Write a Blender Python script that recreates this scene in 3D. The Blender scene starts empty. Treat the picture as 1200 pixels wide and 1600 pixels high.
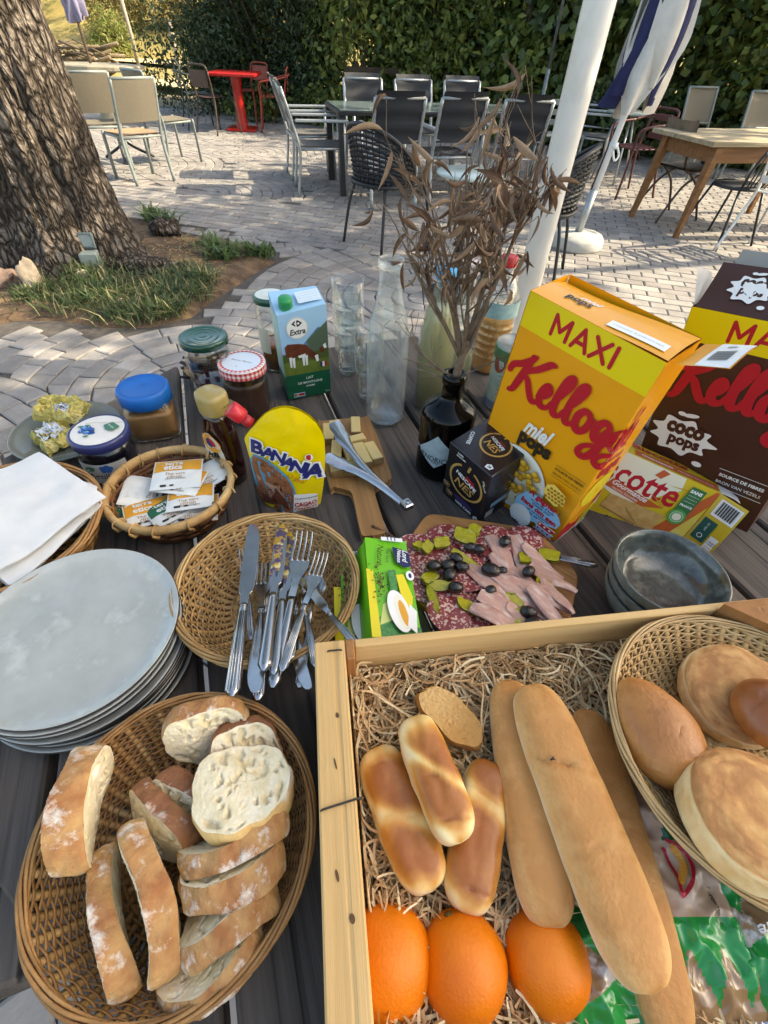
import bpy, math, random
import numpy as np
from mathutils import Vector, Matrix, noise as mnoise
scene = bpy.context.scene
COL = scene.collection
R = math.radians
# ---------------------------------------------------------------- camera
CAMH = 1.29            # lens height above the paving
FPX = 720.0            # focal length in pixels of a 1200 x 1600 frame
NAD = (565.0, 1490.0)  # where plumb lines meet (gives pitch and roll)
def _d(px, py):
    return Vector((px-600.0, py-800.0, FPX)).normalized()
_dn = _d(*NAD); _fw = Vector((0, 0, 1))
_Y = (_fw - _dn*_fw.dot(_dn)).normalized(); _Z = -_dn; _X = _Y.cross(_Z)
CR = Matrix((_X, _Y, _Z))
cam_data = bpy.data.cameras.new('camera')
cam = bpy.data.objects.new('camera', cam_data); COL.objects.link(cam)
cam_data.sensor_fit = 'HORIZONTAL'; cam_data.sensor_width = 36.0
cam_data.lens = FPX/1200*36.0; cam_data.clip_start = 0.02; cam_data.clip_end = 800
_m = Matrix((CR @ Vector((1, 0, 0)), CR @ Vector((0, -1, 0)), CR @ Vector((0, 0, -1)))).transposed().to_4x4()
_m.translation = (0, 0, CAMH)
cam.matrix_world = _m
scene.camera = cam
# ---------------------------------------------------------------- sky, sun, exposure
SUN_EL, SUN_AZ = 38.0, 6.0        # azimuth counted from +X towards +Y (sun at the right)
world = bpy.data.worlds.new('World'); scene.world = world; world.use_nodes = True
nt = world.node_tree; nt.nodes.clear()
sky = nt.nodes.new('ShaderNodeTexSky'); sky.sky_type = 'NISHITA'; sky.sun_disc = False
sky.sun_elevation = R(SUN_EL); sky.sun_rotation = R(90-SUN_AZ); sky.air_density = 1.0; sky.dust_density = 2.5; sky.ozone_density = 0.6
bg = nt.nodes.new('ShaderNodeBackground'); bg.inputs['Strength'].default_value = 0.15
wo = nt.nodes.new('ShaderNodeOutputWorld')
nt.links.new(sky.outputs[0], bg.inputs[0]); nt.links.new(bg.outputs[0], wo.inputs[0])
sun_d = bpy.data.lights.new('sun', 'SUN'); sun_d.energy = 3.6; sun_d.angle = R(0.5); sun_d.color = (1.0, 0.9, 0.74)
sun = bpy.data.objects.new('sun', sun_d); COL.objects.link(sun)
TOSUN = Vector((math.cos(R(SUN_EL))*math.cos(R(SUN_AZ)), math.cos(R(SUN_EL))*math.sin(R(SUN_AZ)), math.sin(R(SUN_EL))))
sun.rotation_euler = TOSUN.to_track_quat('Z', 'Y').to_euler(); sun.location = TOSUN*30
vs = scene.view_settings
vs.view_transform = 'Standard'; vs.look = 'None'; vs.gamma = 1.0; vs.use_curve_mapping = False
vs.exposure = 1.68
try:
    vs.use_white_balance = True; vs.white_balance_temperature = 7400; vs.white_balance_tint = 6
except Exception: pass
cy = scene.cycles
cy.use_denoising = True
cy.max_bounces = 20; cy.diffuse_bounces = 3; cy.glossy_bounces = 4; cy.transmission_bounces = 20; cy.transparent_max_bounces = 48
cy.caustics_reflective = False; cy.caustics_refractive = True; cy.blur_glossy = 1.0; cy.sample_clamp_indirect = 6
cy.use_adaptive_sampling = True; cy.adaptive_threshold = 0.02

def P(px, py, z=0.0):
    """the point of the place, on the level z, that the photograph shows at a pixel"""
    r = CR @ _d(px, py)
    return Vector((0, 0, CAMH)) + r*((z-CAMH)/r.z)
T = 0.74               # table top
rnd = random.Random(7)

# ---------------------------------------------------------------- helpers
def lin(h):
    h = h.lstrip('#'); c = [int(h[i:i+2], 16)/255 for i in (0, 2, 4)]
    return tuple((x/12.92 if x <= .04045 else ((x+.055)/1.055)**2.4) for x in c)
MATS = {}
def mat(name, col='#808080', rough=.5, col2=None, scale=20, amt=1.0, bump=0.0, bscale=None, metal=0, trans=0, ior=1.45, alpha=1,
        coat=0, sss=0, spec=.5, stretch=None, detail=4, col3=None, scale3=None, thr3=(.55, .7), transl=0, sheen=0, rand=0, contrast=(.35, .65), coords='Object'):
    if name in MATS: return MATS[name]
    m = bpy.data.materials.new(name); m.use_nodes = True; MATS[name] = m
    t = m.node_tree; N = t.nodes; L = t.links; N.clear()
    out = N.new('ShaderNodeOutputMaterial'); b = N.new('ShaderNodeBsdfPrincipled')
    c1 = lin(col) if isinstance(col, str) else col
    b.inputs['Base Color'].default_value = (*c1, 1)
    b.inputs['Roughness'].default_value = rough; b.inputs['Metallic'].default_value = metal
    b.inputs['Transmission Weight'].default_value = trans; b.inputs['IOR'].default_value = ior
    b.inputs['Alpha'].default_value = alpha; b.inputs['Coat Weight'].default_value = coat; b.inputs['Coat Roughness'].default_value = .08
    b.inputs['Specular IOR Level'].default_value = spec
    if sheen: b.inputs['Sheen Weight'].default_value = sheen
    if sss: b.inputs['Subsurface Weight'].default_value = sss; b.inputs['Subsurface Radius'].default_value = (.02, .012, .006); b.inputs['Subsurface Scale'].default_value = .3
    tc = N.new('ShaderNodeTexCoord'); vec = tc.outputs[coords]
    if rand:
        oi = N.new('ShaderNodeObjectInfo'); mu = N.new('ShaderNodeVectorMath'); mu.operation = 'MULTIPLY_ADD'
        cx = N.new('ShaderNodeCombineXYZ')
        for i in range(3): L.new(oi.outputs['Random'], cx.inputs[i])
        L.new(cx.outputs[0], mu.inputs[0]); mu.inputs[1].default_value = (7.3, 3.1, 5.7); L.new(vec, mu.inputs[2]); vec = mu.outputs[0]
    if stretch:
        mp = N.new('ShaderNodeMapping'); mp.inputs['Scale'].default_value = stretch; L.new(vec, mp.inputs[0]); vec = mp.outputs[0]
    last = None
    def nz(sc, det=detail, rg=.6):
        n = N.new('ShaderNodeTexNoise'); n.inputs['Scale'].default_value = sc; n.inputs['Detail'].default_value = det; n.inputs['Roughness'].default_value = rg
        L.new(vec, n.inputs['Vector']); return n.outputs['Fac']
    def ramp(v, a, bb):
        r = N.new('ShaderNodeMapRange'); r.inputs['From Min'].default_value = a; r.inputs['From Max'].default_value = bb; r.clamp = True; L.new(v, r.inputs['Value']); return r.outputs[0]
    def mix(f, A, B):
        x = N.new('ShaderNodeMix'); x.data_type = 'RGBA'
        if f is not None: L.new(f, x.inputs[0])
        for s, q in ((6, A), (7, B)):
            if isinstance(q, tuple): x.inputs[s].default_value = (*q[:3], 1)
            else: L.new(q, x.inputs[s])
        return x.outputs[2]
    if col2:
        c2 = lin(col2) if isinstance(col2, str) else col2
        f = ramp(nz(scale), *contrast)
        if amt < 1:
            mm = N.new('ShaderNodeMath'); mm.operation = 'MULTIPLY'; mm.inputs[1].default_value = amt; L.new(f, mm.inputs[0]); f = mm.outputs[0]
        last = mix(f, c1, c2)
    if col3:
        last = mix(ramp(nz(scale3 or scale*.3), *thr3), last if last is not None else c1, lin(col3))
    if rand:
        hs = N.new('ShaderNodeHueSaturation'); r = N.new('ShaderNodeMapRange'); L.new(oi.outputs['Random'], r.inputs['Value'])
        r.inputs['To Min'].default_value = 1-rand; r.inputs['To Max'].default_value = 1+rand
        L.new(r.outputs[0], hs.inputs['Value'])
        if last is not None: L.new(last, hs.inputs['Color'])
        else: hs.inputs['Color'].default_value = (*c1, 1)
        last = hs.outputs[0]
    if last is not None: L.new(last, b.inputs['Base Color'])
    if bump:
        bp = N.new('ShaderNodeBump'); bp.inputs['Strength'].default_value = bump; bp.inputs['Distance'].default_value = .01
        L.new(nz(bscale or scale, 5), bp.inputs['Height']); L.new(bp.outputs[0], b.inputs['Normal'])
    sh = b.outputs[0]
    if transl:
        tr = N.new('ShaderNodeBsdfTranslucent'); tr.inputs[0].default_value = (*c1, 1)
        if last is not None: L.new(last, tr.inputs[0])
        ms = N.new('ShaderNodeMixShader'); ms.inputs[0].default_value = transl
        L.new(sh, ms.inputs[1]); L.new(tr.outputs[0], ms.inputs[2]); sh = ms.outputs[0]
    L.new(sh, out.inputs[0])
    m.diffuse_color = (*c1, 1)
    return m

def obj(name, me, parent=None, M=None):
    o = bpy.data.objects.new(name, me); COL.objects.link(o)
    if parent is not None: o.parent = parent
    if M is not None: o.matrix_local = M
    return o
def tag(o, label=None, cat=None, group=None, kind=None):
    if label: o['label'] = label
    if cat: o['category'] = cat
    if group: o['group'] = group
    if kind: o['kind'] = kind
    return o
def thing(name, label, cat, loc=(0, 0, 0), rz=0, group=None, M=None):
    o = bpy.data.objects.new(name, None); COL.objects.link(o); o.empty_display_size = .05
    if M is not None: o.matrix_world = M
    else: o.location = loc; o.rotation_euler = (0, 0, rz)
    return tag(o, label, cat, group)
def copy_tree(o, parent=None):
    c = o.copy(); COL.objects.link(c); c.parent = parent
    for ch in list(o.children): copy_tree(ch, c)
    return c

class MB:
    def __init__(s): s.v = []; s.f = []; s.m = []; s.s = []
    def add(s, vs, fs, m=0, smooth=False, M=None):
        o = len(s.v)
        s.v += [tuple(M @ Vector(p)) for p in vs] if M is not None else [tuple(p) for p in vs]
        s.f += [tuple(i+o for i in f) for f in fs]; s.m += [m]*len(fs); s.s += [smooth]*len(fs)
        return s
    def box(s, a, b, m=0, ch=0, M=None):
        x0, y0, z0 = a; x1, y1, z1 = b
        if not ch:
            return s.add([(x0,y0,z0),(x1,y0,z0),(x1,y1,z0),(x0,y1,z0),(x0,y0,z1),(x1,y0,z1),(x1,y1,z1),(x0,y1,z1)],
                  [(3,2,1,0),(4,5,6,7),(0,1,5,4),(1,2,6,5),(2,3,7,6),(3,0,4,7)], m, False, M)
        return s.prism([(x0+ch,y0),(x1-ch,y0),(x1,y0+ch),(x1,y1-ch),(x1-ch,y1),(x0+ch,y1),(x0,y1-ch),(x0,y0+ch)], z0, z1, m, ch, M)
    def prism(s, poly, z0, z1, m=0, ch=0, M=None, mside=None, smooth=False):
        n = len(poly); ms = m if mside is None else mside
        if ch:
            cx = sum(p[0] for p in poly)/n; cy_ = sum(p[1] for p in poly)/n
            def ins(d):
                o = []
                for i in range(n):
                    p0 = Vector(poly[i-1]); p1 = Vector(poly[i]); p2 = Vector(poly[(i+1) % n])
                    e1 = (p1-p0); e2 = (p2-p1)
                    if e1.length < 1e-9 or e2.length < 1e-9: o.append(p1); continue
                    e1.normalize(); e2.normalize(); n1 = Vector((-e1.y, e1.x)); n2 = Vector((-e2.y, e2.x)); b = (n1+n2)
                    if b.length < 1e-6: b = n1
                    b.normalize(); k = max(.35, b.dot(n1)); o.append(p1+b*(d/k))
                return o
            ip = ins(ch)
            rings = [[(p[0], p[1], z0) for p in ip], [(p[0], p[1], z0+ch) for p in poly], [(p[0], p[1], z1-ch) for p in poly], [(p[0], p[1], z1) for p in ip]]
        else:
            rings = [[(p[0], p[1], z0) for p in poly], [(p[0], p[1], z1) for p in poly]]
        vs = [q for r in rings for q in r]; fs = []; k = len(rings)
        s.add(vs, [tuple(range(n-1, -1, -1)), tuple(range((k-1)*n, k*n))], m, False, M)
        o = len(s.v)-len(vs)
        for r in range(k-1):
            for i in range(n):
                j = (i+1) % n
                s.f.append((o+r*n+i, o+r*n+j, o+(r+1)*n+j, o+(r+1)*n+i)); s.m.append(ms); s.s.append(smooth)
        return s
    def loft(s, rings, m=0, closed=True, caps=(True, True), smooth=True, M=None):
        n = len(rings[0]); vs = [q for r in rings for q in r]; fs = []
        for r in range(len(rings)-1):
            for i in range(n if closed else n-1):
                j = (i+1) % n; fs.append((r*n+i, r*n+j, (r+1)*n+j, (r+1)*n+i))
        if caps[0] and closed: fs.append(tuple(range(n-1, -1, -1)))
        if caps[1] and closed: fs.append(tuple(range((len(rings)-1)*n, len(rings)*n)))
        return s.add(vs, fs, m, smooth, M)
    def lathe(s, prof, n=32, m=0, M=None, smooth=True, sx=1, sy=1):
        rings = []
        for r, z in prof:
            r = max(r, 1e-5)
            rings.append([(sx*r*math.cos(2*math.pi*i/n), sy*r*math.sin(2*math.pi*i/n), z) for i in range(n)])
        return s.loft(rings, m, True, (1e-4 < prof[0][0] < .0021, 1e-4 < prof[-1][0] < .0021), smooth, M)
    def tube(s, pts, r, n=8, m=0, closed=False, caps=True, flat=(1, 1), up=None, M=None, smooth=True):
        pts = [Vector(p) for p in pts]; k = len(pts); rs = r if isinstance(r, (list, tuple)) else [r]*k
        rings = []; prev = None
        for i in range(k):
            if closed: t = pts[(i+1) % k]-pts[i-1]
            else: t = pts[min(i+1, k-1)]-pts[max(i-1, 0)]
            if t.length < 1e-9: t = Vector((0, 0, 1))
            t.normalize()
            if up is not None: a = Vector(up)
            elif prev is None: a = Vector((0, 0, 1)) if abs(t.z) < .9 else Vector((1, 0, 0))
            else: a = prev
            a = a - t*a.dot(t)
            if a.length < 1e-6: a = t.orthogonal()
            a.normalize(); prev = a; b = t.cross(a)
            rings.append([tuple(pts[i] + (b*math.cos(2*math.pi*j/n)*flat[0] + a*math.sin(2*math.pi*j/n)*flat[1])*rs[i]) for j in range(n)])
        if closed: rings.append(rings[0]); 
        return s.loft(rings, m, True, (caps and not closed, caps and not closed), smooth, M)
    def grid(s, nu, nv, fn, m=0, smooth=True, M=None, wrap=False):
        vs = [fn(i/(nu-1), j/(nv-1)) for i in range(nu) for j in range(nv)]
        fs = [(i*nv+j, (i+1)*nv+j, (i+1)*nv+j+1, i*nv+j+1) for i in range(nu-1) for j in range(nv-1)]
        return s.add(vs, fs, m, smooth, M)
    def mesh(s, name, mats):
        me = bpy.data.meshes.new(name); me.from_pydata(s.v, [], s.f)
        if not isinstance(mats, (list, tuple)): mats = [mats]
        for x in mats: me.materials.append(x)
        if len(mats) > 1: me.polygons.foreach_set('material_index', s.m)
        me.polygons.foreach_set('use_smooth', s.s); me.update()
        return me
    def build(s, name, mats, parent=None, M=None):
        return obj(name, s.mesh(name, mats), parent, M)

def catmull(pts, k=6, closed=False):
    pts = [Vector(p) for p in pts]; n = len(pts); o = []
    for i in range(n if closed else n-1):
        g = (lambda q: pts[q % n]) if closed else (lambda q: pts[max(0, min(n-1, q))])
        p0, p1, p2, p3 = g(i-1), g(i), g(i+1), g(i+2)
        for j in range(k):
            t = j/k
            o.append(.5*((2*p1)+(p2-p0)*t+(2*p0-5*p1+4*p2-p3)*t*t+(3*p1-p0-3*p2+p3)*t**3))
    if not closed: o.append(pts[-1])
    return o
def smoothm(me):
    me.polygons.foreach_set('use_smooth', [True]*len(me.polygons)); me.update(); return me
def TM(x=0, y=0, z=0, rz=0, rx=0, ry=0, sc=1):
    return Matrix.Translation((x, y, z)) @ Matrix.Rotation(rz, 4, 'Z') @ Matrix.Rotation(ry, 4, 'Y') @ Matrix.Rotation(rx, 4, 'X') @ Matrix.Scale(sc, 4)
def frame(o, ex, ey, ez):
    m = Matrix((ex, ey, ez)).transposed().to_4x4(); m.translation = o; return m
# lettering: the built-in typeface, laid on any surface by a mapping (x, y, lift) -> point
_TX = {}
def glyphs(s, bold=0, shear=0, space=1.0):
    k = (s, bold, shear, space)
    if k not in _TX:
        cu = bpy.data.curves.new('t', 'FONT'); cu.body = s; cu.size = 1; cu.offset = bold; cu.shear = shear; cu.space_character = space
        cu.align_x = 'CENTER'; cu.align_y = 'CENTER'; cu.resolution_u = 2; cu.fill_mode = 'FRONT'
        o = bpy.data.objects.new('t', cu); COL.objects.link(o)
        dg = bpy.context.evaluated_depsgraph_get(); dg.update()
        me = bpy.data.meshes.new_from_object(o.evaluated_get(dg))
        v = [(p.co.x, p.co.y) for p in me.vertices]; f = [tuple(p.vertices) for p in me.polygons]
        bpy.data.objects.remove(o); bpy.data.curves.remove(cu); bpy.data.meshes.remove(me)
        xs = [a for a, b in v] or [0]; ys = [b for a, b in v] or [0]
        _TX[k] = (v, f, (min(xs), max(xs), min(ys), max(ys)))
    return _TX[k]
class PR(MB):
    """flat print on a surface; fn maps (x, y, lift)"""
    def __init__(s, fn): super().__init__(); s.fn = fn; s.h = .0003
    def up(s): s.h += .00006
    def text(s, t, x, y, w=None, hgt=None, m=0, bold=0, shear=0, rot=0, space=1.0, align='C'):
        v, f, (x0, x1, y0, y1) = glyphs(t, bold, shear, space)
        if x1-x0 < 1e-6: return s
        k = (w/(x1-x0)) if w else (hgt/(y1-y0)); ky = (hgt/(y1-y0)) if (hgt and w) else k
        cx = (x0+x1)/2 if align == 'C' else x0; cyy = (y0+y1)/2; c, sn = math.cos(rot), math.sin(rot)
        s.up(); pts = []
        for a, b in v:
            a = (a-cx)*k; b = (b-cyy)*ky; pts.append(s.fn(x+a*c-b*sn, y+a*sn+b*c, s.h))
        return s.add(pts, f, m)
    def poly(s, pts, m=0):
        s.up(); return s.add([s.fn(p[0], p[1], s.h) for p in pts], [tuple(range(len(pts)))], m)
    def rect(s, x0, y0, x1, y1, m=0, div=1):
        s.up(); vs = []; fs = []
        for i in range(div+1):
            x = x0+(x1-x0)*i/div; vs += [s.fn(x, y0, s.h), s.fn(x, y1, s.h)]
            if i: k = 2*i; fs.append((k-2, k, k+1, k-1))
        return s.add(vs, fs, m)
    def disc(s, x, y, rx, ry=None, m=0, n=28, rot=0, a0=0, a1=360):
        ry = ry or rx; c, sn = math.cos(rot), math.sin(rot); pts = []
        for i in range(n):
            a = R(a0+(a1-a0)*i/(n if a1-a0 >= 360 else n-1)); u, v = rx*math.cos(a), ry*math.sin(a); pts.append((x+u*c-v*sn, y+u*sn+v*c))
        return s.poly(pts, m)
    def ring(s, x, y, r0, r1, m=0, a0=0, a1=360, n=36, sy=1):
        s.up(); vs = []; fs = []
        for i in range(n+1):
            a = R(a0+(a1-a0)*i/n)
            for r in (r0, r1): vs.append(s.fn(x+r*math.cos(a), y+sy*r*math.sin(a), s.h))
            if i: k = 2*i; fs.append((k-2, k-1, k+1, k))
        return s.add(vs, fs, m)
    def stroke(s, pts, w, m=0, k=6, closed=False, raw=False):
        """pen stroke through points (x, y[, relative width])"""
        q = [Vector((p[0], p[1], p[2] if len(p) > 2 else 1.0)) for p in pts]
        q = q if raw else catmull(q, k, closed); n = len(q); vs = []; fs = []
        s.up()
        ends = []
        for i in range(n):
            t = (q[min(i+1, n-1)]-q[max(i-1, 0)]); t.z = 0
            if t.length < 1e-9: t = Vector((1, 0, 0))
            t.normalize(); nn = Vector((-t.y, t.x, 0))*(w*q[i].z/2); hh = s.h+i*2e-6
            vs += [s.fn(q[i].x+nn.x, q[i].y+nn.y, hh), s.fn(q[i].x-nn.x, q[i].y-nn.y, hh)]
            if i: z = 2*i; fs.append((z-1, z+1, z, z-2))
            if i in (0, n-1): ends.append((q[i], w*q[i].z/2, hh+4e-6))
        s.add(vs, fs, m)
        for c, r, hh in ends:
            s.add([s.fn(c.x+r*math.cos(a*math.pi/6), c.y+r*math.sin(a*math.pi/6), hh+5e-6) for a in range(12)], [tuple(range(12))], m)
        s.h += n*2e-6+1e-5
        return s
def flatmap(o, ex, ey):
    o = Vector(o); ex = Vector(ex).normalized(); ey = Vector(ey).normalized(); ez = ex.cross(ey)
    return lambda x, y, h: tuple(o+ex*x+ey*y+ez*h)
def cylmap(r, z0, a0=-math.pi/2):
    """wrap round a standing cylinder; x grows to the right seen from outside"""
    return lambda x, y, h: ((r+h)*math.cos(a0+x/r), (r+h)*math.sin(a0+x/r), z0+y)
def n3(p, s=1.0): return mnoise.noise(Vector(p)*s)
# ================================================================ THE SETTING
M_earth = mat('dry_earth', '#8a7a5e', .95, '#6d6248', 3, bump=.4, bscale=30)
M_joint = mat('paving_joint', '#56514c', .95, '#46413d', 25, bump=.3)
M_stone = mat('paving_stone', '#8f8a86', .82, '#7a7571', 6, bump=.35, bscale=45, rand=.13, col3='#a29b94', scale3=1.6, thr3=(.52, .66), coat=.05)
M_soil = mat('bed_soil', '#6b5642', .95, '#4a3a2c', 14, bump=.8, bscale=40, col3='#8b6f4c', scale3=5)
M_gravel = mat('pale_gravel', '#c9b892', .95, '#a8976f', 8, bump=.4, bscale=60)
M_hill = mat('dry_hillside', '#a08a50', .95, '#6f6a35', 1.2, bump=.6, bscale=8, col3='#b69a62', scale3=.5)
g = MB(); g.add([(-400, -300, -.03), (400, -300, -.03), (400, 500, -.03), (-400, 500, -.03)], [(0, 1, 2, 3)])
tag(g.build('ground', M_earth), kind='structure')
g = MB(); g.add([(-9, -4, -.012), (9, -4, -.012), (9, 13.2, -.012), (-9, 13.2, -.012)], [(0, 1, 2, 3)])
paving = tag(g.build('paving', M_joint), kind='structure')
# --- paving stones: arcs (scallops) near the tree and far off, courses of bricks in a band across and at the right
BED = [P(x, y) for x, y in ((-60, 520), (20, 500), (90, 500), (165, 512), (240, 510), (300, 495), (345, 462), (395, 430), (432, 408), (400, 388), (350, 376), (290, 372), (250, 345), (100, 330), (-80, 345))]
BEDP = [(p.x, p.y) for p in BED]
def inpoly(x, y, po):
    c = False; n = len(po)
    for i in range(n):
        x1, y1 = po[i]; x2, y2 = po[i-1]
        if (y1 > y) != (y2 > y) and x < (x2-x1)*(y-y1)/(y2-y1)+x1: c = not c
    return c
def zone(x, y):
    """0 arcs, 1 brick courses"""
    s = y + x*.30
    if x > .35 + (y-3.5)*.12 and y < 8.0 and s > 2.5: return 1
    if 4.15 < s < 5.35: return 1
    return 0
def stone_poly(poly, z, ch=.006):
    n = len(poly); c = Vector((sum(p[0] for p in poly)/n, sum(p[1] for p in poly)/n))
    ip = [(Vector(p)-c)*(1-ch/max(.02, (Vector(p)-c).length)*1.5)+c for p in poly]
    vs = [(p[0], p[1], -.014) for p in poly]+[(p[0], p[1], z-.005) for p in poly]+[(p[0], p[1], z) for p in ip]
    fs = [tuple(range(2*n, 3*n))]
    for r in (0, 1):
        for i in range(n): j = (i+1) % n; fs.append((r*n+i, r*n+j, (r+1)*n+j, (r+1)*n+i))
    return vs, fs
stones = []
def try_stone(poly, z):
    n = len(poly); cx = sum(p[0] for p in poly)/n; cyy = sum(p[1] for p in poly)/n
    if any(inpoly(p[0], p[1], BEDP) for p in poly): return
    if cyy > 12.8 or abs(cx) > 8.2 or cyy < -1.6 or cyy < abs(cx)*.55-1.2: return
    if sum((poly[i][0]-poly[i-1][0])*(poly[i][1]+poly[i-1][1]) for i in range(n)) > 0: poly = poly[::-1]
    a = abs(sum(poly[i-1][0]*poly[i][1]-poly[i][0]*poly[i-1][1] for i in range(n)))/2
    if a < .0022: return
    stones.append((poly, z, cx, cyy))
RF = 1.25; gp = .0028
for j in range(-3, 12):
    for i in range(-5, 6):
        cx = -1.05+(i+(j % 2)*.5)*2*RF; cyy = -.4+j*RF
        lows = [(cx-RF, cyy-RF), (cx+RF, cyy-RF), (cx, cyy-2*RF)]
        nr = 11; dr = RF/nr
        for k in range(nr):
            r0, r1 = k*dr+gp, (k+1)*dr-gp
            if k == 0:
                r0 = .001
            m = max(4, int(2*math.pi*(k+.5)*dr/.175))
            for q in range(m):
                off = rnd.uniform(-.12, .12)
                a0 = 2*math.pi*(q+(k % 2)*.5)/m; a1 = 2*math.pi*(q+1+(k % 2)*.5)/m
                am = (a0+a1)/2; rm = (r0+r1)/2
                x, y = cx+rm*math.cos(am), cyy+rm*math.sin(am)
                if any((x-a)**2+(y-b)**2 < RF*RF for a, b in lows) or zone(x, y) != 0: continue
                e0 = gp/max(r0, .05); e1 = gp/r1
                po = []
                for rr, aa in ((r0, a0+e0), (r1, a0+e1), (r1, am), (r1, a1-e1), (r0, a1-e0), (r0, am)):
                    px, py = cx+rr*math.cos(aa)+rnd.uniform(-.004, .004), cyy+rr*math.sin(aa)+rnd.uniform(-.004, .004)
                    for a, b in lows:
                        d = math.hypot(px-a, py-b)
                        if d < RF+gp: px, py = a+(px-a)/d*(RF+gp), b+(py-b)/d*(RF+gp)
                    po.append((px, py))
                try_stone(po, rnd.uniform(-.002, .003))
ba = R(-14); bc, bs = math.cos(ba), math.sin(ba); BW, BH = .21, .105
for j in range(-60, 130):
    for i in range(-50, 50):
        u = (i+(j % 2)*.5)*BW; v = j*BH; jj = rnd.uniform(-.003, .003)
        x, y = u*bc-v*bs, u*bs+v*bc
        if not (-6 < x < 7 and -1 < y < 9) or zone(x, y) != 1: continue
        po = []
        for du, dv in ((gp, gp), (BW-gp, gp), (BW-gp, BH-gp), (gp, BH-gp)):
            a, b = u+du-BW/2+rnd.uniform(-.003, .003), v+dv-BH/2+rnd.uniform(-.003, .003); po.append((a*bc-b*bs, a*bs+b*bc))
        try_stone(po, rnd.uniform(-.002, .003))
# the 300 that show largest are objects, the rest one mesh
def seen(x, y):
    v = CR.transposed() @ (Vector((x, y, 0))-Vector((0, 0, CAMH)))
    if v.z <= .05: return 0
    px, py = 600+FPX*v.x/v.z, 800+FPX*v.y/v.z
    if not (-20 < px < 1220 and -20 < py < 1620): return 0
    if py > 640 and 330 < px < 1150: return 0
    if py > 760 and px > 120: return 0
    return 1/v.length**3
stones.sort(key=lambda s: -seen(s[2], s[3]))
rest = MB()
for k, (po, z, cx, cyy) in enumerate(stones):
    if k < 300:
        b = MB(); vs_, fs_ = stone_poly([(p[0]-cx, p[1]-cyy) for p in po], z); b.add(vs_, fs_)
        o = b.build('paving_stone', M_stone, paving); o.location = (cx, cyy, 0)
    else:
        vs_, fs_ = stone_poly(po, z); rest.add(vs_, fs_, k % 3)
tag(rest.build('paving_stones', [M_stone, mat('paving_stone_b', '#8a837f', .82, '#76706b', 6, bump=.35, bscale=45, col3='#9c958e', scale3=1.4), mat('paving_stone_c', '#96918b', .82, '#7f7a75', 6, bump=.35, bscale=45, col3='#867e78', scale3=1.4)], paving), kind='stuff')

# --- tree bed
def bedz(x, y):
    return .02+.05*max(0, 1-math.hypot(x+2.2, y-3.75)/1.3)+.02*n3((x, y, 0), 4)
b = MB(); nb = []
xs = [p[0] for p in BEDP]; ys = [p[1] for p in BEDP]
def bedgrid(u, v):
    # fan from the trunk foot to the outline
    a = u*len(BEDP); i = int(a) % len(BEDP); f = a-int(a); p = Vector(BEDP[i]).lerp(Vector(BEDP[(i+1) % len(BEDP)]), f)
    c = Vector((-2.25, 3.75)); q = c.lerp(p, v)
    return (q.x, q.y, -.02 if v >= .999 else bedz(q.x, q.y))
b.grid(61, 14, bedgrid)
tag(b.build('tree_bed', M_soil), kind='structure')

# --- leaves
def leaf_mesh(name, cen, nrm_bias, n, size, mats, seed=1, aspect=.5, fold=.25, flat=0.0, pts=None):
    """n folded leaves; cen = list of (x, y, z, rx, ry, rz) blobs"""
    rg = np.random.default_rng(seed)
    w = np.array([c[3]*c[4]+c[3]*c[5] for c in cen]); w = w/w.sum()
    idx = rg.choice(len(cen), n, p=w); C = np.array(cen)[idx]
    d = rg.normal(size=(n, 3)); d /= np.linalg.norm(d, axis=1)[:, None]
    rad = rg.uniform(0, 1, n)**.28
    pos = C[:, :3]+d*C[:, 3:6]*rad[:, None]
    pos += rg.normal(size=(n, 3))*size*.5
    nr = d*nrm_bias+rg.normal(size=(n, 3))*.7+np.array([0, 0, .35]); nr /= np.linalg.norm(nr, axis=1)[:, None]
    ax = rg.normal(size=(n, 3)); ax[:, 2] -= .5; ax -= nr*(ax*nr).sum(1)[:, None]; ax /= np.linalg.norm(ax, axis=1)[:, None]
    bx = np.cross(nr, ax); s = size*rg.uniform(.6, 1.25, n)[:, None]
    v = np.empty((n, 4, 3)); v[:, 0] = pos; v[:, 1] = pos+ax*s*.45+bx*s*aspect*.5+nr*s*fold*.4; v[:, 2] = pos+ax*s; v[:, 3] = pos+ax*s*.45-bx*s*aspect*.5+nr*s*fold*.4
    me = bpy.data.meshes.new(name); me.vertices.add(4*n); me.vertices.foreach_set('co', v.ravel())
    me.loops.add(4*n); me.loops.foreach_set('vertex_index', np.arange(4*n, dtype=np.int32))
    me.polygons.add(n); me.polygons.foreach_set('loop_start', np.arange(0, 4*n, 4, dtype=np.int32))
    for m in mats: me.materials.append(m)
    me.update(calc_edges=True); me.polygons.foreach_set('material_index', rg.integers(0, len(mats), n).astype(np.int32)); me.validate(); me.update()
    return me
L_dark = mat('leaf_dark', (.045, .070, .028), .5, (.07, .10, .04), 3, transl=.35)
L_mid = mat('leaf_mid', (.095, .15, .045), .45, (.15, .21, .06), 3, transl=.45)
L_lite = mat('leaf_light', (.20, .26, .06), .45, (.27, .31, .08), 3, transl=.55)
L_vine = mat('leaf_vine', (.12, .155, .035), .5, (.26, .26, .05), 2, transl=.6)
L_con = mat('leaf_conifer', (.035, .060, .03), .6, (.055, .085, .04), 3, transl=.25)
L_dry = mat('leaf_dry', (.30, .21, .09), .8, (.20, .17, .06), 2, transl=.3)
L_olive = mat('leaf_olive', (.16, .17, .05), .7, (.24, .21, .07), 2, transl=.35)
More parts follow.
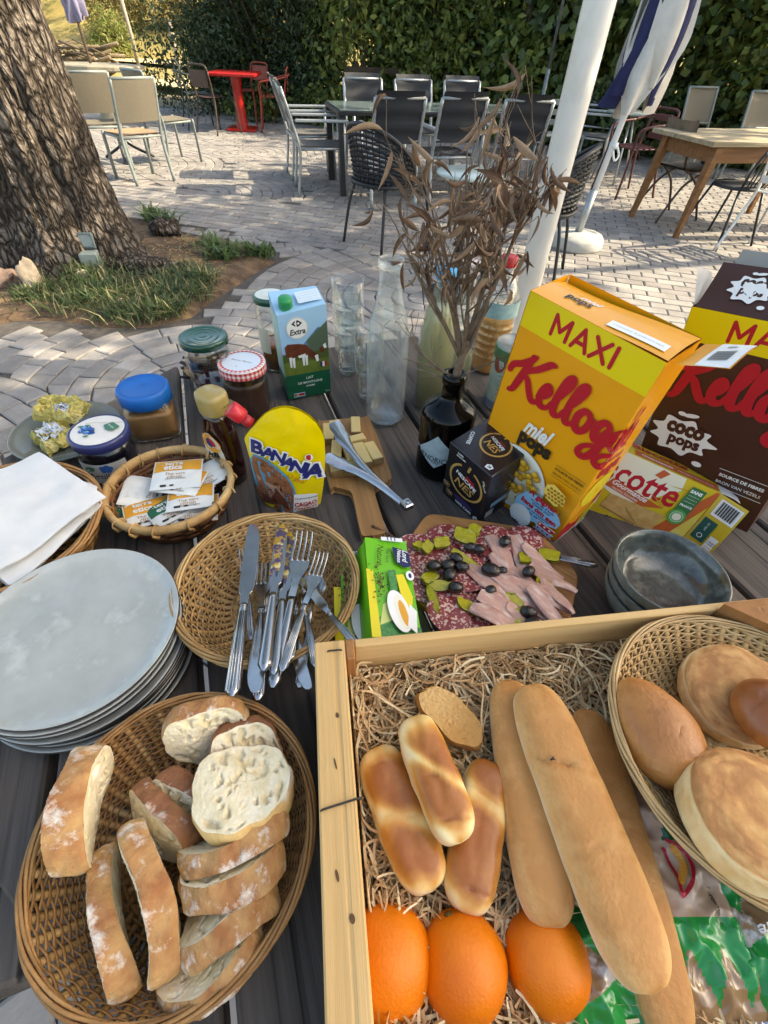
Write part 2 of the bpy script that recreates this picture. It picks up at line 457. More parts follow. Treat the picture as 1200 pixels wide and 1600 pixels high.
M_bark2 = mat('thin_bark', '#5b5042', .9, '#3e352b', 20, bump=.6, stretch=(1, 1, .2))
def plant(name, label, cat, loc, blobs, n, size, mats, seed, stems=3, aspect=.5, group=None, bias=.8, trunk_r=.03, partnames=('trunk', 'crown'), top=None):
    t = thing(name, label, cat, (loc[0], loc[1], 0), 0, group)
    rg = random.Random(seed); b = MB()
    zt = top or max(c[2]+c[5]*.6 for c in blobs)
    for k in range(stems):
        c = blobs[rg.randrange(len(blobs))]; a = (rg.uniform(-.25, .25), rg.uniform(-.25, .25))
        e = (c[0]+rg.uniform(-.5, .5)*c[3], c[1]+rg.uniform(-.5, .5)*c[4], zt*rg.uniform(.75, 1))
        pts = catmull([(a[0], a[1], -.05), (a[0]*.6+e[0]*.3+rg.uniform(-.1, .1), a[1]*.6+e[1]*.3, zt*.35), (e[0]*.8, e[1]*.8, zt*.7), e], 5)
        b.tube(pts, [trunk_r*(1-.75*i/(len(pts)-1)) for i in range(len(pts))], 6)
    b.build(partnames[0], M_bark2, t)
    me = leaf_mesh(partnames[1], blobs, bias, n, size, mats, seed, aspect)
    obj(partnames[1], me, t)
    return t
def wall_blobs(w, d, h, seed, n=14, r=.55):
    rg = random.Random(seed)
    return [(rg.uniform(-w/2, w/2), rg.uniform(-d/2, d/2), rg.uniform(.25, h), r*rg.uniform(.6, 1.3), r*rg.uniform(.6, 1.1), r*rg.uniform(.6, 1.3)) for _ in range(n)]
G = 'shrubs and trees behind the terrace'
plant('conifer_hedge', 'dense dark evergreen at the back left of the terrace, behind the red table', 'hedge', (-2.75, 12.6), wall_blobs(3.2, 1.2, 3.8, 1, 30, .75), 42000, .095, [L_con, L_dark], 11, 3, .45, G)
plant('conifer_hedge', 'drooping dark cypress beside the sunlit slope, left of the hedge', 'tree', (-4.1, 14.4), wall_blobs(1.2, 1.0, 4.5, 2, 20, .6), 18000, .085, [L_con, L_con, L_dark], 12, 2, .4, G)
plant('broadleaf_shrub', 'tall shrub with pale pointed leaves in the middle of the hedge', 'shrub', (-.55, 11.6), wall_blobs(1.9, 1.1, 3.6, 3, 30, .6), 20000, .12, [L_mid, L_mid, L_lite, L_lite, L_dark], 13, 7, .5, G)
plant('broadleaf_shrub', 'green shrub with sunlit light leaves behind the dried branch', 'shrub', (1.2, 11.8), wall_blobs(2.0, 1.2, 3.6, 4, 30, .6), 20000, .13, [L_mid, L_lite, L_lite, L_mid, L_dark], 14, 6, .55, G)
plant('maple_shrub', 'shrub with broad lobed green leaves behind the white pole', 'shrub', (2.75, 10.9), wall_blobs(1.9, 1.0, 3.5, 5, 28, .55), 15000, .15, [L_mid, L_dark, L_mid, L_lite], 15, 4, .8, G)
plant('vine_hedge', 'leafy vine hedge behind the closed parasol, light coming through it', 'hedge', (4.5, 10.2), wall_blobs(2.3, .7, 3.4, 6, 34, .5), 13000, .15, [L_vine, L_dark, L_mid, L_vine, L_lite], 16, 4, .75, G)
plant('vine_hedge', 'leafy vine hedge at the right edge behind the wooden table', 'hedge', (6.6, 9.3), wall_blobs(3.0, .7, 3.4, 7, 40, .55), 16000, .15, [L_vine, L_dark, L_mid, L_vine, L_lite], 17, 4, .75, G)
for k, (x, y, s, lb) in enumerate(((-.9, 11.0, 201, 'tall loose spray of pale leaves before the dark hedge, left of the dried branch'), (.5, 11.1, 202, 'tall loose spray of pale leaves behind the black table'), (1.9, 10.6, 203, 'loose leafy sapling beside the thin grey post'), (5.3, 9.5, 204, 'yellow-green vine shoots hanging over the grey mesh chairs'))):
    plant('leafy_spray', lb, 'shrub', (x, y), wall_blobs(1.1, .5, 3.3, s, 16, .32), 1500, .13, [L_lite, L_lite, L_vine, L_mid], s, 7, .5, G, trunk_r=.014)
plant('ivy_mound', 'low dark ivy under the vine hedge beside the parasol', 'shrub', (3.9, 9.5), wall_blobs(2.6, .6, .7, 8, 14, .35), 3000, .11, [L_dark, L_dark, L_mid], 18, 2, .8, G)
plant('ground_ivy', 'low green ground cover between the red chairs and the hedge', 'shrub', (-1.8, 11.6), wall_blobs(3.4, .5, .25, 9, 12, .25), 2600, .1, [L_mid, L_lite, L_dark], 19, 2, .6, G)
for k, (x, y, w, s, lb) in enumerate(((-2.2, 14.6, 4.2, 101, 'dark mass of trees behind the evergreen hedge'), (1.6, 14.2, 4.4, 102, 'dark mass of trees behind the middle shrubs'), (5.6, 12.8, 4.6, 103, 'dark mass of trees behind the vine hedge'))):
    plant('background_tree', lb, 'tree', (x, y), wall_blobs(w, 1.2, 4.4, s, 30, .9), [14000, 7000, 2500][k], .17, [L_dark, L_mid, L_vine], s, 3, .6, G)
# unseen trees beyond the frame, added to block the sun and shade the terrace
for k, (x, y, z, r, n) in enumerate(((6.8, 5.6, 5.6, 2.4, 4300), (8.4, 9.4, 5.8, 2.6, 2400), (7.6, 13.4, 6.0, 2.2, 1200), (6.7, 1.3, 6.0, 2.7, 6500))):
    rg = random.Random(40+k)
    bl = [(rg.uniform(-.6, .6)*r, rg.uniform(-.6, .6)*r, z+rg.uniform(-.5, .8), r*rg.uniform(.35, .5), r*rg.uniform(.35, .5), r*rg.uniform(.2, .35)) for _ in range(11)]
    plant('shade_tree', 'unseen tree added for shade, '+['beyond the right edge of the terrace', 'behind the wooden table', 'behind the middle of the hedge', 'nearest on the right, beside the breakfast table'][k]+', crown above the picture', 'tree', (x, y), bl, n, .2, [L_mid, L_mid, L_dark], 60+k, 4, .6, 'unseen trees added to shade the terrace', trunk_r=.11)

def bark_mat():
    m = bpy.data.materials.new('oak_bark'); m.use_nodes = True; N = m.node_tree.nodes; L = m.node_tree.links; p = N['Principled BSDF']; p.inputs['Roughness'].default_value = .92; p.inputs['Specular IOR Level'].default_value = .2
    tc = N.new('ShaderNodeTexCoord'); mp = N.new('ShaderNodeMapping'); mp.inputs['Scale'].default_value = (1, 1, .42); L.new(tc.outputs['Object'], mp.inputs[0])
    nw = N.new('ShaderNodeTexNoise'); nw.inputs['Scale'].default_value = 9; nw.inputs['Detail'].default_value = 3; L.new(mp.outputs[0], nw.inputs['Vector'])
    ad = N.new('ShaderNodeVectorMath'); ad.operation = 'MULTIPLY_ADD'; L.new(nw.outputs['Color'], ad.inputs[0]); ad.inputs[1].default_value = (.06, .06, .06); L.new(mp.outputs[0], ad.inputs[2])
    def vo(s):
        v = N.new('ShaderNodeTexVoronoi'); v.feature = 'DISTANCE_TO_EDGE'; v.inputs['Scale'].default_value = s; L.new(ad.outputs[0], v.inputs['Vector']); r = N.new('ShaderNodeMapRange'); r.inputs['From Max'].default_value = .26; L.new(v.outputs['Distance'], r.inputs['Value']); return r.outputs[0]
    v1, v2 = vo(24), vo(55); mu = N.new('ShaderNodeMath'); mu.operation = 'MULTIPLY_ADD'; L.new(v2, mu.inputs[0]); mu.inputs[1].default_value = .35; L.new(v1, mu.inputs[2])
    n2 = N.new('ShaderNodeTexNoise'); n2.inputs['Scale'].default_value = 5; n2.inputs['Detail'].default_value = 8; L.new(tc.outputs['Object'], n2.inputs['Vector'])
    cr = N.new('ShaderNodeValToRGB'); e = cr.color_ramp.elements; e[0].color = (*lin('#1f1a16'), 1); e[1].color = (*lin('#7d736a'), 1); e[1].position = 1.0; k = e.new(.45); k.color = (*lin('#4c433b'), 1)
    ml = N.new('ShaderNodeMath'); ml.operation = 'MULTIPLY'; L.new(mu.outputs[0], ml.inputs[0]); L.new(n2.outputs['Fac'], ml.inputs[1]); m2 = N.new('ShaderNodeMath'); m2.operation = 'MULTIPLY'; m2.inputs[1].default_value = 1.45; L.new(ml.outputs[0], m2.inputs[0]); L.new(m2.outputs[0], cr.inputs[0]); L.new(cr.outputs[0], p.inputs['Base Color'])
    bp = N.new('ShaderNodeBump'); bp.inputs['Strength'].default_value = 1.0; bp.inputs['Distance'].default_value = .018; L.new(mu.outputs[0], bp.inputs['Height']); L.new(bp.outputs[0], p.inputs['Normal']); MATS['oak_bark'] = m; return m
# --- big oak at the left
oak = thing('oak_tree', 'thick tree trunk with rough grey bark at the left, grass at its foot', 'tree', (-2.42, 3.72, 0))
M_bark = bark_mat()
b = MB()
def oakf(u, v):
    a = u*2*math.pi; z = -.08+v**1.15*5.2
    r = .335+.03*math.sin(a*2+1)+.20*math.exp(-max(z, 0)/.13)*(.5+.5*math.cos(a*5+.6))+.10*math.exp(-max(z, 0)/.5)-.012*z
    c = Vector((math.cos(a), math.sin(a), 0)); q = Vector((c.x*3.2, c.y*3.2, z*.9))
    ridge = abs(mnoise.noise(Vector((c.x*7.5, c.y*7.5, z*3.2))))*.9+abs(mnoise.noise(Vector((c.x*15, c.y*15, z*7+9))))*.55
    r += .035*mnoise.noise(q)+.028*min(1, ridge*1.7)
    if z > 0 and abs(((a-5.55+math.pi) % (2*math.pi))-math.pi) < .16 and z < 1.1: r -= .05*(1-abs(((a-5.55+math.pi) % (2*math.pi))-math.pi)/.16)*math.sin(math.pi*min(1, z/1.1))
    lean = Vector((-.05, .02, 0))*z
    return (c.x*r+lean.x, c.y*r+lean.y, z)
b.grid(221, 190, oakf)
b.build('trunk', M_bark, oak)
b = MB()
for k in range(6):
    a = k*1.05+.3; e = Vector((math.cos(a)*2.6-.3, math.sin(a)*2.6, 6.6+.4*(k % 2)))
    b.tube(catmull([(-.25, .1, 4.6), (e.x*.4-.2, e.y*.4, 5.7), tuple(e)], 6), [.16-.11*i/12 for i in range(13)], 7)
b.build('branches', M_bark, oak)
rg = random.Random(5)
obj('crown', leaf_mesh('crown', [(rg.uniform(-2.6, 2.2), rg.uniform(-2.4, 2.6), rg.uniform(5.6, 8.0), .9, .9, .55) for _ in range(18)], .6, 4200, .2, [L_mid, L_dark, L_mid], 77, .6), oak)
# --- grass and weeds in the bed (nobody could count the blades)
def blades(name, spots, n, h, w, mats, seed, lean=.5):
    rg = np.random.default_rng(seed); sp = np.array(spots); c = sp[rg.integers(0, len(sp), n)]
    base = c[:, :2]+rg.normal(size=(n, 2))*c[:, 2:3]
    zb = np.array([bedz(x, y) for x, y in base])-.01
    a = rg.uniform(0, 2*math.pi, n); L = h*rg.uniform(.5, 1.3, n)*c[:, 3]; ln = lean*rg.uniform(.2, 1.3, n)
    dx, dy = np.cos(a), np.sin(a); V = np.empty((n, 7, 3)); ww = w*rg.uniform(.6, 1.3, n)
    for k, (t, ws) in enumerate(((0, .7), (.45, 1), (.8, .6))):
        X = base[:, 0]+dx*L*ln*t*t; Y = base[:, 1]+dy*L*ln*t*t; Z = zb+L*(t-.35*ln*t*t)
        V[:, 2*k] = np.c_[X-dy*ww*ws, Y+dx*ww*ws, Z]; V[:, 2*k+1] = np.c_[X+dy*ww*ws, Y-dx*ww*ws, Z]
    V[:, 6] = np.c_[base[:, 0]+dx*L*ln, base[:, 1]+dy*L*ln, zb+L*(1-.35*ln)]
    F = np.array([[0, 1, 3, 2], [2, 3, 5, 4], [4, 5, 6, 6]])
    fs = []
    for i in range(n):
        o = 7*i; fs += [(o, o+1, o+3, o+2), (o+2, o+3, o+5, o+4), (o+4, o+5, o+6)]
    me = bpy.data.meshes.new(name); me.from_pydata(V.reshape(-1, 3).tolist(), [], fs)
    for m in mats: me.materials.append(m)
    me.polygons.foreach_set('material_index', np.repeat(rg.integers(0, len(mats), n), 3).astype(np.int32)); me.update()
    return tag(obj(name, me), kind='stuff')
Gr1 = mat('grass_green', (.085, .13, .045), .6, (.13, .17, .06), 8, transl=.35); Gr2 = mat('grass_dark', (.05, .085, .035), .6, transl=.3); Gr3 = mat('grass_straw', (.34, .29, .15), .8, transl=.25)
def gs(px, py, r, s): p = P(px, py); return (p.x, p.y, r, s)
blades('grass', [gs(90, 470, .1, 1), gs(130, 480, .1, 1.1), gs(180, 470, .11, 1.2), gs(220, 480, .1, 1.1), gs(260, 460, .11, 1.1), gs(300, 465, .07, 1), gs(240, 497, .06, .9), gs(160, 450, .1, 1.3), gs(290, 440, .09, 1), gs(190, 495, .08, .8), gs(320, 445, .05, .9), gs(270, 490, .05, .8), gs(110, 440, .08, 1.1), gs(60, 470, .06, .8), gs(10, 385, .08, 1.3), gs(5, 400, .08, 1.3)], 4200, .10, .004, [Gr1, Gr1, Gr2, Gr1, Gr2, Gr3], 3, 1.1)
blades('weeds', [gs(335, 395, .05, 1), gs(365, 405, .06, 1), gs(400, 405, .05, 1), gs(415, 405, .03, .8), gs(345, 410, .05, .9), gs(262, 358, .05, 1.3), gs(240, 350, .03, 1.3)], 420, .12, .011, [Gr1, Gr1, mat('weed_leaf', (.12, .19, .06), .5, transl=.4)], 4, 1.1)
tag(blades('wood_chips', [gs(290, 385, .09, 1), gs(320, 420, .08, 1), gs(280, 400, .1, 1)], 900, .03, .006, [mat('chip', '#b98f5c', .9, '#8d6a41', 20), Gr3], 6, 3.5), kind='stuff')
# stones and a broken root by the trunk
M_rock = mat('pale_rock', '#a59684', .9, '#7f7263', 9, bump=.8, bscale=22, col3='#c4b7a4', scale3=6)
def rock(name, label, p, s, seed, rz=0, m=None, zz=.02):
    b = MB()
    def f(u, v):
        th = v*math.pi; a = u*2*math.pi; d = Vector((math.sin(th)*math.cos(a), math.sin(th)*math.sin(a), math.cos(th)))
        k = 1+.45*mnoise.noise(d*1.7+Vector((seed, 0, 0)))+.18*mnoise.noise(d*4.5+Vector((0, seed, 0)))
        return (d.x*s[0]*k, d.y*s[1]*k, d.z*s[2]*k)
    b.grid(29, 15, f)
    o = b.build(name, m or M_rock); o.location = (p.x, p.y, bedz(p.x, p.y)+zz); o.rotation_euler = (0, 0, rz); return tag(o, label, 'rock')
rock('pale_stone', 'pale jagged stone at the left foot of the trunk', P(58, 458), (.07, .09, .13), 3, .3)
rock('pale_stone', 'brown stone half in the soil left of the jagged pale one', P(15, 452), (.1, .1, .07), 9, .7, mat('rock_brown', '#8b7468', .9, '#6a574d', 9, bump=.7))
rock('cream_stone', 'small cream stone lying in the grass before the trunk', P(135, 445), (.04, .035, .03), 5, 0, mat('rock_cream', '#cfc3a4', .9, '#a99c7d', 14, bump=.6))
rock('grey_root', 'grey knotted root lying across the bed under the trunk', P(235, 435), (.22, .1, .06), 13, .25, M_bark)
rock('grey_root', 'grey root stub at the right foot of the trunk', P(262, 375), (.12, .12, .07), 21, .25, M_bark, .04)
b = MB(); M_redrib = mat('red_plastic', '#b23a2c', .4)
for k in range(4): b.lathe([(.001, k*.014), (.018, k*.014), (.021, k*.014+.006), (.018, k*.014+.012), (.001, k*.0139+.012)], 14, k % 2)
p = P(192, 482); o = b.build('ribbed_cap', [M_redrib, mat('pale_rib', '#d9b9a0', .5)]); o.matrix_world = TM(p.x, p.y, .05, R(35), R(80))
tag(o, 'small red striped ribbed cap lying in the grass', 'cap')
# garden socket at the trunk
p = P(156, 432); t = thing('garden_socket', 'small grey weatherproof power socket with open lid at the trunk', 'socket', (p.x, p.y-.02, .05), R(12))
Mg = mat('grey_plastic', '#8b9490', .45, '#7d8682', 30); Mdg = mat('dark_lid', '#4f5a5c', .4)
b = MB(); b.prism([(-.055, -.05), (.055, -.05), (.05, .04), (-.05, .04)], 0, .12, 0, .006); b.build('body', Mg, t)
b = MB(); b.box((-.05, -.012, 0), (.05, .012, .1), 0, .008); l = b.build('lid', Mdg, t, TM(0, .03, .125, 0, R(-12)))
b = MB(); b.box((-.038, -.016, .014), (.038, -.0125, .086), 0, .004); b.build('lid_panel', mat('lid_inner', '#6a7679', .35), l)

# --- slope, path and log pile at the back left
b = MB()
def hillf(u, v):
    x = -34+u*46; y = 15.5+v*40
    k = max(0, (y-(25.5-.25*(x+10)))/12); z = -.02+.1*min(1, max(0, (y-16)/8))+4.5*min(1, k)**1.2+(.5*n3((x, y, 0), .35)+.2*n3((x, y, 3), 1.2))*min(1, k*2)
    return (x, y, z if v > 0 else -.05)
b.grid(70, 60, hillf); tag(b.build('hillside', M_hill), kind='structure')
b = MB(); pth = [(-22, 27.0), (-14, 25.6), (-9, 24.6), (-6, 22.5), (-5, 19.5), (-6.5, 16.0)]
pc = catmull([(x, y, 0) for x, y in pth], 8)
vs_ = []
for i, q in enumerate(pc):
    t_ = (pc[min(i+1, len(pc)-1)]-pc[max(i-1, 0)]).normalized(); nn = Vector((-t_.y, t_.x, 0))*1.3
    for s_ in (1, -1):
        r_ = q+nn*s_; vs_.append((r_.x, r_.y, .17 if r_.y > 20 else .12))
b.add(vs_, [(2*i, 2*i+1, 2*i+3, 2*i+2) for i in range(len(pc)-1)]); tag(b.build('gravel_path', M_gravel), kind='structure')
for k, (x, y, w, h, mm, lb) in enumerate(((-12.5, 29, 3.2, 1.6, [L_olive, L_dry], 'yellow-green bush on the sunny slope behind the parasol'), (-9.6, 29.0, 2.6, 1.8, [L_dry, L_dry, L_olive], 'dry reddish bush on the sunny slope'),
        (-7.2, 28, 2.4, 1.7, [L_dry, L_olive], 'dry tawny bush at the right of the sunny slope'), (-15.5, 31, 3.4, 2.6, [L_olive, L_lite], 'olive bush high on the sunny slope at the far left'), (-10.5, 34, 6, 2.6, [L_olive, L_dry, L_lite], 'tall dry grass at the top of the sunny slope'), (-11.8, 25.9, 1.0, .9, [L_olive, L_lite], 'spiky green bush beside the log pile'))):
    tt = plant('dry_bush', lb, 'bush', (x, y), wall_blobs(w, 1.2, h, 90+k, 14, .6), 3800, .2, mm, 90+k, 3, .25, 'bushes on the sunny slope')
    tt.location.z = [.5, .6, .3, 1.6, 2.6, .1][k]
t = thing('log_pile', 'heap of cut logs and branches at the edge of the path', 'log pile', (-9.6, 18.4, .05)); t.scale = (.8, .8, .72); rg = random.Random(8)
Ml = mat('cut_log', '#7d6f5b', .9, '#54493a', 9, bump=.5, stretch=(.4, 3, 3))
for k in range(60):
    L_ = rg.uniform(.6, 1.6); lay = k // 12; b = MB(); b.tube([(-L_/2, 0, 0), (0, rg.uniform(-.03, .03), 0), (L_/2, 0, 0)], rg.uniform(.025, .07), 8)
    b.build('log', Ml, t, TM(rg.uniform(-1.1, 1.1), rg.uniform(-.5, .5), .08+lay*.19+rg.uniform(0, .05), rg.uniform(-1.0, 1.0), 0, rg.uniform(-.4, .4)))
for (px, py, dist, lb) in ((335, 92, 0, 'weathered wooden post beside the cypress'), (182, 40, 1, 'leaning grey post on the slope above the log pile')):
    p = P(px, py) if not dist else Vector((-8.9, 21, .2)); p = Vector((-6.3, 17.5, 0)) if not dist else p
    b = MB(); b.tube([(0, 0, -.1), (.01, 0, .7), (-.04 if dist else .0, 0, 1.3+.6*dist)], .06, 8); o = b.build('wooden_post', mat('old_post', '#a1968a', .9, '#7b7166', 12, stretch=(3, 3, .4))); o.location = p; tag(o, lb, 'post')
b = MB()
for s_ in (-.9, .9): b.box((s_-.04, -.04, 0), (s_+.04, .04, .95))
t = thing('low_fence', 'low dark wooden rail fence in front of the shrubs', 'fence', (-.1, 10.95, 0), R(6)); Mfw = mat('fence_wood', '#463b30', .9, '#332b23', 15, stretch=(.3, 3, 3))
for s_ in (-.75, .75):
    b = MB(); b.box((s_-.04, -.04, -.05), (s_+.04, .04, .9), 0, .006); b.build('post', Mfw, t)
for z in (.38, .78):
    b = MB(); b.box((-.95, -.065, z), (.95, -.041, z+.08), 0, .005); b.build('rail', Mfw, t)
# thin lamp post behind the pole
p = P(850, 190); b = MB(); t = thing('lamp_post', 'thin grey metal post standing before the maple shrub', 'post', (2.05, 9.3, 0))
b.tube([(0, 0, -.02), (0, 0, 1.0)], .03, 10); b.build('sleeve', mat('galv', '#7d8586', .45, '#6c7475', 20, metal=.6), t)
b = MB(); b.tube([(0, 0, 1.0), (0, 0, 4.2)], .02, 10); b.build('pole', MATS['galv'], t)
b = MB(); b.lathe([(.001, 0), (.05, 0), (.05, .01), (.001, .011)], 14); b.build('foot', MATS['galv'], t)
# ================================================================ TERRACE FURNITURE
M_alu = mat('brushed_aluminium', '#a9aeb0', .4, '#999ea1', 40, metal=.55)
M_alug = mat('grey_painted_frame', '#7f8785', .5, '#737a79', 30)
M_black = mat('black_metal', '#1c1d1f', .45, '#252628', 30)
M_taupe = mat('taupe_mesh', '#8d8474', .8, '#7c7465', 180, bump=.3, bscale=400, transl=.25)
M_blkfab = mat('black_sling', '#23252a', .7, '#2c2e34', 120, bump=.25, bscale=300)
M_gryfab = mat('grey_sling', '#5d5c5b', .75, '#6b6965', 90, bump=.25, bscale=300, transl=.15)
M_rust = mat('rust_red_metal', '#8d3a2b', .5, '#7a3024', 15)
M_red = mat('red_lacquer', '#b8231f', .35, '#a91d1a', 12, coat=.3)
M_brown = mat('brown_metal', '#4c3a33', .5, '#3d2f2a', 20)
M_green = mat('dark_green_metal', '#39423c', .5, '#2f3732', 20)
M_wood = mat('table_wood', '#8a6038', .65, '#70492a', 5, bump=.2, bscale=20, stretch=(.5, 6, 6), rand=.06)
M_woodp = mat('pale_table_top', '#a89a80', .8, '#8b7c62', 5, bump=.25, bscale=20, stretch=(.5, 6, 6))
M_tan = mat('tan_seat', '#a5886a', .7, '#967a5d', 12)
def sling_chair(name, label, group, fm, bm, sm, w=.46, d=.46, sh=.44, bh=.88, arms=False, lean=.12, padded=False, sq=.014, crossbar=True):
    t = thing(name, label, 'chair', group=group); x = w/2; y = d/2; fl = (1, 1.3)
    for s in (-1, 1):
        b = MB(); b.tube([(s*x, y, 0), (s*x, y-.01, sh*.9), (s*x, y-.015, sh if not arms else .64)], sq, 6, flat=fl); b.build('leg', fm, t)
        b = MB(); b.tube(catmull([(s*x, -y-.05, 0), (s*x, -y, sh*.8), (s*x, -y-.03, sh+.1), (s*x, -y-lean, bh)], 4), sq, 6, flat=fl); b.build('leg', fm, t)
        if arms:
            b = MB(); b.box((s*x-.022, -y-.03, .63), (s*x+.022, y+.03, .655), 0, .006); b.build('armrest', fm, t)
    b = MB()
    for s in (-1, 1): b.tube([(s*(x-.012), -y, sh-.03), (s*(x-.012), y, sh-.02)], sq*.9, 6)
    b.tube([(-x, y-.01, sh-.02), (x, y-.01, sh-.02)], sq, 6); b.tube([(-x, -y, sh-.03), (x, -y, sh-.03)], sq*.9, 6); b.build('seat_frame', fm, t)
    b = MB(); b.tube([(-x, -y-lean, bh), (x, -y-lean, bh)], sq*1.05, 6)
    b.build('back_rail', fm, t)
    if crossbar: b = MB(); b.tube([(-x, -y-.035, sh+.12), (x, -y-.035, sh+.12)], sq*.8, 6); b.build('cross_bar', fm, t)
    def seatf(u, v): return (-x+.012+u*(w-.024), -y+v*d, sh-.004-.018*math.sin(math.pi*u)*math.sin(math.pi*v))
    b = MB(); b.grid(7, 7, seatf); b.grid(7, 7, lambda u, v: tuple(Vector(seatf(1-u, v))+Vector((0, 0, -.008)))); b.build('seat', sm, t)
    zt = bh+.05 if padded else bh-.01
    def backf(u, v):
        z = sh+.1+v*(zt-sh-.1); yy = -y-.03-(lean-.03)*(z-sh-.1)/(bh-sh-.1)
        return (-x+.012+u*(w-.024), yy-.022*math.sin(math.pi*u)+(.02*abs(math.sin(v*math.pi*3)) if padded else 0), z)
    b = MB(); b.grid(7, 13, backf); b.grid(7, 13, lambda u, v: tuple(Vector(backf(1-u, v))+Vector((0, -.012, 0)))); b.build('backrest', bm, t)
    return t
def at_feet(t, pl, pr, d=.46, facing=1):
    """stand a chair on the ground by the pixels of its two rear feet (left and right seen from behind)"""
    a, b = P(*pl), P(*pr); e = (b-a); e.z = 0; e.normalize(); f = Vector((-e.y, e.x, 0)); c = (a+b)/2+f*(d/2+.04)
    t.location = (c.x, c.y, 0); t.rotation_euler = (0, 0, math.atan2(e.y, e.x)); return t
def at(t, px, py, rz): p = P(px, py); t.location = (p.x, p.y, 0); t.rotation_euler = (0, 0, R(rz)); return t
GM = 'grey mesh chairs by the tree'
c = sling_chair('mesh_chair', 'grey metal chair with taupe mesh back and tan seat, nearest the tree trunk', GM, M_alug, M_taupe, M_tan, .45, .42); at_feet(c, (216, 292), (274, 283))
c2 = sling_chair('mesh_chair', 'grey metal chair with taupe mesh back, right of the one nearest the trunk', GM, M_alug, M_taupe, M_taupe, .45, .42); at(c2, 278, 252, -38)
c3 = sling_chair('mesh_chair', 'grey mesh chair half hidden behind the tree trunk', GM, M_alug, M_taupe, M_taupe, .45, .42); at(c3, 172, 262, 35)
# marble cafe table
p = P(203, 250); t = thing('cafe_table', 'small pale cafe table with black curved feet between the mesh chairs', 'table', (p.x, p.y, 0), R(15))
b = MB(); b.box((-.32, -.32, .715), (.32, .32, .74), 0, .01); b.build('tabletop', mat('marble_top', '#b9c2c0', .3, '#8f9a99', 9), t)
b = MB(); b.tube([(0, 0, .1), (0, 0, .715)], .03, 10); b.build('column', M_black, t)
for k in range(3):
    a = k*2.1+.6; c, s = math.cos(a), math.sin(a); b = MB(); b.tube(catmull([(0, 0, .2), (c*.12, s*.12, .12), (c*.28, s*.28, .04), (c*.34, s*.34, .01)], 5), .016, 7); b.build('foot', M_black, t)
# stone table with closed lilac parasol
t = thing('stone_table', 'weathered slab table at the back left under the lilac parasol', 'table', (-5.1, 10.4, 0), R(8)); Mst = mat('slab_stone', '#9c9582', .85, '#7f7868', 8, bump=.4)
b = MB(); b.prism([(.75*math.cos(a*.5236)*(1+.03*(a % 3)), .5*math.sin(a*.5236)) for a in range(12)], .68, .75, 0, .015); b.build('tabletop', Mst, t)
b = MB(); b.lathe([(.2, 0), (.18, .3), (.14, .68)], 12); b.build('pedestal', Mst, t)
def parasol(name, label, loc, top, mats, base_r, base_h, pole_r, z0, z1, spread, lean=(0, 0), folds=8, seed=1, mbase=None, mpole=None, tips=None):
    t = thing(name, label, 'parasol', loc); lx, ly = lean
    if base_r:
        b = MB(); b.lathe([(.001, 0), (base_r, 0), (base_r*1.02, .02), (base_r*1.0, base_h*.7), (base_r*.9, base_h), (.06, base_h*1.15), (.001, base_h*1.15)], 36); b.build('base', mbase, t)
        b = MB(); b.tube([(0, 0, base_h), (lx*.12, ly*.12, base_h+.32)], pole_r*1.35, 14); b.build('sleeve', M_alu, t)
    b = MB(); b.tube([(0, 0, .02 if not base_r else base_h), (lx*top/2.2, ly*top/2.2, top)], pole_r, 14); b.build('pole', mpole, t)
    for k in range(folds):
        a = 2*math.pi*k/folds+.2; c, s = math.cos(a), math.sin(a)
        rr = random.Random(seed*31+k); zb = z0+(tips[k] if tips else rr.uniform(0, .12))
        def f(u, v):
            z = z1+(zb-z1)*v; sp = spread*(.12+.88*v**.8)*(1+.18*math.sin(9*v+k)); w = .16*spread/.2*(.25+.75*math.sin(min(1, v*1.05)*math.pi*.55))*(1-.75*max(0, v-.82)/.18)
            q = (u-.5)*2; ruf = .035*math.sin(q*4+k+3*v)
            ox = lx*z/2.2; oy = ly*z/2.2
            return (ox+c*(sp*(1-.35*abs(q))+ruf)-s*w*q, oy+s*(sp*(1-.35*abs(q))+ruf)+c*w*q, z)
        b = MB(); b.grid(9, 20, f); b.grid(9, 20, lambda u, v: tuple(Vector(f(1-u, v))-Vector((c*.004, s*.004, 0)))); b.build('canopy_panel', mats[k % len(mats)], t)
    b = MB()
    for k in range(folds):
        a = 2*math.pi*k/folds; b.tube([(lx*z0/2.2+math.cos(a)*.02, ly*z0/2.2+math.sin(a)*.02, z0+.05), (lx*z1/2.2+math.cos(a)*.05, ly*z1/2.2+math.sin(a)*.05, z1)], .008, 5)
    b.build('ribs', M_alu, t)
    return t
parasol('parasol', 'closed lilac parasol over the stone table', (-5.25, 10.5, .0), 2.6, [mat('lilac_fabric', '#8e8ba6', .85, '#7f7c98', 12, transl=.2)], 0, 0, .022, 1.18, 2.5, .16, (0, 0), 6, 3, None, mat('dark_pole', '#5b4a40', .6))
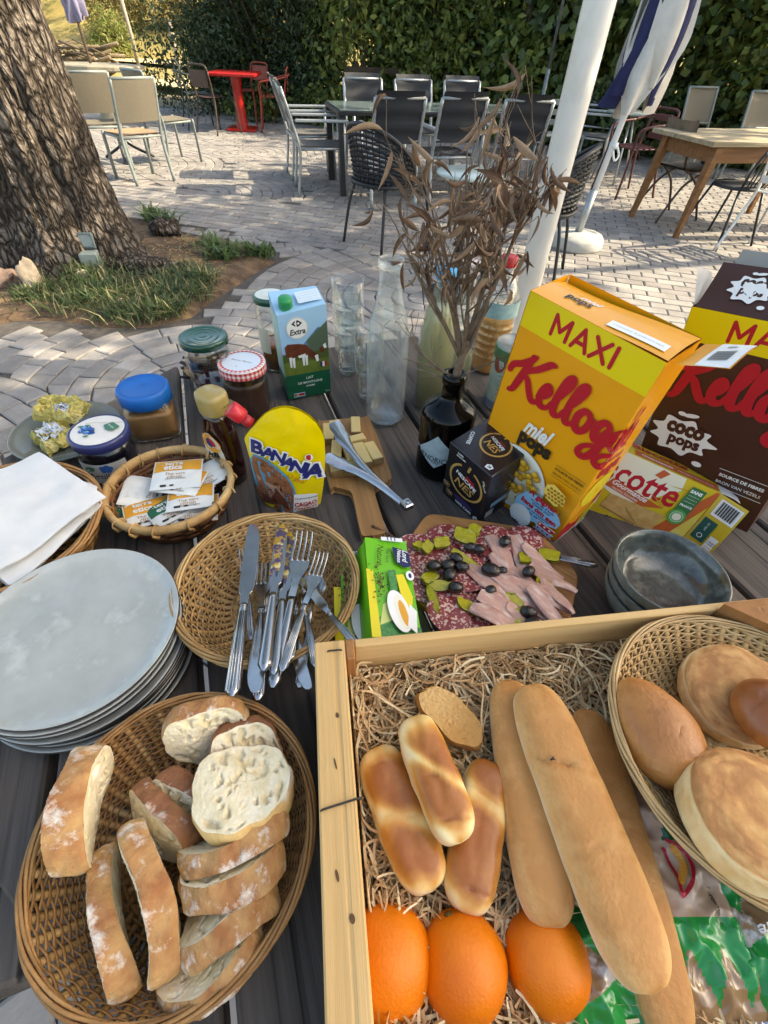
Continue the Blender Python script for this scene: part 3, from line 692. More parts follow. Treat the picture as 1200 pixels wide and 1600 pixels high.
# red table and chairs
p = P(380, 203); t = thing('pedestal_table', 'red table on a single pedestal in front of the dark hedge', 'table', (p.x, p.y, 0), R(5))
b = MB(); b.box((-.38, -.38, .70), (.38, .38, .745), 0, .012); b.build('tabletop', M_red, t)
b = MB(); b.lathe([(.1, .03), (.085, .2), (.075, .5), (.1, .70)], 18); b.build('column', M_red, t)
b = MB(); b.box((-.24, -.24, 0), (.24, .24, .035), 0, .01); b.build('base', M_red, t)
def tube_chair(name, label, group, m, slats=True, arms=True, sm=None, bh=.82):
    t = thing(name, label, 'chair', group=group); sm = sm or m
    for s in (-1, 1):
        b = MB(); b.tube(catmull([(s*.25, .24, 0), (s*.23, .21, .3), (s*.22, .2, .46)] + ([(s*.24, .2, .62), (s*.25, .1, .66), (s*.25, -.08, .68)] if arms else []), 5), .013, 8); b.build('leg', m, t)
        b = MB(); b.tube(catmull([(s*.24, -.3, 0), (s*.21, -.22, .3), (s*.19, -.2, .48), (s*.2, -.25, bh-.08)], 5), .013, 8); b.build('leg', m, t)
    b = MB(); b.tube(catmull([(-.2, -.25, bh-.08), (-.17, -.27, bh-.01), (0, -.28, bh), (.17, -.27, bh-.01), (.2, -.25, bh-.08)], 6), .013, 8)
    b.build('back_rail', m, t)
    if arms: b = MB(); b.tube(catmull([(-.25, -.08, .68), (-.22, -.25, .72), (0, -.3, .74), (.22, -.25, .72), (.25, -.08, .68)], 6), .012, 8); b.build('arm_hoop', m, t)
    if slats:
        for k in range(5): b = MB(); b.box((-.2, -.19+k*.08, .455), (.2, -.135+k*.08, .467), 0, .004); b.build('seat_slat', sm, t)
        for k in range(3): b = MB(); b.box((-.17, -.262-k*.007, .53+k*.08), (.17, -.25-k*.007, .58+k*.08), 0, .004); b.build('back_slat', sm, t)
    else:
        b = MB(); b.grid(6, 6, lambda u, v: (-.2+.4*u, -.2+.4*v, .465-.015*math.sin(math.pi*u))); b.grid(6, 6, lambda u, v: (.2-.4*u, -.2+.4*v, .45-.015*math.sin(math.pi*u))); b.build('seat', sm, t)
        b = MB(); b.grid(6, 6, lambda u, v: (-.19+.38*u, -.25-.03*math.sin(math.pi*u)-.02*v, .58+.2*v)); b.grid(6, 6, lambda u, v: (.19-.38*u, -.262-.03*math.sin(math.pi*u)-.02*v, .58+.2*v)); b.build('backrest', sm, t)
    return t
GR = 'metal chairs around the red table'
at(tube_chair('metal_armchair', 'red metal armchair on the right of the red table', GR, M_rust), 432, 205, 100)
at(tube_chair('metal_armchair', 'red metal chair pushed behind the red table', GR, M_rust, arms=False, slats=False), 400, 192, 150)
at(tube_chair('metal_armchair', 'dark green metal armchair at the far left of the red table', GR, M_green, sm=M_green, bh=.86), 318, 200, -60)
at(tube_chair('metal_chair', 'brown metal chair beside the dark green armchair', GR, M_brown, False, False, M_brown, .84), 345, 207, -30)
# black dining table in the middle and its chairs
a, bb = P(537, 306), P(828, 300); e = (bb-a).normalized(); rz = math.atan2(e.y, e.x); LL = (bb-a).length
t = thing('dining_table', 'long black table with square legs in the middle of the terrace', 'table', a, rz); Mgl = mat('grey_glass_top', '#6a7876', .15, '#5f6d6b', 6)
b = MB(); b.box((-.04, -.04, .685), (LL+.04, .84, .72), 0, .004); b.build('top_frame', M_black, t)
b = MB(); b.box((-.02, -.02, .7205), (LL+.02, .82, .73), 0, .003); b.build('glass_top', Mgl, t)
for x in (0, LL):
    for y in (0, .8): b = MB(); b.box((x-.035, y-.035, 0), (x+.035, y+.035, .684), 0, .004); b.build('leg', M_black, t)
def on_table(u, v, rz2, ch): q = a+Vector((math.cos(rz), math.sin(rz), 0))*u+Vector((-math.sin(rz), math.cos(rz), 0))*v; ch.location = (q.x, q.y, 0); ch.rotation_euler = (0, 0, rz+R(rz2)); return ch
GD = 'padded chairs at the black table'
kw = dict(padded=True, bh=.88, w=.47, d=.48, arms=True, lean=.14)
on_table(.42, -.3, 0, sling_chair('sling_chair', 'black padded chair back, left of the two near the black table', GD, M_alu, M_blkfab, M_blkfab, **kw))
on_table(1.05, -.22, 4, sling_chair('sling_chair', 'black padded chair hidden behind the dried branch', GD, M_alu, M_blkfab, M_blkfab, **kw))
on_table(1.75, -.32, -8, sling_chair('sling_chair', 'black padded chair at the right near end of the black table', GD, M_alu, M_blkfab, M_blkfab, **kw))
on_table(-.2, .22, -92, sling_chair('sling_chair', 'silver armchair with dark padded back at the left end, nearer one', GD, M_alu, M_gryfab, M_gryfab, **kw))
on_table(-.2, 1.0, -88, sling_chair('sling_chair', 'silver armchair with dark padded back at the left end, farther one', GD, M_alu, M_gryfab, M_gryfab, **kw))
on_table(.55, 1.15, 180, sling_chair('sling_chair', 'dark padded chair on the far side, left of the dried branch', GD, M_alu, M_blkfab, M_blkfab, **kw))
on_table(1.2, 1.15, 180, sling_chair('sling_chair', 'dark padded chair on the far side, behind the dried branch', GD, M_alu, M_blkfab, M_blkfab, **kw))
on_table(1.85, 1.2, 176, sling_chair('sling_chair', 'dark padded chair on the far side, near the white pole', GD, M_alu, M_blkfab, M_blkfab, **kw))
# bistro table and rattan chairs
p = P(735, 268, .72); t = thing('bistro_table', 'small round pale bistro table behind the dried branch', 'table', (p.x, p.y, 0))
b = MB(); b.lathe([(.001, .70), (.195, .70), (.205, .707), (.205, .715), (.195, .722), (.001, .722)], 44); b.build('tabletop', mat('pale_top', '#b4bfba', .2, '#a6b1ac', 8), t)
b = MB(); b.tube([(0, 0, .03), (0, 0, .7)], .025, 10); b.build('column', M_black, t)
b = MB(); b.lathe([(.001, 0), (.2, 0), (.2, .015), (.03, .04), (.001, .04)], 24); b.build('base', M_black, t)
M_rat = mat('black_rattan', '#26282a', .5, '#15171a', 60, bump=.5, bscale=200)
def rattan(label):
    t = thing('rattan_chair', label, 'chair', group='black woven chairs at the bistro table')
    def back(a, z):   # a from -100 to 100 deg behind
        r = .25+.05*(z-.44)/.36; return (r*1.05*math.sin(a), -r*math.cos(a)*.95-.02*(z-.44), z)
    def ztop(a): return .46+.36*max(0, math.cos(a*.86))**.7
    rim = [back(R(q), ztop(R(q))) for q in range(-104, 105, 8)]
    b = MB(); b.tube(catmull(rim, 3), .016, 8); b.build('rim', M_black, t)
    b = MB(); nv = 12
    for k in range(1, nv):
        f = k/nv; pts = [back(R(q), .44+(ztop(R(q))-.44)*f) for q in range(-100, 101, 5)]
        b.tube([Vector(q)+Vector((q[0], q[1], 0))*(.03*(-1)**(i+k)) for i, q in enumerate(pts)], .0085, 4, flat=(1, 1.3))
    for q in range(-100, 101, 10): b.tube([back(R(q), .44+(ztop(R(q))-.44)*f/4) for f in range(5)], .006, 4)
    b.build('back_weave', M_rat, t)
    b = MB()
    for k in range(17):
        y = -.23+k*.0285; w = .24 if y > -.05 else .24*math.sqrt(max(.1, 1-((y+.05)/.2)**2*.6))
        b.tube([(-w+i*w/6, y, .445+.006*(-1)**(i+k)-.012*(1-(i/6-1)**2)) for i in range(13)], .011, 4)
    b.build('seat', M_rat, t)
    b = MB(); b.tube(catmull([(-.24, .24, .45), (0, .26, .45), (.24, .24, .45), (.25, 0, .45), (.2, -.2, .45), (0, -.26, .45), (-.2, -.2, .45), (-.25, 0, .45)], 5, True), .014, 7, closed=True); b.build('seat_frame', M_black, t)
    for s in (-1, 1):
        b = MB(); b.tube(catmull([(s*.27, .27, 0), (s*.25, .25, .3), (s*.23, .2, .45)], 4), .012, 8); b.build('leg', M_black, t)
        b = MB(); b.tube(catmull([(s*.23, -.27, 0), (s*.2, -.22, .3), (s*.17, -.17, .45)], 4), .012, 8); b.build('leg', M_black, t)
    return t
at(rattan('black woven armchair left of the dried branch, facing the bistro table'), 600, 378, -42)
at(rattan('black woven armchair right of the dried branch, beside the white pole'), 818, 425, 68)
# the big white pole close by
p = P(820, 470); u = Vector((p.x, p.y, 0)).normalized()*2.55
t = thing('parasol_mast', 'thick white pole standing just behind the yellow cereal box', 'pole', (u.x, u.y, 0))
Mwp = mat('white_paint', '#d9d6d0', .35, '#cfccc6', 7, coat=.25, col3='#c4c0b8', scale3=3)
b = MB(); b.tube([(0, 0, 0), (0, 0, 1.2), (.0, 0, 4.0)], .058, 28); b.build('pole', Mwp, t)
b = MB(); b.lathe([(.001, 0), (.16, 0), (.16, .012), (.07, .014), (.064, .03), (.059, .03)], 30); b.build('foot_plate', Mwp, t)
# closed white and navy parasol on a concrete base
p = P(897, 384); Mwf = mat('white_canvas', '#d8d4cd', .85, '#cbc7c0', 10, transl=.2); Mnv = mat('navy_canvas', '#262a55', .85, '#1e2247', 10, transl=.1)
t = parasol('parasol', 'closed white and navy parasol on a round concrete base', (p.x, p.y, 0), 2.4, [Mwf, Mwf, Mwf, Mwf, Mnv, Mnv, Mwf, Mwf, Mnv], .235, .1, .024, .92, 2.35, .2, (.27, .12), 9, 5, mat('concrete', '#b5b3ac', .85, '#9f9d96', 12, bump=.3), mat('white_pole', '#d6d8da', .35), [0, .1, -.05, .12, .02, .1, .0, .15, .05])
b = MB(); b.lathe([(.024, -.02), (.034, -.02), (.034, .02), (.024, .02)], 14); b.build('clamp', mat('clear_clamp', '#c9d2d4', .3), t, TM(.27*.72/2.2, .12*.72/2.2, .72))
b = MB(); b.tube(catmull([(.03, 0, 0), (.06, -.02, -.06), (.03, -.04, -.09), (.0, -.03, -.03)], 5), .008, 6); b.build('hook', mat('white_plastic', '#dfe2e2', .4), t, TM(.27*.7/2.2, .12*.7/2.2, .72))
# folding recliners left of that parasol
GF = 'grey folding chairs behind the white pole'
for lb, px, py, rz2 in (('grey folding recliner leaning behind the white pole, nearer one', 905, 268, 70), ('grey folding recliner behind the white pole, farther one', 915, 245, 74)):
    at(sling_chair('folding_chair', lb, GF, M_alu, M_gryfab, M_gryfab, .5, .5, .42, 1.0, True, .32), px, py, rz2)
t = thing('slatted_bench', 'grey slatted bench end between black table and white pole', 'bench', P(852, 272), R(12))
for k in range(5): b = MB(); b.box((-.35, -.18+k*.075, .42), (.35, -.12+k*.075, .44), 0, .004); b.build('slat', M_alug, t)
for k in range(3): b = MB(); b.box((-.35, .2, .5+k*.1), (.35, .215, .56+k*.1), 0, .004); b.build('back_slat', M_alug, t)
for x in (-.32, .32):
    for y in (-.17, .19): b = MB(); b.tube([(x, y, 0), (x, y, .42 if y < 0 else .78)], .016, 6); b.build('leg', M_alug, t)
# maroon chair and its little round table
at(tube_chair('metal_armchair', 'maroon slatted metal armchair right of the closed parasol', 'metal armchairs at the right', mat('maroon_metal', '#5a2a28', .45, '#4b2321', 20), bh=.8), 968, 303, 108)
p = P(952, 284); t = thing('round_table', 'little round grey table behind the closed parasol', 'table', (p.x, p.y, 0))
b = MB(); b.lathe([(.001, .69), (.28, .69), (.29, .70), (.28, .712), (.001, .712)], 32); b.build('tabletop', M_alug, t)
for k in range(3):
    aa = k*2.09+.4; b = MB(); b.tube([(math.cos(aa)*.26, math.sin(aa)*.26, 0), (math.cos(aa)*.05, math.sin(aa)*.05, .69)], .012, 7); b.build('leg', M_alu, t)
# wooden table at the right with its chairs
q0 = P(1052, 372); t = thing('wooden_table', 'old wooden table with a pale top at the right edge', 'table', (q0.x+.08, q0.y+.06, 0), R(16))
for k in range(5): b = MB(); b.box((-.12, -.06+k*.168, .70), (1.6, .103+k*.168, .735), 0, .004); b.build('board', M_woodp, t)
for x0, y0, sx, sy in ((0, .0, -1, -1), (0, .66, -1, 1), (1.4, 0, 1, -1), (1.4, .66, 1, 1)):
    b = MB(); b.loft([[(x0+sx*.07-.02, y0+sy*.03-.02, 0), (x0+sx*.07+.02, y0+sy*.03-.02, 0), (x0+sx*.07+.02, y0+sy*.03+.02, 0), (x0+sx*.07-.02, y0+sy*.03+.02, 0)], [(x0-.035, y0-.035, .699), (x0+.035, y0-.035, .699), (x0+.035, y0+.035, .699), (x0-.035, y0+.035, .699)]], smooth=False); b.build('leg', M_wood, t)
b = MB(); b.box((.03, -.012, .58), (1.38, .012, .698)); b.box((.03, .648, .58), (1.38, .672, .698)); b.box((-.012, .04, .581), (.012, .62, .697)); b.build('apron', M_wood, t)
def school_chair(label):
    t = thing('school_chair', label, 'chair')
    for s in (-1, 1):
        b = MB(); b.tube(catmull([(s*.2, .26, 0), (s*.18, .1, .28), (s*.17, -.08, .42)], 4), .012, 8); b.build('leg', M_brown, t)
        b = MB(); b.tube(catmull([(s*.2, -.3, 0), (s*.17, -.1, .3), (s*.17, .12, .43), (s*.17, -.16, .45), (s*.17, -.24, .82)], 5), .012, 8); b.build('leg', M_brown, t)
    b = MB(); b.grid(7, 7, lambda u, v: (-.2+.4*u, -.2+.4*v, .458-.012*math.sin(math.pi*v))); b.grid(7, 7, lambda u, v: (.2-.4*u, -.2+.4*v, .446-.012*math.sin(math.pi*v))); b.build('seat', mat('worn_ply', '#7b6a58', .6, '#5f5042', 10), t)
    b = MB(); b.grid(7, 5, lambda u, v: (-.19+.38*u, -.215-.03*math.sin(math.pi*u)-.02*v, .66+.15*v)); b.grid(7, 5, lambda u, v: (.19-.38*u, -.226-.03*math.sin(math.pi*u)-.02*v, .66+.15*v)); b.build('backrest', MATS['worn_ply'], t)
    return t
at(school_chair('brown school chair with splayed tube legs left of the wooden table'), 1037, 338, -68)
def hoop_chair(label):
    t = thing('hoop_chair', label, 'chair')
    def hp(a): return (.21*math.sin(a), -.19-.1*max(0, math.cos(a)), .46+.40*max(0, math.cos(a))**.6)
    b = MB(); b.tube([hp(R(q)) for q in range(-90, 91, 6)], .011, 7); b.build('hoop', M_black, t)
    for k in range(7): a = R(-54+k*18); q = hp(a); b = MB(); b.tube([(q[0]*.8, -.18, .45), q], .006, 5); b.build('spindle', M_black, t)
    b = MB(); b.lathe([(.001, .43), (.21, .43), (.22, .44), (.21, .455), (.001, .45)], 24, sy=.95); b.build('seat', M_blkfab, t)
    for sx in (-1, 1):
        for sy in (-1, 1): b = MB(); b.tube([(sx*.23, sy*.25, 0), (sx*.15, sy*.14, .44)], .011, 7); b.build('leg', M_black, t)
    return t
at(hoop_chair('black hoop-back chair with thin spindles in front of the wooden table'), 1112, 375, 24)
GW = 'grey mesh chairs at the wooden table'
at(sling_chair('mesh_chair', 'grey mesh chair behind the wooden table, left one', GW, M_alug, M_taupe, M_taupe, .48, .44, bh=.92), 1075, 275, -160)
at(sling_chair('mesh_chair', 'grey mesh chair behind the wooden table, right one', GW, M_alug, M_taupe, M_taupe, .48, .44, bh=.92), 1165, 285, -165)
at(sling_chair('mesh_chair', 'grey mesh chair farthest back at the right edge', GW, M_alug, M_taupe, M_taupe, .48, .44, bh=.95), 1150, 250, -170)
t = tube_chair('aluminium_chair', 'shiny white aluminium chair cut by the right edge', None, mat('bright_alu', '#d4d7d8', .3, '#c6c9ca', 30, metal=.5), True, True); at(t, 1185, 398, -60)
# boulder by the hedge
rock('grey_boulder', 'flat grey boulder under the hedge behind the maroon chair', Vector((4.2, 8.9, 0)), (.35, .2, .12), 33, .2, mat('boulder', '#7d786e', .9, '#66625a', 8, bump=.6), .03)
# ================================================================ THE TABLE
def wood_mat(name, c1, c2, c3, axis='Y', crack=.5, rough=.85, sc=1.0):
    m = bpy.data.materials.new(name); m.use_nodes = True; MATS[name] = m; t = m.node_tree; N = t.nodes; L = t.links
    b = N['Principled BSDF']; b.inputs['Roughness'].default_value = rough; b.inputs['Specular IOR Level'].default_value = .35
    tc = N.new('ShaderNodeTexCoord'); oi = N.new('ShaderNodeObjectInfo'); ad = N.new('ShaderNodeVectorMath'); ad.operation = 'ADD'
    sc_ = N.new('ShaderNodeVectorMath'); sc_.operation = 'SCALE'; sc_.inputs[3].default_value = 13.7; cb = N.new('ShaderNodeCombineXYZ')
    for i in range(3): L.new(oi.outputs['Random'], cb.inputs[i])
    L.new(cb.outputs[0], sc_.inputs[0]); L.new(tc.outputs['Object'], ad.inputs[0]); L.new(sc_.outputs[0], ad.inputs[1])
    def noise(scx, scl, det=6, ro=.65, dist=0):
        mp = N.new('ShaderNodeMapping'); s = [scx, scx, scx]; s['XYZ'.index(axis)] = scl; mp.inputs['Scale'].default_value = [q*sc for q in s]
        L.new(ad.outputs[0], mp.inputs[0]); n = N.new('ShaderNodeTexNoise'); n.inputs['Scale'].default_value = 1; n.inputs['Detail'].default_value = det; n.inputs['Roughness'].default_value = ro; n.inputs['Distortion'].default_value = dist
        L.new(mp.outputs[0], n.inputs['Vector']); return n.outputs['Fac']
    def rg(v, a, bb):
        r = N.new('ShaderNodeMapRange'); r.inputs['From Min'].default_value = a; r.inputs['From Max'].default_value = bb; L.new(v, r.inputs['Value']); return r.outputs[0]
    def mix(f, A, B):
        x = N.new('ShaderNodeMix'); x.data_type = 'RGBA'; L.new(f, x.inputs[0])
        for s, q in ((6, A), (7, B)):
            if isinstance(q, tuple): x.inputs[s].default_value = (*q, 1)
            else: L.new(q, x.inputs[s])
        return x.outputs[2]
    g = noise(120, 3.2); big = noise(14, 1.3, 3); cr = noise(75, 1.1, 3, .5, .3)
    c = mix(rg(g, .32, .68), lin(c1), lin(c2)); c = mix(rg(big, .45, .7), c, lin(c3))
    f = rg(cr, .60, .70)
    mm = N.new('ShaderNodeMath'); mm.operation = 'MULTIPLY'; mm.inputs[1].default_value = crack; L.new(f, mm.inputs[0])
    c = mix(mm.outputs[0], c, tuple(x*.12 for x in lin(c1)))
    L.new(c, b.inputs['Base Color'])
    su = N.new('ShaderNodeMath'); su.operation = 'SUBTRACT'; L.new(g, su.inputs[0]); L.new(f, su.inputs[1])
    bp = N.new('ShaderNodeBump'); bp.inputs['Strength'].default_value = .6; bp.inputs['Distance'].default_value = .003; L.new(su.outputs[0], bp.inputs['Height']); L.new(bp.outputs[0], b.inputs['Normal'])
    return m
M_plank = wood_mat('weathered_plank', '#393431', '#5a524c', '#6c6056', 'Y', .95)
TA = R(21.0)
table = thing('picnic_table', 'weathered grey-brown plank table laid with breakfast', 'table', (0, 0, 0), TA)
OUT = [(-.42, .31), (-.42, .82), (-.124, 1.077), (.62, 1.077), (1.0, .80), (1.0, -.05), (.75, -.34), (.065, -.34)]
def clip(poly, v, keep_gt):
    o = []
    for i in range(len(poly)):
        a, b = poly[i-1], poly[i]; ia = (a[0] > v) == keep_gt; ib = (b[0] > v) == keep_gt
        if ia != ib: f = (v-a[0])/(b[0]-a[0]); o.append((v, a[1]+f*(b[1]-a[1])))
        if ib: o.append(b)
    return o
EDG = [-.42, -.2695, -.111, .036, .187, .335, .487, .645, .79, .94, 1.0]
for i in range(len(EDG)-1):
    po = clip(clip(OUT[::-1], EDG[i]+(.005 if i else 0), True), EDG[i+1]-(.005 if i < 9 else 0), False)
    dd = []
    for q in po:
        if not dd or math.hypot(q[0]-dd[-1][0], q[1]-dd[-1][1]) > 1e-4: dd.append(q)
    dz = [0, -.001, .0005, 0, -.0015, .001, 0, -.001, .0006, 0][i]
    b = MB(); b.prism(dd, T-.034, T-.0015+dz*.6, 0, .0035); b.build('plank', M_plank, table)
for u in (.12, .78):
    b = MB(); b.box((-.36, u-.04, T-.10), (.92, u+.04, T-.0355), 0, .004); b.build('batten', M_plank, table)
for v in (-.05, .62):
    for u in (.15, .75): b = MB(); b.box((v-.045, u-.045, 0), (v+.045, u+.045, T-.101), 0, .005); b.build('leg', M_plank, table)
def Q(px, py, dz=0.0): return P(px, py, T+dz)

# ---------------------------------------------------------------- materials of the breakfast
def thin_glass(name, tint, rough=.02, refl=1.0):
    m = bpy.data.materials.new(name); m.use_nodes = True; MATS[name] = m; N = m.node_tree.nodes; L = m.node_tree.links; N.clear(); o = N.new('ShaderNodeOutputMaterial'); tr = N.new('ShaderNodeBsdfTransparent'); gl = N.new('ShaderNodeBsdfGlossy'); mx = N.new('ShaderNodeMixShader'); fr = N.new('ShaderNodeLayerWeight')
    tr.inputs[0].default_value = (*tint, 1); gl.inputs['Roughness'].default_value = rough; gl.inputs[0].default_value = (1, 1, 1, 1); fr.inputs[0].default_value = .5
    pw_ = N.new('ShaderNodeMath'); pw_.operation = 'POWER'; pw_.inputs[1].default_value = 3.5; L.new(fr.outputs['Facing'], pw_.inputs[0]); mu = N.new('ShaderNodeMath'); mu.operation = 'MULTIPLY_ADD'; mu.inputs[1].default_value = .75*refl; mu.inputs[2].default_value = .045; mu.use_clamp = True; L.new(pw_.outputs[0], mu.inputs[0]); L.new(mu.outputs[0], mx.inputs[0]); L.new(tr.outputs[0], mx.inputs[1]); L.new(gl.outputs[0], mx.inputs[2]); L.new(mx.outputs[0], o.inputs[0]); return m
M_glass = thin_glass('clear_glass', (.955, .975, .97))
def mist_glass():
    m = thin_glass('misted_glass', (.95, .97, .97), .08); N = m.node_tree.nodes; L = m.node_tree.links; o = [n for n in N if n.type == 'OUTPUT_MATERIAL'][0]; src = o.inputs[0].links[0].from_socket
    di = N.new('ShaderNodeBsdfTranslucent'); di.inputs[0].default_value = (.9, .93, .95, 1); df = N.new('ShaderNodeBsdfDiffuse'); df.inputs[0].default_value = (.9, .93, .95, 1); m1 = N.new('ShaderNodeMixShader'); L.new(di.outputs[0], m1.inputs[1]); L.new(df.outputs[0], m1.inputs[2])
    tc = N.new('ShaderNodeTexCoord'); n = N.new('ShaderNodeTexNoise'); n.inputs['Scale'].default_value = 38; n.inputs['Detail'].default_value = 3; L.new(tc.outputs['Object'], n.inputs['Vector']); sp = N.new('ShaderNodeSeparateXYZ'); L.new(tc.outputs['Object'], sp.inputs[0])
    r1 = N.new('ShaderNodeMapRange'); r1.inputs['From Min'].default_value = .012; r1.inputs['From Max'].default_value = .03; L.new(sp.outputs[2], r1.inputs['Value']); r2 = N.new('ShaderNodeMapRange'); r2.inputs['From Min'].default_value = .3; r2.inputs['From Max'].default_value = .75; r2.inputs['To Min'].default_value = .03; r2.inputs['To Max'].default_value = .13; L.new(n.outputs['Fac'], r2.inputs['Value'])
    mu = N.new('ShaderNodeMath'); mu.operation = 'MULTIPLY'; L.new(r1.outputs[0], mu.inputs[0]); L.new(r2.outputs[0], mu.inputs[1]); mx = N.new('ShaderNodeMixShader'); L.new(mu.outputs[0], mx.inputs[0]); L.new(src, mx.inputs[1]); L.new(m1.outputs[0], mx.inputs[2]); L.new(mx.outputs[0], o.inputs[0]); return m
M_frost = mist_glass()
M_gglass = mat('green_glass', (.62, .68, .58), .05, trans=.9, ior=1.45)
M_wick = mat('wicker', '#b8935f', .6, '#9c7645', 25, bump=.3, bscale=90, rand=.16, col3='#cdab78', scale3=9)
M_wickd = mat('wicker_dark', '#7d5232', .55, '#5e3b22', 25, bump=.3, bscale=90, rand=.18)
M_wickm = mat('wicker_mid', '#aa7f4e', .6, '#8c6236', 25, bump=.3, bscale=90, rand=.16)
M_steel = mat('steel', '#b2b3b5', .2, '#a5a6a8', 60, metal=1.0)
M_white = mat('print_white', '#e6e6e2', .5); M_blk = mat('print_black', '#1a1a1c', .5); M_redp = mat('print_red', '#b01b22', .45)
M_paper = mat('white_paper', '#e4e2de', .9, '#dcdad6', 40, transl=.15)

def basket(name, label, c, rx, ry, h, rot=0, base=.62, ns=28, rows=11, mw=None, ms=None, mr=None, wr=.0028, group=None, brows=5, rimr=.0045, hoop=False):
    t = thing(name, label, 'basket', (c[0], c[1], T+.002), rot, group); mw = mw or M_wick; ms = ms or mw; mr = mr or mw
    def prof(f):   # f 0..1 centre of base to rim
        if f < .42: k = f/.42; return (base*k, .004)
        k = (f-.42)/.58; return (base+(1-base)*k**.8, .004+(h-.004)*k**1.25)
    for k in range(ns):
        a = 2*math.pi*k/ns
        pts = [(rx*prof(f)[0]*math.cos(a), ry*prof(f)[0]*math.sin(a), prof(f)[1]) for f in (.06, .2, .36, .42, .5, .6, .7, .8, .9, 1.0)]
        b = MB(); b.tube(pts, .0023, 4, flat=(1.7, .6), up=None); b.build('stake', ms, t)
    tot = rows+brows
    for k in range(tot):
        f = .1+.32*k/brows if k < brows else .44+.54*(k-brows)/(rows-.5)
        r, z = prof(f); n = ns*4; am = .0016; pts = []
        for i in range(n):
            a = 2*math.pi*i/n; wv = am*math.cos(ns/2*a*1.0+math.pi*k)
            jit = .0006*math.sin(a*7+k*2.1)
            if f < .42: pts.append((rx*r*math.cos(a), ry*r*math.sin(a), z+wv))
            else: pts.append(((rx*r+wv)*math.cos(a), (ry*r+wv)*math.sin(a), z+jit))
        b = MB(); b.tube(pts, wr*(1.25 if f < .42 else 1), 5, closed=True, flat=(.42, 1.45)); b.build('weaver', mw, t)
    if hoop:
        b = MB(); b.tube([(rx*math.cos(2*math.pi*i/72), ry*math.sin(2*math.pi*i/72), h+.002) for i in range(72)], rimr*1.2, 8, closed=True, flat=(.8, 1.2)); b.build('rim', mr, t)
        for k in range(15):
            a = 2*math.pi*(k+.3+.25*math.sin(k*5))/15; c0 = Vector((rx*math.cos(a), ry*math.sin(a), h)); tn = Vector((-math.sin(a), math.cos(a), 0)); rr = Vector((math.cos(a), math.sin(a), 0))
            b = MB(); b.tube([c0+tn*(.006*q/6)+(rr*math.cos(q)+Vector((0, 0, 1))*math.sin(q))*(rimr*1.55) for q in [j*math.pi/4 for j in range(8)]], .0019, 4, closed=True, flat=(1.6, .6)); b.build('binding', mr, t)
    else:
        for s in range(6):
            pts = [((rx+rimr*.9*math.cos(a*3+s*1.047))*math.cos(a), (ry+rimr*.9*math.cos(a*3+s*1.047))*math.sin(a), h+.001+rimr*.9*math.sin(a*3+s*1.047)+.0006*math.sin(a*17+s)) for a in [2*math.pi*i/120 for i in range(120)]]
            b = MB(); b.tube(pts, rimr*.42, 5, closed=True); b.build('rim_strand', mr, t)
    return t

# ---------------------------------------------------------------- napkin basket
nb = basket('napkin_basket', 'wicker basket at the left edge heaped with white napkins', (-.528, .403), .128, .128, .062, 0, .75, 30, 10, M_wickm, M_wick, M_wickm)
rg = random.Random(3)
def napkin(label, cs, z, seed, lift=0, bow=.0):
    C4 = [Q(*c, z+dz) for c, dz in cs]; b = MB()   # corners: far, right, near, left
    o_ = sum(C4, Vector())/4
    def f(u, v):
        p = (C4[0]*(1-u)+C4[1]*u)*(1-v)+(C4[3]*(1-u)+C4[2]*u)*v-o_; e = min(u, 1-u, v, 1-v)
        w_ = .006*n3((u*2.2+seed, v*2.2, 0))+.0022*n3((u*6+seed, v*6, 1)); return (p.x, p.y, p.z+bow*math.sin(math.pi*u)*math.sin(math.pi*v)+w_+.006*abs(math.sin(u*5+seed))*max(0, v-.75)*2)
    b.grid(22, 22, f); b.grid(22, 22, lambda u, v: tuple(Vector(f(1-u, v))-Vector((0, 0, .0012))))
    o = b.build('napkin', M_paper); o.location = o_; return tag(o, label, 'napkin', 'paper napkins in the basket')
for k in range(9):
    jx, jy = rg.uniform(-4, 6), rg.uniform(-3, 8)
    napkin('white paper napkin inside the pile in the left basket', (((58+jx-k*2, 722+jy), 0), ((156+jx, 790-k+jy), -.006), ((20+jx, 915+jy), -.01), ((-120+jx, 800), 0)), .058+k*.0026, k*3, 0, .004)
napkin('folded white napkin lying against the back rim of the left basket', (((110, 745), 0), ((152, 760), .006), ((148, 812), -.004), ((70, 800), 0)), .07, 51, 0, .008)
napkin('topmost white napkin with a corner pointing up in the left basket', (((61, 706), .002), ((165, 775), -.004), ((-8, 902), -.006), ((-150, 790), 0)), .088, 31, 0, .006)
b = MB()
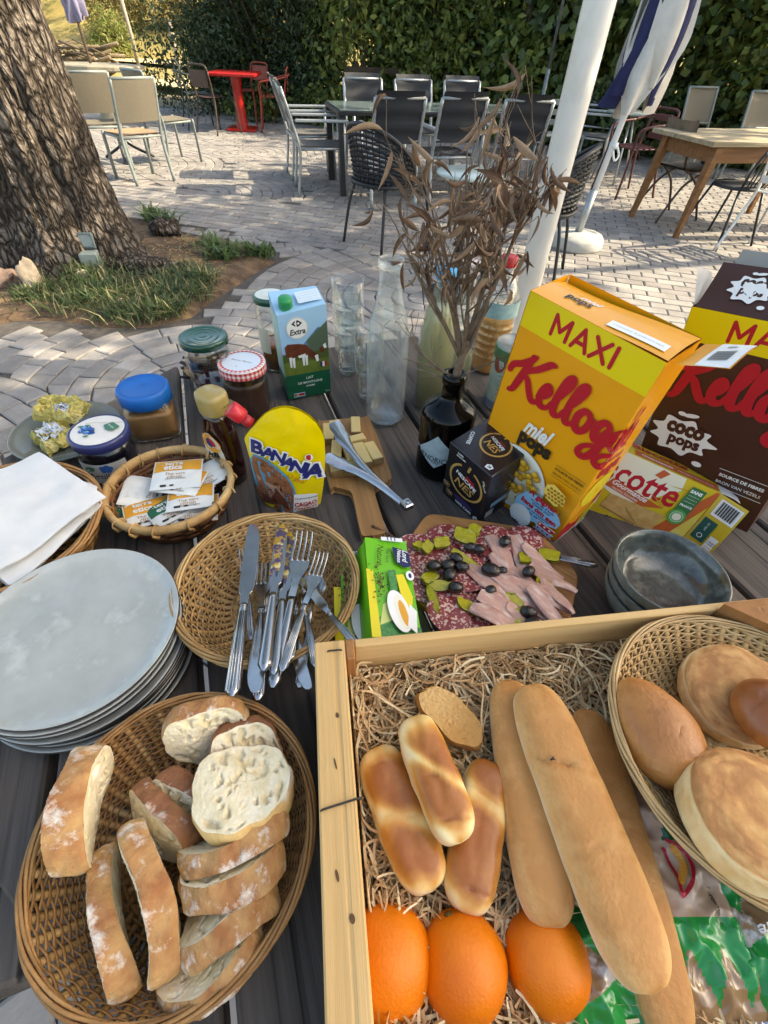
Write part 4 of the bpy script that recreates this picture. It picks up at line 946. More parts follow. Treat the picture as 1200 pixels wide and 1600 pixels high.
# ---------------------------------------------------------------- stacked plates
M_plate = mat('glazed_plate', '#abada8', .16, '#9c9f99', 14, coat=.45, col3='#b6b8b2', scale3=25)
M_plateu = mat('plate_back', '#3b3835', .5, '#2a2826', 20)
nP = 11
for k in range(nP):
    z = T+.001+k*.0062; jx, jy = rg.uniform(-.003, .003), rg.uniform(-.003, .003)
    t = thing('plate', 'topmost pale grey glazed plate of the stack' if k == nP-1 else ('pale grey plate at the bottom of the stack' if k == 0 else 'pale grey plate within the stack, seen by its rim'), 'plate', (-.345+jx-.001*(nP-k)*-.4, .2525+jy, z), rg.uniform(0, 6), 'stack of plates')
    b = MB(); b.lathe([(.1126, .0094), (.112, .0099), (.1105, .0096), (.106, .0066), (.1, .0044), (.088, .0036), (.06, .0034), (.03, .0033), (.008, .0033), (.0001, .0033)], 80, 0); b.build('dish', M_plate, t)
    b = MB(); b.lathe([(.0001, .0), (.082, .0), (.1, .0008), (.109, .0032), (.1133, .0068), (.1135, .0086), (.1126, .0094)], 80); b.build('underside', M_plateu, t)
# ---------------------------------------------------------------- glass dish with butter wrappers
t = thing('glass_dish', 'shallow smoky glass dish holding yellow foil packets', 'dish', (-.593, .677, T+.001)); b = MB()
b.lathe([(.001, .0), (.05, .0), (.08, .008), (.0925, .0185), (.094, .0205), (.0915, .0215), (.078, .0118), (.05, .004), (.001, .004)], 56); b.build('bowl', mat('smoky_glass', (.30, .32, .27), .06, trans=.55, ior=1.45), t)
M_foil = mat('yellow_foil', '#cdbd6e', .3, '#b9a654', 20, metal=.5, bump=.7, bscale=90, col3='#dfd7a0', scale3=30)
def packet(label, px, py, dz, rz, w, d, h, seed, prints):
    p = Q(px, py, dz); t = thing('butter_packet', label, 'butter packet', M=TM(p.x, p.y, T+dz, rz, R(8)), group='butter packets in the glass dish')
    b = MB()
    def f(u, v):
        x = (u-.5)*w; y = (v-.5)*d; e = min(u, 1-u, v, 1-v)*2
        return (x+.006*n3((u*5+seed, v*5, 1)), y+.006*n3((u*5, v*5+seed, 2)), h*min(1, e*3.2)**.6*(.75+.5*abs(n3((u*3+seed, v*3, 0))))+.010*abs(n3((u*5+seed, v*5, 3)))+.012*abs(n3((u*11+seed, v*11, 5))))
    b.grid(34, 30, f, 0, False); b.grid(16, 14, lambda u, v: tuple(Vector(f(1-u, v))*1.0-Vector((0, 0, .0015)))); b.build('wrapper', M_foil, t)
    pr = PR(lambda x, y, hh: tuple(Vector(f(.5+x/w, .5+y/d))+Vector((0, 0, hh+.0008))))
    x0, y0, x1, y1 = prints
    n = 6
    for i in range(n):
        for j in range(n):
            xa, xb = x0+(x1-x0)*i/n, x0+(x1-x0)*(i+1)/n; ya, yb = y0+(y1-y0)*j/n, y0+(y1-y0)*(j+1)/n
            pr.h = .0005; pr.add([pr.fn(xa, ya, pr.h), pr.fn(xb, ya, pr.h), pr.fn(xb, yb, pr.h), pr.fn(xa, yb, pr.h)], [(0, 1, 2, 3)], 0)
    for j in range(7):
        y = y0+(y1-y0)*(j+.6)/7.4; pr.h = .0009
        for i in range(5):
            xa, xb = x0+(x1-x0)*(.06+i*.18), x0+(x1-x0)*(.06+i*.18+.15); pr.add([pr.fn(xa, y, pr.h), pr.fn(xb, y, pr.h), pr.fn(xb, y+.0012, pr.h), pr.fn(xa, y+.0012, pr.h)], [(0, 1, 2, 3)], 1)
    pr.build('print', [mat('foil_print', '#c8ccd2', .5), mat('print_slate', '#3a3d49', .5)], t)
packet('upper crumpled yellow foil butter packet', 100, 645, .035, R(-8), .085, .06, .022, 1, (.005, -.018, .025, .002))
packet('lower opened yellow butter packet with printed white side', 88, 685, .014, R(-38), .075, .06, .016, 7, (-.03, -.02, .02, .016))

# ---------------------------------------------------------------- jars
def jar(name, label, c, prof, fill, lidr, lidz, lidh, mlid, mfill, sides=40, sq=0, mtop=None, rot=0, mglass=None, lidpart='lid', prof_in=None):
    t = thing(name, label, 'jar', (c[0], c[1], T+.001), rot)
    def L(b, pr, m=0):
        if not sq: b.lathe(pr, sides, m); return
        rings = []
        for r, z in pr:
            r = max(r, 1e-5); ring = []
            for i in range(sides):
                a = 2*math.pi*i/sides; k = (abs(math.cos(a))**sq+abs(math.sin(a))**sq)**(-1/sq); rr = r*(1+(k-1)*min(1, max(0, (prof[-1][1]-z)/.02))); ring.append((rr*math.cos(a), rr*math.sin(a), z))
            rings.append(ring)
        b.loft(rings, m, True, (pr[0][0] > 1e-4, pr[-1][0] > 1e-4))
    b = MB(); th = .0022
    inn = [(max(0.001, r-th), max(z, th)) for r, z in prof][::-1]
    L(b, prof+inn); b.build('glass', mglass or M_glass, t)
    b = MB(); fl = [(max(.001, r-th-.0006), max(z, th+.0006)) for r, z in prof if z < fill]
    r_top = fl[-1][0]; fl += [(r_top, fill), (r_top*.9, fill+.001), (.001, fill-.001)]; L(b, fl); b.build('contents', mfill, t)
    b = MB(); b.lathe([(lidr-.002, lidz), (lidr, lidz+.001), (lidr, lidz+lidh-.003), (lidr-.0015, lidz+lidh-.0008), (lidr-.004, lidz+lidh), (lidr-.007, lidz+lidh-.0012), (.001, lidz+lidh-.001)], 56); l = b.build('lid', mlid, t)
    return t, l
# purple jam, green lid
M_jam = mat('dark_jam', '#3b1420', .25, '#260a14', 40, coat=.4)
t, l = jar('jam_jar', 'tall jar of purple jam under a dark green metal lid', (-.346, .80), [(.001, 0), (.036, 0), (.041, .004), (.0415, .05), (.042, .115), (.040, .128), (.0375, .134), (.0375, .15)], .062, .0435, .141, .014, mat('green_lid', '#1d4a3c', .25, '#18412f', 20, coat=.6, metal=.3), M_jam, rot=.3)
pr = PR(lambda x, y, h: (x, y, .154+h)); pr.h = .0004; pr.ring(0, 0, .026, .0285, 0); pr.ring(0, 0, .015, .017, 0); pr.disc(0, 0, .006, None, 0); pr.build('lid_rings', MATS['green_lid'], l)
b = MB(); b.grid(2, 12, lambda u, v: (.0422*math.cos(-.9+v*.7), .0422*math.sin(-.9+v*.7), .052+u*.02)); b.build('label', mat('jar_label', '#cfcbc4', .6), t)
b = MB()   # smears of jam inside the glass
for k in range(26):
    a = rg.uniform(0, 6.28); z = rg.uniform(.06, .125); s = rg.uniform(.004, .011)
    b.grid(4, 4, lambda u, v: (.0386*math.cos(a+(u-.5)*s/.04), .0386*math.sin(a+(u-.5)*s/.04), z+(v-.5)*s*1.4))
tag(b.build('jam_smears', mat('jam_smear', '#54303c', .3, '#3b1a26', 80), t), kind='stuff')
# gingham lid jar
M_choc = mat('chocolate_spread', '#4a2c1e', .35, '#3a2116', 30)
t, l = jar('spread_jar', 'faceted jar of brown spread with a red and white gingham lid', (-.278, .782), [(.001, 0), (.036, 0), (.041, .003), (.0425, .02), (.041, .05), (.0425, .075), (.042, .09), (.039, .1), (.039, .108)], .085, .0435, .1, .017, M_white, M_choc, 48, rot=-.25)
Mch = [mat('gingham_red', '#b3262d', .4), mat('gingham_pink', '#d98a88', .4), mat('gingham_white', '#e6e0da', .4)]
pr = PR(None); nA, nR = 64, 3
for i in range(nA):     # side of the lid
    for j in range(3):
        m = 0 if (i % 2 == 0 and j % 2 == 0) else (2 if (i % 2 and j % 2) else 1)
        a0, a1 = 2*math.pi*i/nA, 2*math.pi*(i+1)/nA; z0, z1 = .1005+j*.0048, .1005+(j+1)*.0048; rr = .0437
        pr.add([(rr*math.cos(a0), rr*math.sin(a0), z0), (rr*math.cos(a1), rr*math.sin(a1), z0), (rr*math.cos(a1), rr*math.sin(a1), z1), (rr*math.cos(a0), rr*math.sin(a0), z1)], [(0, 1, 2, 3)], m)
    for j in range(2):
        m = 0 if (i % 2 == 0 and j % 2 == 0) else (2 if (i % 2 and j % 2) else 1)
        a0, a1 = 2*math.pi*i/nA, 2*math.pi*(i+1)/nA; r0, r1 = .0355+j*.0035, .0355+(j+1)*.0035
        pr.add([(r0*math.cos(a0), r0*math.sin(a0), .1176), (r1*math.cos(a0), r1*math.sin(a0), .1174), (r1*math.cos(a1), r1*math.sin(a1), .1174), (r0*math.cos(a1), r0*math.sin(a1), .1176)], [(0, 1, 2, 3)], m)
pr.build('gingham', Mch, l)
pr = PR(lambda x, y, h: (x, y, .1168+h)); pr.disc(0, 0, .0352, None, 1, 40); pr.text('Bonne Maman', 0, .002, .042, None, 0, 0, .35); pr.rect(-.001, -.02, .001, -.018, 0)
pr.build('lid_print', [M_blk, mat('lid_paper', '#d3dbe4', .35)], l)
# honey jar
M_honey = mat('honey', '#b0661c', .2, '#8e4d12', 20, trans=.25, coat=.5)
t, l = jar('honey_jar', 'jar of honey with a green rimmed white lid behind the milk carton', (-.262, .985), [(.001, 0), (.03, 0), (.034, .004), (.0345, .05), (.0345, .12), (.033, .135), (.031, .14), (.031, .155)], .06, .036, .148, .014, mat('green_lid2', '#21503c', .3, coat=.5), M_honey)
pr = PR(lambda x, y, h: (x, y, .1612+h)); pr.disc(0, 0, .030, None, 0, 36); pr.build('lid_print', [mat('lid_cream', '#cfd6cf', .4, '#b9c2ba', 40)], l)
b = MB(); b.grid(2, 16, lambda u, v: (.0348*math.cos(-2.9+v*1.2), .0348*math.sin(-2.9+v*1.2), .045+u*.055)); b.build('label', mat('honey_label', '#cbbfa8', .6), t)
# blueberry jar
M_blue = mat('blueberry_jam', '#141322', .2, '#0d0c18', 30, coat=.5)
t, l = jar('blueberry_jar', 'squat jar of blueberry jam with a white topped blue lid', (-.472, .598), [(.001, 0), (.036, 0), (.043, .005), (.045, .02), (.0445, .052), (.041, .066), (.0405, .074)], .066, .0465, .068, .017, mat('navy_lid', '#2b2f5e', .3, coat=.4), M_blue, rot=-.25)
pr = PR(lambda x, y, h: (x, y, .084+h)); pr.disc(0, 0, .0405, None, 0, 44)
for k in range(26):
    a, r = rg.uniform(0, 6.28), rg.uniform(0, 1)**.5; pr.disc(-.012+r*.0145*math.cos(a), -.009+r*.0085*math.sin(a)-.002*math.cos(a), .0037, None, 1+k % 3, 14)
    if k % 2: pr.disc(-.0125+r*.0145*math.cos(a), -.0075+r*.0085*math.sin(a), .0013, None, 4, 8)
for x, y in ((-.028, -.004), (-.003, -.022), (-.02, .002)): pr.disc(x, y, .0045, .0022, 5, 12, .5)
pr.poly([(.003, .012), (.012, .024), (.03, .017), (.026, .003), (.012, .004)], 5); pr.text('Myrtilles', .0165, .0125, .016, None, 0, .01, .2, R(-22))
pr.stroke([(-.026, .006), (-.006, .016), (.006, .02), (.03, .03)], .0009, 6)
pr.build('lid_print', [mat('lid_cream2', '#d5d0c8', .35), mat('berry1', '#2f5d9c', .4), mat('berry2', '#4778b4', .4), mat('berry3', '#22406f', .4), mat('berry_hi', '#9cc3e4', .4), mat('tag_green', '#3c7358', .45), mat('string', '#8a7f6d', .6)], l)
pr = PR(cylmap(.0455, .03, -1.25)); pr.rect(-.045, -.022, .045, .018, 0, 24); pr.text('Myrtilles', .0, -.008, .05, None, 1, .01, .2)
for k in range(5): pr.disc(.012+.006*math.cos(k*1.3), .008+.004*math.sin(k*1.3), .0045, None, 2, 12)
pr.disc(-.015, .007, .011, .005, 3, 14, .3); pr.build('label', [mat('jam_label', '#b9b6ae', .6), M_blk, MATS['berry1'], MATS['tag_green']], t)
# blue lid jar with pale brown spread
t, l = jar('spread_jar', 'wide plastic jar of pale brown spread under a bright blue lid', (-.446, .72), [(.001, 0), (.038, 0), (.043, .004), (.0445, .02), (.0445, .048), (.043, .062), (.042, .07), (.042, .078)], .056, .0455, .066, .028, mat('blue_lid', '#1566b5', .4, '#125ca5', 20), mat('peanut', '#a1764a', .35, '#8d6339', 14), 48, 5.0, rot=.35)
pr = PR(lambda x, y, h: (x, y, .093+h)); pr.ring(0, 0, .0365, .038, 0); pr.text('- 22', 0, .004, .014, None, 1, .0, 0, -.3); pr.build('lid_ring', [MATS['blue_lid'], mat('blue_emboss', '#10508f', .4)], l)
# ---------------------------------------------------------------- little basket of dark pods behind the jars
pb = basket('pod_basket', 'small pale basket of dark twisted pods behind the purple jam', (-.372, .91), .07, .045, .03, .3, .7, 18, 5, M_wick)
M_pod = mat('dark_pod', '#33261f', .6, '#1e1612', 40, bump=.4)
for k in range(22):
    a = rg.uniform(-.5, .5); L_ = rg.uniform(.04, .062); x, y, z = rg.uniform(-.03, .03), rg.uniform(-.02, .02), .012+.0018*k
    b = MB(); b.tube(catmull([(-L_, 0, rg.uniform(0, .01)), (-L_*.3, rg.uniform(-.008, .008), 0), (L_*.4, rg.uniform(-.008, .008), .004), (L_, rg.uniform(-.01, .01), rg.uniform(0, .014))], 4), .0036, 5, flat=(1.4, .7)); o = b.build('pod', M_pod)
    o.matrix_world = TM(-.372+x, .91+y, T+z, .3+a); tag(o, 'dark dried pod lying in the small basket behind the jars', 'pod', 'dark pods in the small basket')
# ---------------------------------------------------------------- tea basket
tb = basket('tea_basket', 'small round brown basket filled with tea sachets', (-.330, .505), .091, .091, .052, .2, .72, 22, 7, M_wickd, M_wickd, M_wick, .0036, None, 4, .0055, True)
M_or = mat('sachet_orange', '#d89a2b', .6, '#c98a22', 40); M_gn = mat('sachet_green', '#1d6a45', .6, '#185a3a', 40); M_sw = mat('sachet_white', '#d8d8d2', .6, '#cfcfc9', 30)
def sachet(label, px, py, z, rz, col, w=.068, d=.057, tilt=0, txt='terra etica', sub='Thé vert', split=.58, tx=0):
    p = Q(px, py, z); t = thing('tea_sachet', label, 'tea sachet', M=TM(p.x, p.y, T+z, R(rz), R(tx), R(tilt)), group='tea sachets in the small basket')
    def f(u, v):
        e = min(u, 1-u, v, 1-v); return ((u-.5)*w, (v-.5)*d, .0035*min(1, e*5)+.0006*n3((u*6+px, v*6, 0)))
    b = MB(); b.grid(12, 11, f); b.grid(12, 11, lambda u, v: ((.5-u)*w, (v-.5)*d, -.001)); b.build('paper', M_sw, t)
    pr = PR(lambda x, y, h: tuple(Vector(f(min(1, max(0, x/w+.5)), min(1, max(0, y/d+.5))))+Vector((0, 0, h+.0002))))
    y0 = d/2-d*split; n = 8
    pr.up(); vs2 = [pr.fn(-w/2+.002+(w-.004)*i/n, y0+(d/2-.002-y0)*j/4, pr.h) for i in range(n+1) for j in range(5)]
    pr.add(vs2, [(i*5+j, (i+1)*5+j, (i+1)*5+j+1, i*5+j+1) for i in range(n) for j in range(4)], 0, True)
    pr.h += .0004; tt = txt.split()
    pr.text(tt[0], -.006, d/2-d*split*.36, .028, None, 1, .03); pr.text(tt[-1], -.006, d/2-d*split*.72, .028, None, 1, .03)
    pr.h = .0006; pr.text(sub, -.002, y0-.007, .03, None, 2, 0); pr.text('citron', -.002, y0-.0135, .022, None, 2, 0)
    pr.text('infusion biologique', 0, y0-.018, .03, None, 3); pr.rect(-.022, -d/2+.004, -.013, -d/2+.0075, 3); pr.rect(-.008, -d/2+.0045, -.002, -d/2+.007, 3)
    pr.build('print', [col, M_sw, mat('sachet_text', '#a5763c', .6), M_blk], t)
sachet('white and green tea sachet at the left of the basket, lowest', 215, 790, .026, 70, M_gn, tx=14)
sachet('white tea sachet with black icons standing at the left of the small basket', 222, 768, .034, 100, M_sw, tx=18)
sachet('yellow sachet at the near left of the tea basket', 232, 800, .034, 30, M_or, tilt=4)
sachet('green sachet at the near side of the tea basket', 268, 795, .038, 44, M_gn, tx=-6)
sachet('yellow sachet tucked low at the near right of the tea basket', 305, 795, .036, 14, M_or)
sachet('green topped white sachet under the pile at the right', 300, 750, .042, 22, M_gn, tilt=-4)
sachet('white sachet with icons leaning on the far right rim', 318, 745, .046, 40, M_sw, tilt=-8)
sachet('yellow and white sachet lying across the right of the pile', 298, 776, .048, 16, M_or, tx=-3)
sachet('yellow sachet just under the topmost one', 283, 752, .053, -4, M_or)
sachet('topmost yellow and white sachet of the tea pile', 277, 741, .059, 12, M_or, .074, .062, tx=4, split=.42)
# ================================================================ CUTLERY BASKET
cb = basket('cutlery_basket', 'round pale wicker basket full of knives, forks and spoons', (-.143, .335), .112, .112, .062, .1, .55, 44, 17, M_wick, M_wick, M_wick, .0021, None, 8, .0042)
def cut_handle(b, L, w, th, ribs):
    """tapering handle along +x from 0 to L"""
    n = 14; rings = []
    for i in range(n):
        f = i/(n-1); ww = w*(.5+.5*f**.8)*(1 if f < .93 else math.sqrt(max(0.05, 1-((f-.93)/.075)**2))); hh = th*(.7+.4*f)
        rings.append([(L*f, ww*math.cos(a)*.5, hh*math.sin(a)*.5) for a in [2*math.pi*j/12 for j in range(12)]])
    b.loft(rings)
    if ribs:
        for q in (-.30, -.15, 0, .15, .30): b.tube([(L*.1, q*w*.72, th*.38), (L*.5, q*w*1.05, th*.52), (L*.95, q*w*1.2, th*.53)], .0006, 5)
        for x in (.03, .055, .08): b.tube([(L*x, -w*.27, th*.1), (L*x, 0, th*.42), (L*x, w*.27, th*.1)], .0007, 5)
def knife(label, ribs=True, smear=None):
    t = thing('table_knife', label, 'knife', group='cutlery in the wicker basket')
    b = MB(); cut_handle(b, .10, .0155, .008, ribs); b.build('handle', M_steel, t)
    out = [(0, .0045), (-.012, .0052), (-.02, .0088), (-.06, .0098), (-.095, .0088), (-.112, .004), (-.1155, -.002), (-.11, -.0065), (-.08, -.0075), (-.02, -.0072), (-.012, -.005), (0, -.0045)]
    out = [tuple(q)[:2] for q in catmull([(x, y, 0) for x, y in out], 3)]
    b = MB(); b.prism(out, -.0008, .0008, 0, .0003); b.build('blade', M_steel if not smear else [M_steel], t)
    if smear:
        b = MB(); b.grid(22, 9, lambda u, v: (-.114+u*.085+.006*math.sin(v*9), -.0066+v*.0145*(1-.3*u)+.0012*math.sin(u*11), .0011+.0016*math.sin(math.pi*u)*math.sin(math.pi*v)*(.5+abs(n3((u*6, v*4, 2))))))
        b.build('smear', mat('jam_and_honey', '#a8842f', .25, '#463a5c', 95, coat=.5, contrast=(.47, .53), col3='#c9b87a', scale3=60, thr3=(.58, .62)), t)
    return t
def spoonfork(kind, label, ribs=True):
    t = thing(kind, label, 'fork' if 'fork' in kind else 'spoon', group='cutlery in the wicker basket')
    b = MB(); cut_handle(b, .115, .015, .005, ribs); b.build('handle', M_steel, t)
    if 'fork' in kind:
        def f(u, v):
            x = -.058*u; w = .0045+.0085*min(1, max(0, (u-.45)/.4))**1.2; return (x, (v-.5)*2*w, -.005*math.sin(u*2.6)+.002)
        b = MB(); b.grid(12, 7, f); b.grid(12, 7, lambda u, v: tuple(Vector(f(u, 1-v))-Vector((0, 0, .0015)))); b.build('neck', M_steel, t)
        for k in range(4):
            y = -.0108+k*.0072; b = MB(); b.tube(catmull([(-.056, y, .0), (-.075, y, .0), (-.092, y, .003), (-.104, y, .008)], 4), [.0018]*9+[.0016, .0014, .0011, .0007], 6, flat=(1, .7)); b.build('tine', M_steel, t)
    else:
        b = MB(); b.tube([(0, 0, 0), (-.02, 0, .001), (-.042, 0, 0)], [.0035, .0028, .004], 8, flat=(1, .6)); b.build('neck', M_steel, t)
        def f(u, v):
            a = v*2*math.pi; r = u; return (-.066+.028*r*math.cos(a), .0195*r*math.sin(a)*(1+.12*math.cos(a)), -.007*(1-r*r)+.002)
        b = MB(); b.grid(8, 25, f); b.grid(8, 25, lambda u, v: tuple(Vector(f(u, 1-v))-Vector((0, 0, .0012)))); b.build('bowl', M_steel, t)
    return t
def lay(t, tip, end, zt, ze, roll=0):
    """lay a piece: pixel + height of its blade end and of its handle end"""
    a, b_ = Q(*tip, zt), Q(*end, ze); ex = (b_-a).normalized(); ey = Vector((0, 0, 1)).cross(ex).normalized(); ez = ex.cross(ey)
    L_ = (b_-a).length; k = L_/.21
    m = frame(a+ex*(L_*.52), ex, ey, ez) @ Matrix.Rotation(R(roll), 4, 'X') @ Matrix.Scale(k, 4); t.matrix_world = m
lay(spoonfork('dessert_spoon', 'spoon lying lowest in the basket with its handle under the pile'), (470, 900), (455, 1020), .014, .075)
lay(knife('knife lying low, its rounded blade over the near rim', True), (398, 1075), (425, 880), .085, .02)
lay(knife('butter knife with blade end out near the crate corner', False), (480, 1072), (440, 930), .08, .03)
lay(spoonfork('table_fork', 'fork at the left end of the cutlery, mostly hidden under the front knife'), (382, 855), (392, 990), .045, .04)
lay(spoonfork('table_fork', 'fork with ribbed handle between the two left knives'), (414, 880), (400, 1030), .04, .072)
lay(spoonfork('table_fork', 'fork with small plain handle end poking over the near rim'), (425, 900), (405, 1078), .035, .08)
lay(spoonfork('dessert_spoon', 'spoon with dark hollow on the right of the cutlery'), (495, 890), (470, 1060), .045, .07)
lay(spoonfork('dessert_spoon', 'spoon with plain handle pointing to the crate'), (462, 890), (492, 1030), .04, .075)
lay(spoonfork('table_fork', 'fork standing up at the back of the basket', False), (478, 830), (430, 1055), .078, .078)
lay(knife('steel knife with plain rounded handle smeared with jam and honey', False, True), (440, 825), (412, 1050), .074, .086)
lay(knife('second smeared knife with plain handle in the middle', False, True), (452, 838), (428, 1056), .068, .08)
lay(spoonfork('table_fork', 'fork on top with curved tines and ribbed handle at the right', True), (505, 862), (445, 1035), .088, .086)
lay(knife('knife with ribbed handle running out over the crate corner', True), (470, 905), (562, 1015), .055, .085)
lay(knife('big table knife on top at the left with a ribbed handle', True), (396, 825), (362, 1092), .082, .088)

# ================================================================ CARTONS
def carton(name, label, cat, A, w, ang, d, h, up, mats, group=None, z=0, roll=0):
    """front face at local y = 0 (normal -y), x right, z up; ang = heading of the front edge"""
    ez = Vector(up).normalized(); ex = Vector((math.cos(R(ang)), math.sin(R(ang)), roll)); ex = (ex-ez*ex.dot(ez)).normalized(); ey = ez.cross(ex)
    t = thing(name, label, cat, M=frame(Vector((A[0], A[1], T+.001+z)), ex, ey, ez), group=group)
    return t
FR = lambda x, y, h: (x, -h, y)
def kel_script(pr, x, y, s, m, wd=.15, end=9):
    g = [[(-.12, .42), (-.06, .58), (.16, .72), (.36, .9), (.47, 1.04, .6)], [(.40, 1.0, .9), (.3, .62, 1.15), (.2, .25, 1.2), (.12, .0, 1.0), (.02, -.08, .7)],
         [(.98, 1.1, .6), (.86, 1.06), (.62, .82), (.3, .55, .8), (.45, .42), (.58, .2, 1.1), (.72, .02), (.86, .06, .8)],
         [(.84, .22, .6), (1.02, .34), (1.1, .5), (1.02, .6), (.93, .48, 1.1), (.9, .24, 1.2), (.98, .06, 1.1), (1.14, .08, .8), (1.24, .22, .7)],
         [(1.2, .2, .6), (1.4, .6, .9), (1.52, .96), (1.47, 1.08, .9), (1.37, .92, 1.1), (1.31, .4, 1.2), (1.36, .08, 1.1), (1.5, .08, .8), (1.58, .2, .7)],
         [(1.55, .2, .6), (1.75, .6, .9), (1.87, .96), (1.82, 1.08, .9), (1.72, .92, 1.1), (1.66, .4, 1.2), (1.71, .08, 1.1), (1.84, .08, .8), (1.94, .22, .7)],
         [(2.18, .54, .8), (2.04, .56), (1.93, .36, 1.15), (1.97, .1, 1.15), (2.1, .03), (2.22, .2, 1.1), (2.22, .46, .9), (2.12, .55, .7), (2.3, .46, .6), (2.42, .46, .6)],
         [(2.7, .5, .8), (2.56, .58), (2.43, .4, 1.15), (2.45, .14, 1.1), (2.56, .1), (2.7, .48, .9), (2.68, .1, 1.2), (2.6, -.32, 1.2), (2.44, -.5), (2.3, -.42), (2.36, -.22, .8), (2.6, -.04, .7), (2.86, .18, .6)],
         [(3.14, .5, .8), (3.0, .58), (2.87, .4, 1.15), (2.89, .14, 1.1), (3.0, .1), (3.14, .48, .9), (3.12, .1, 1.2), (3.04, -.32, 1.2), (2.88, -.5), (2.74, -.42), (2.8, -.22, .8), (3.04, -.04, .7), (3.28, .2, .6)],
         [(3.34, .98, 1.2), (3.27, .74, .5)], [(3.24, .2, .6), (3.46, .62, .8), (3.5, .4), (3.52, .14, 1.1), (3.4, .0), (3.28, .08, .8)]]
    for st in g: pr.stroke([(x+a[0]*s, y+a[1]*s, *(a[2:])) for a in st], wd*s, m, 5)
def maxi(pr, x, y, s, m):
    for dx, segs in ((0, (((0, 0), (0, 1)), ((0, 1), (.45, .3)), ((.45, .3), (.9, 1)), ((.9, 1), (.9, 0)))), (1.25, (((0, 0), (.42, 1)), ((.42, 1), (.84, 0)), ((.16, .32), (.68, .32)))), (2.35, (((0, 1), (.8, 0)), ((.8, 1), (0, 0)))), (3.5, (((0, 0), (0, 1)),))):
        for a_, b_ in segs: pr.stroke([(x+(dx+a_[0])*s, y+a_[1]*s), (x+(dx+b_[0])*s, y+b_[1]*s)], .2*s, m, raw=True)
# ---------------------------------------------------------------- yellow honey cereal box
W, D, H = .180, .082, .340
kel = carton('cereal_box', 'tall orange-yellow honey cereal box with opened top, MAXI on its yellow band', 'cereal box', (.150, .616), W, -47.5, D, H, (.014, -.030, .334), None)
Mky = mat('box_orange', '#eba21c', .38, '#e79a14', 3, coat=.15); Mkb = mat('box_yellow', '#e8cf1a', .38, coat=.15); Mkr = mat('box_red', '#b5182a', .38); Mcard = mat('grey_card', '#9a948a', .8)
b = MB()   # slightly bulged walls
def face(fn, n=7): b.grid(n, n, fn, 0, True)
bl = .004
face(lambda u, v: (W*u, -bl*math.sin(math.pi*u)*math.sin(math.pi*v), H*v)); b.f = [f[::1] for f in b.f]
face(lambda u, v: (W+.002*math.sin(math.pi*u)*math.sin(math.pi*v*2), D*u, H*v)); face(lambda u, v: (W*(1-u), D+bl*math.sin(math.pi*u)*math.sin(math.pi*v), H*v)); face(lambda u, v: (-.001, D*(1-u), H*v))
b.build('walls', Mky, kel)
FK = lambda x, y, h: (x, -bl*math.sin(math.pi*min(1, max(0, x/W)))*math.sin(math.pi*min(1, max(0, y/H)))-h, y) if x <= W else (W+.002*math.sin(math.pi*min(1, (x-W)/D))*math.sin(math.pi*y/H*2)+h, x-W, y)
b = MB(); b.grid(9, 5, lambda u, v: (W*u, D*(.0+.92*v), H+.004*math.sin(math.pi*v)-.008*v*(1-u)-.002*math.sin(5*u)), 0, True); tf = b.build('top_flap', Mky, kel)
b = MB(); b.grid(6, 5, lambda u, v: (W+.006+.046*v, D*(.1+.85*u)-.004*v, H-.002+.022*v+.006*math.sin(math.pi*u)*v), 0, True); sf = b.build('side_flap', Mky, kel)
pr = PR(lambda x, y, h: (W+.006+.046*y, D*(.1+.85*x)-.004*y, H-.002+.022*y+.006*math.sin(math.pi*x)*y+h+.0006))
pr.up(); pr.add([pr.fn(i/5, .35+.62*j, pr.h) for i in range(6) for j in (0, 1)], [(2*i, 2*i+1, 2*i+3, 2*i+2)[::-1] for i in range(5)], 0); pr.up()
for i in range(16): x = .18+i*.022; pr.add([pr.fn(x, .45, .0011), pr.fn(x+.009*(1+(i*7 % 3)*.4), .45, .0011), pr.fn(x+.009*(1+(i*7 % 3)*.4), .8, .0011), pr.fn(x, .8, .0011)], [(0, 1, 2, 3)], 1)
pr.add([pr.fn(.74+.05*math.cos(a*.6), .62+.09*math.sin(a*.6), .0011) for a in range(10)], [tuple(range(10))], 2)
pr.build('flap_print', [M_white, M_blk, mat('print_grey', '#9a9a98', .5)], sf)
pr = PR(lambda x, y, h: (x, y, H+.004*math.sin(math.pi*min(1, y/D/.92))-.008*(y/D/.92)*(1-x/W)-.002*math.sin(5*x/W)+h+.0004)); pr.text('miel', .06, D*.52, .028, None, 1, .02, .3); pr.h += .0003; pr.text('pops', .05, D*.34, .034, None, 0, .03)
pr.rect(.10, D*.1, .17, D*.26, 1, 4); pr.text('a consommer de preference avant', .135, D*.18, .06, None, 2); pr.build('top_print', [M_blk, M_white, MATS['print_grey']], tf)
pr = PR(FK)
def quadgrid(pr, x0, y0, x1, y1, m, nx=8, ny=2):
    pr.up(); vs2 = [pr.fn(x0+(x1-x0)*i/nx, y0+(y1-y0)*j/ny, pr.h) for i in range(nx+1) for j in range(ny+1)]; k = ny+1
    pr.add(vs2, [(i*k+j, (i+1)*k+j, (i+1)*k+j+1, i*k+j+1) for i in range(nx) for j in range(ny)], m, True)
quadgrid(pr, .0, .296, W-.0001, H-.0005, 1, 10, 3); pr.h += .0002
maxi(pr, .045, .306, .024, 2)
kel_script(pr, .014, .212, .0565, 2, .165)
pr.text('miel', .085, .178, .046, .027, 3, .035, .35); pr.text('pops', .087, .151, .056, .026, 4, .055)
for y in (.149, .128): pr.rect(.128, y, .176, y+.0006, 4)
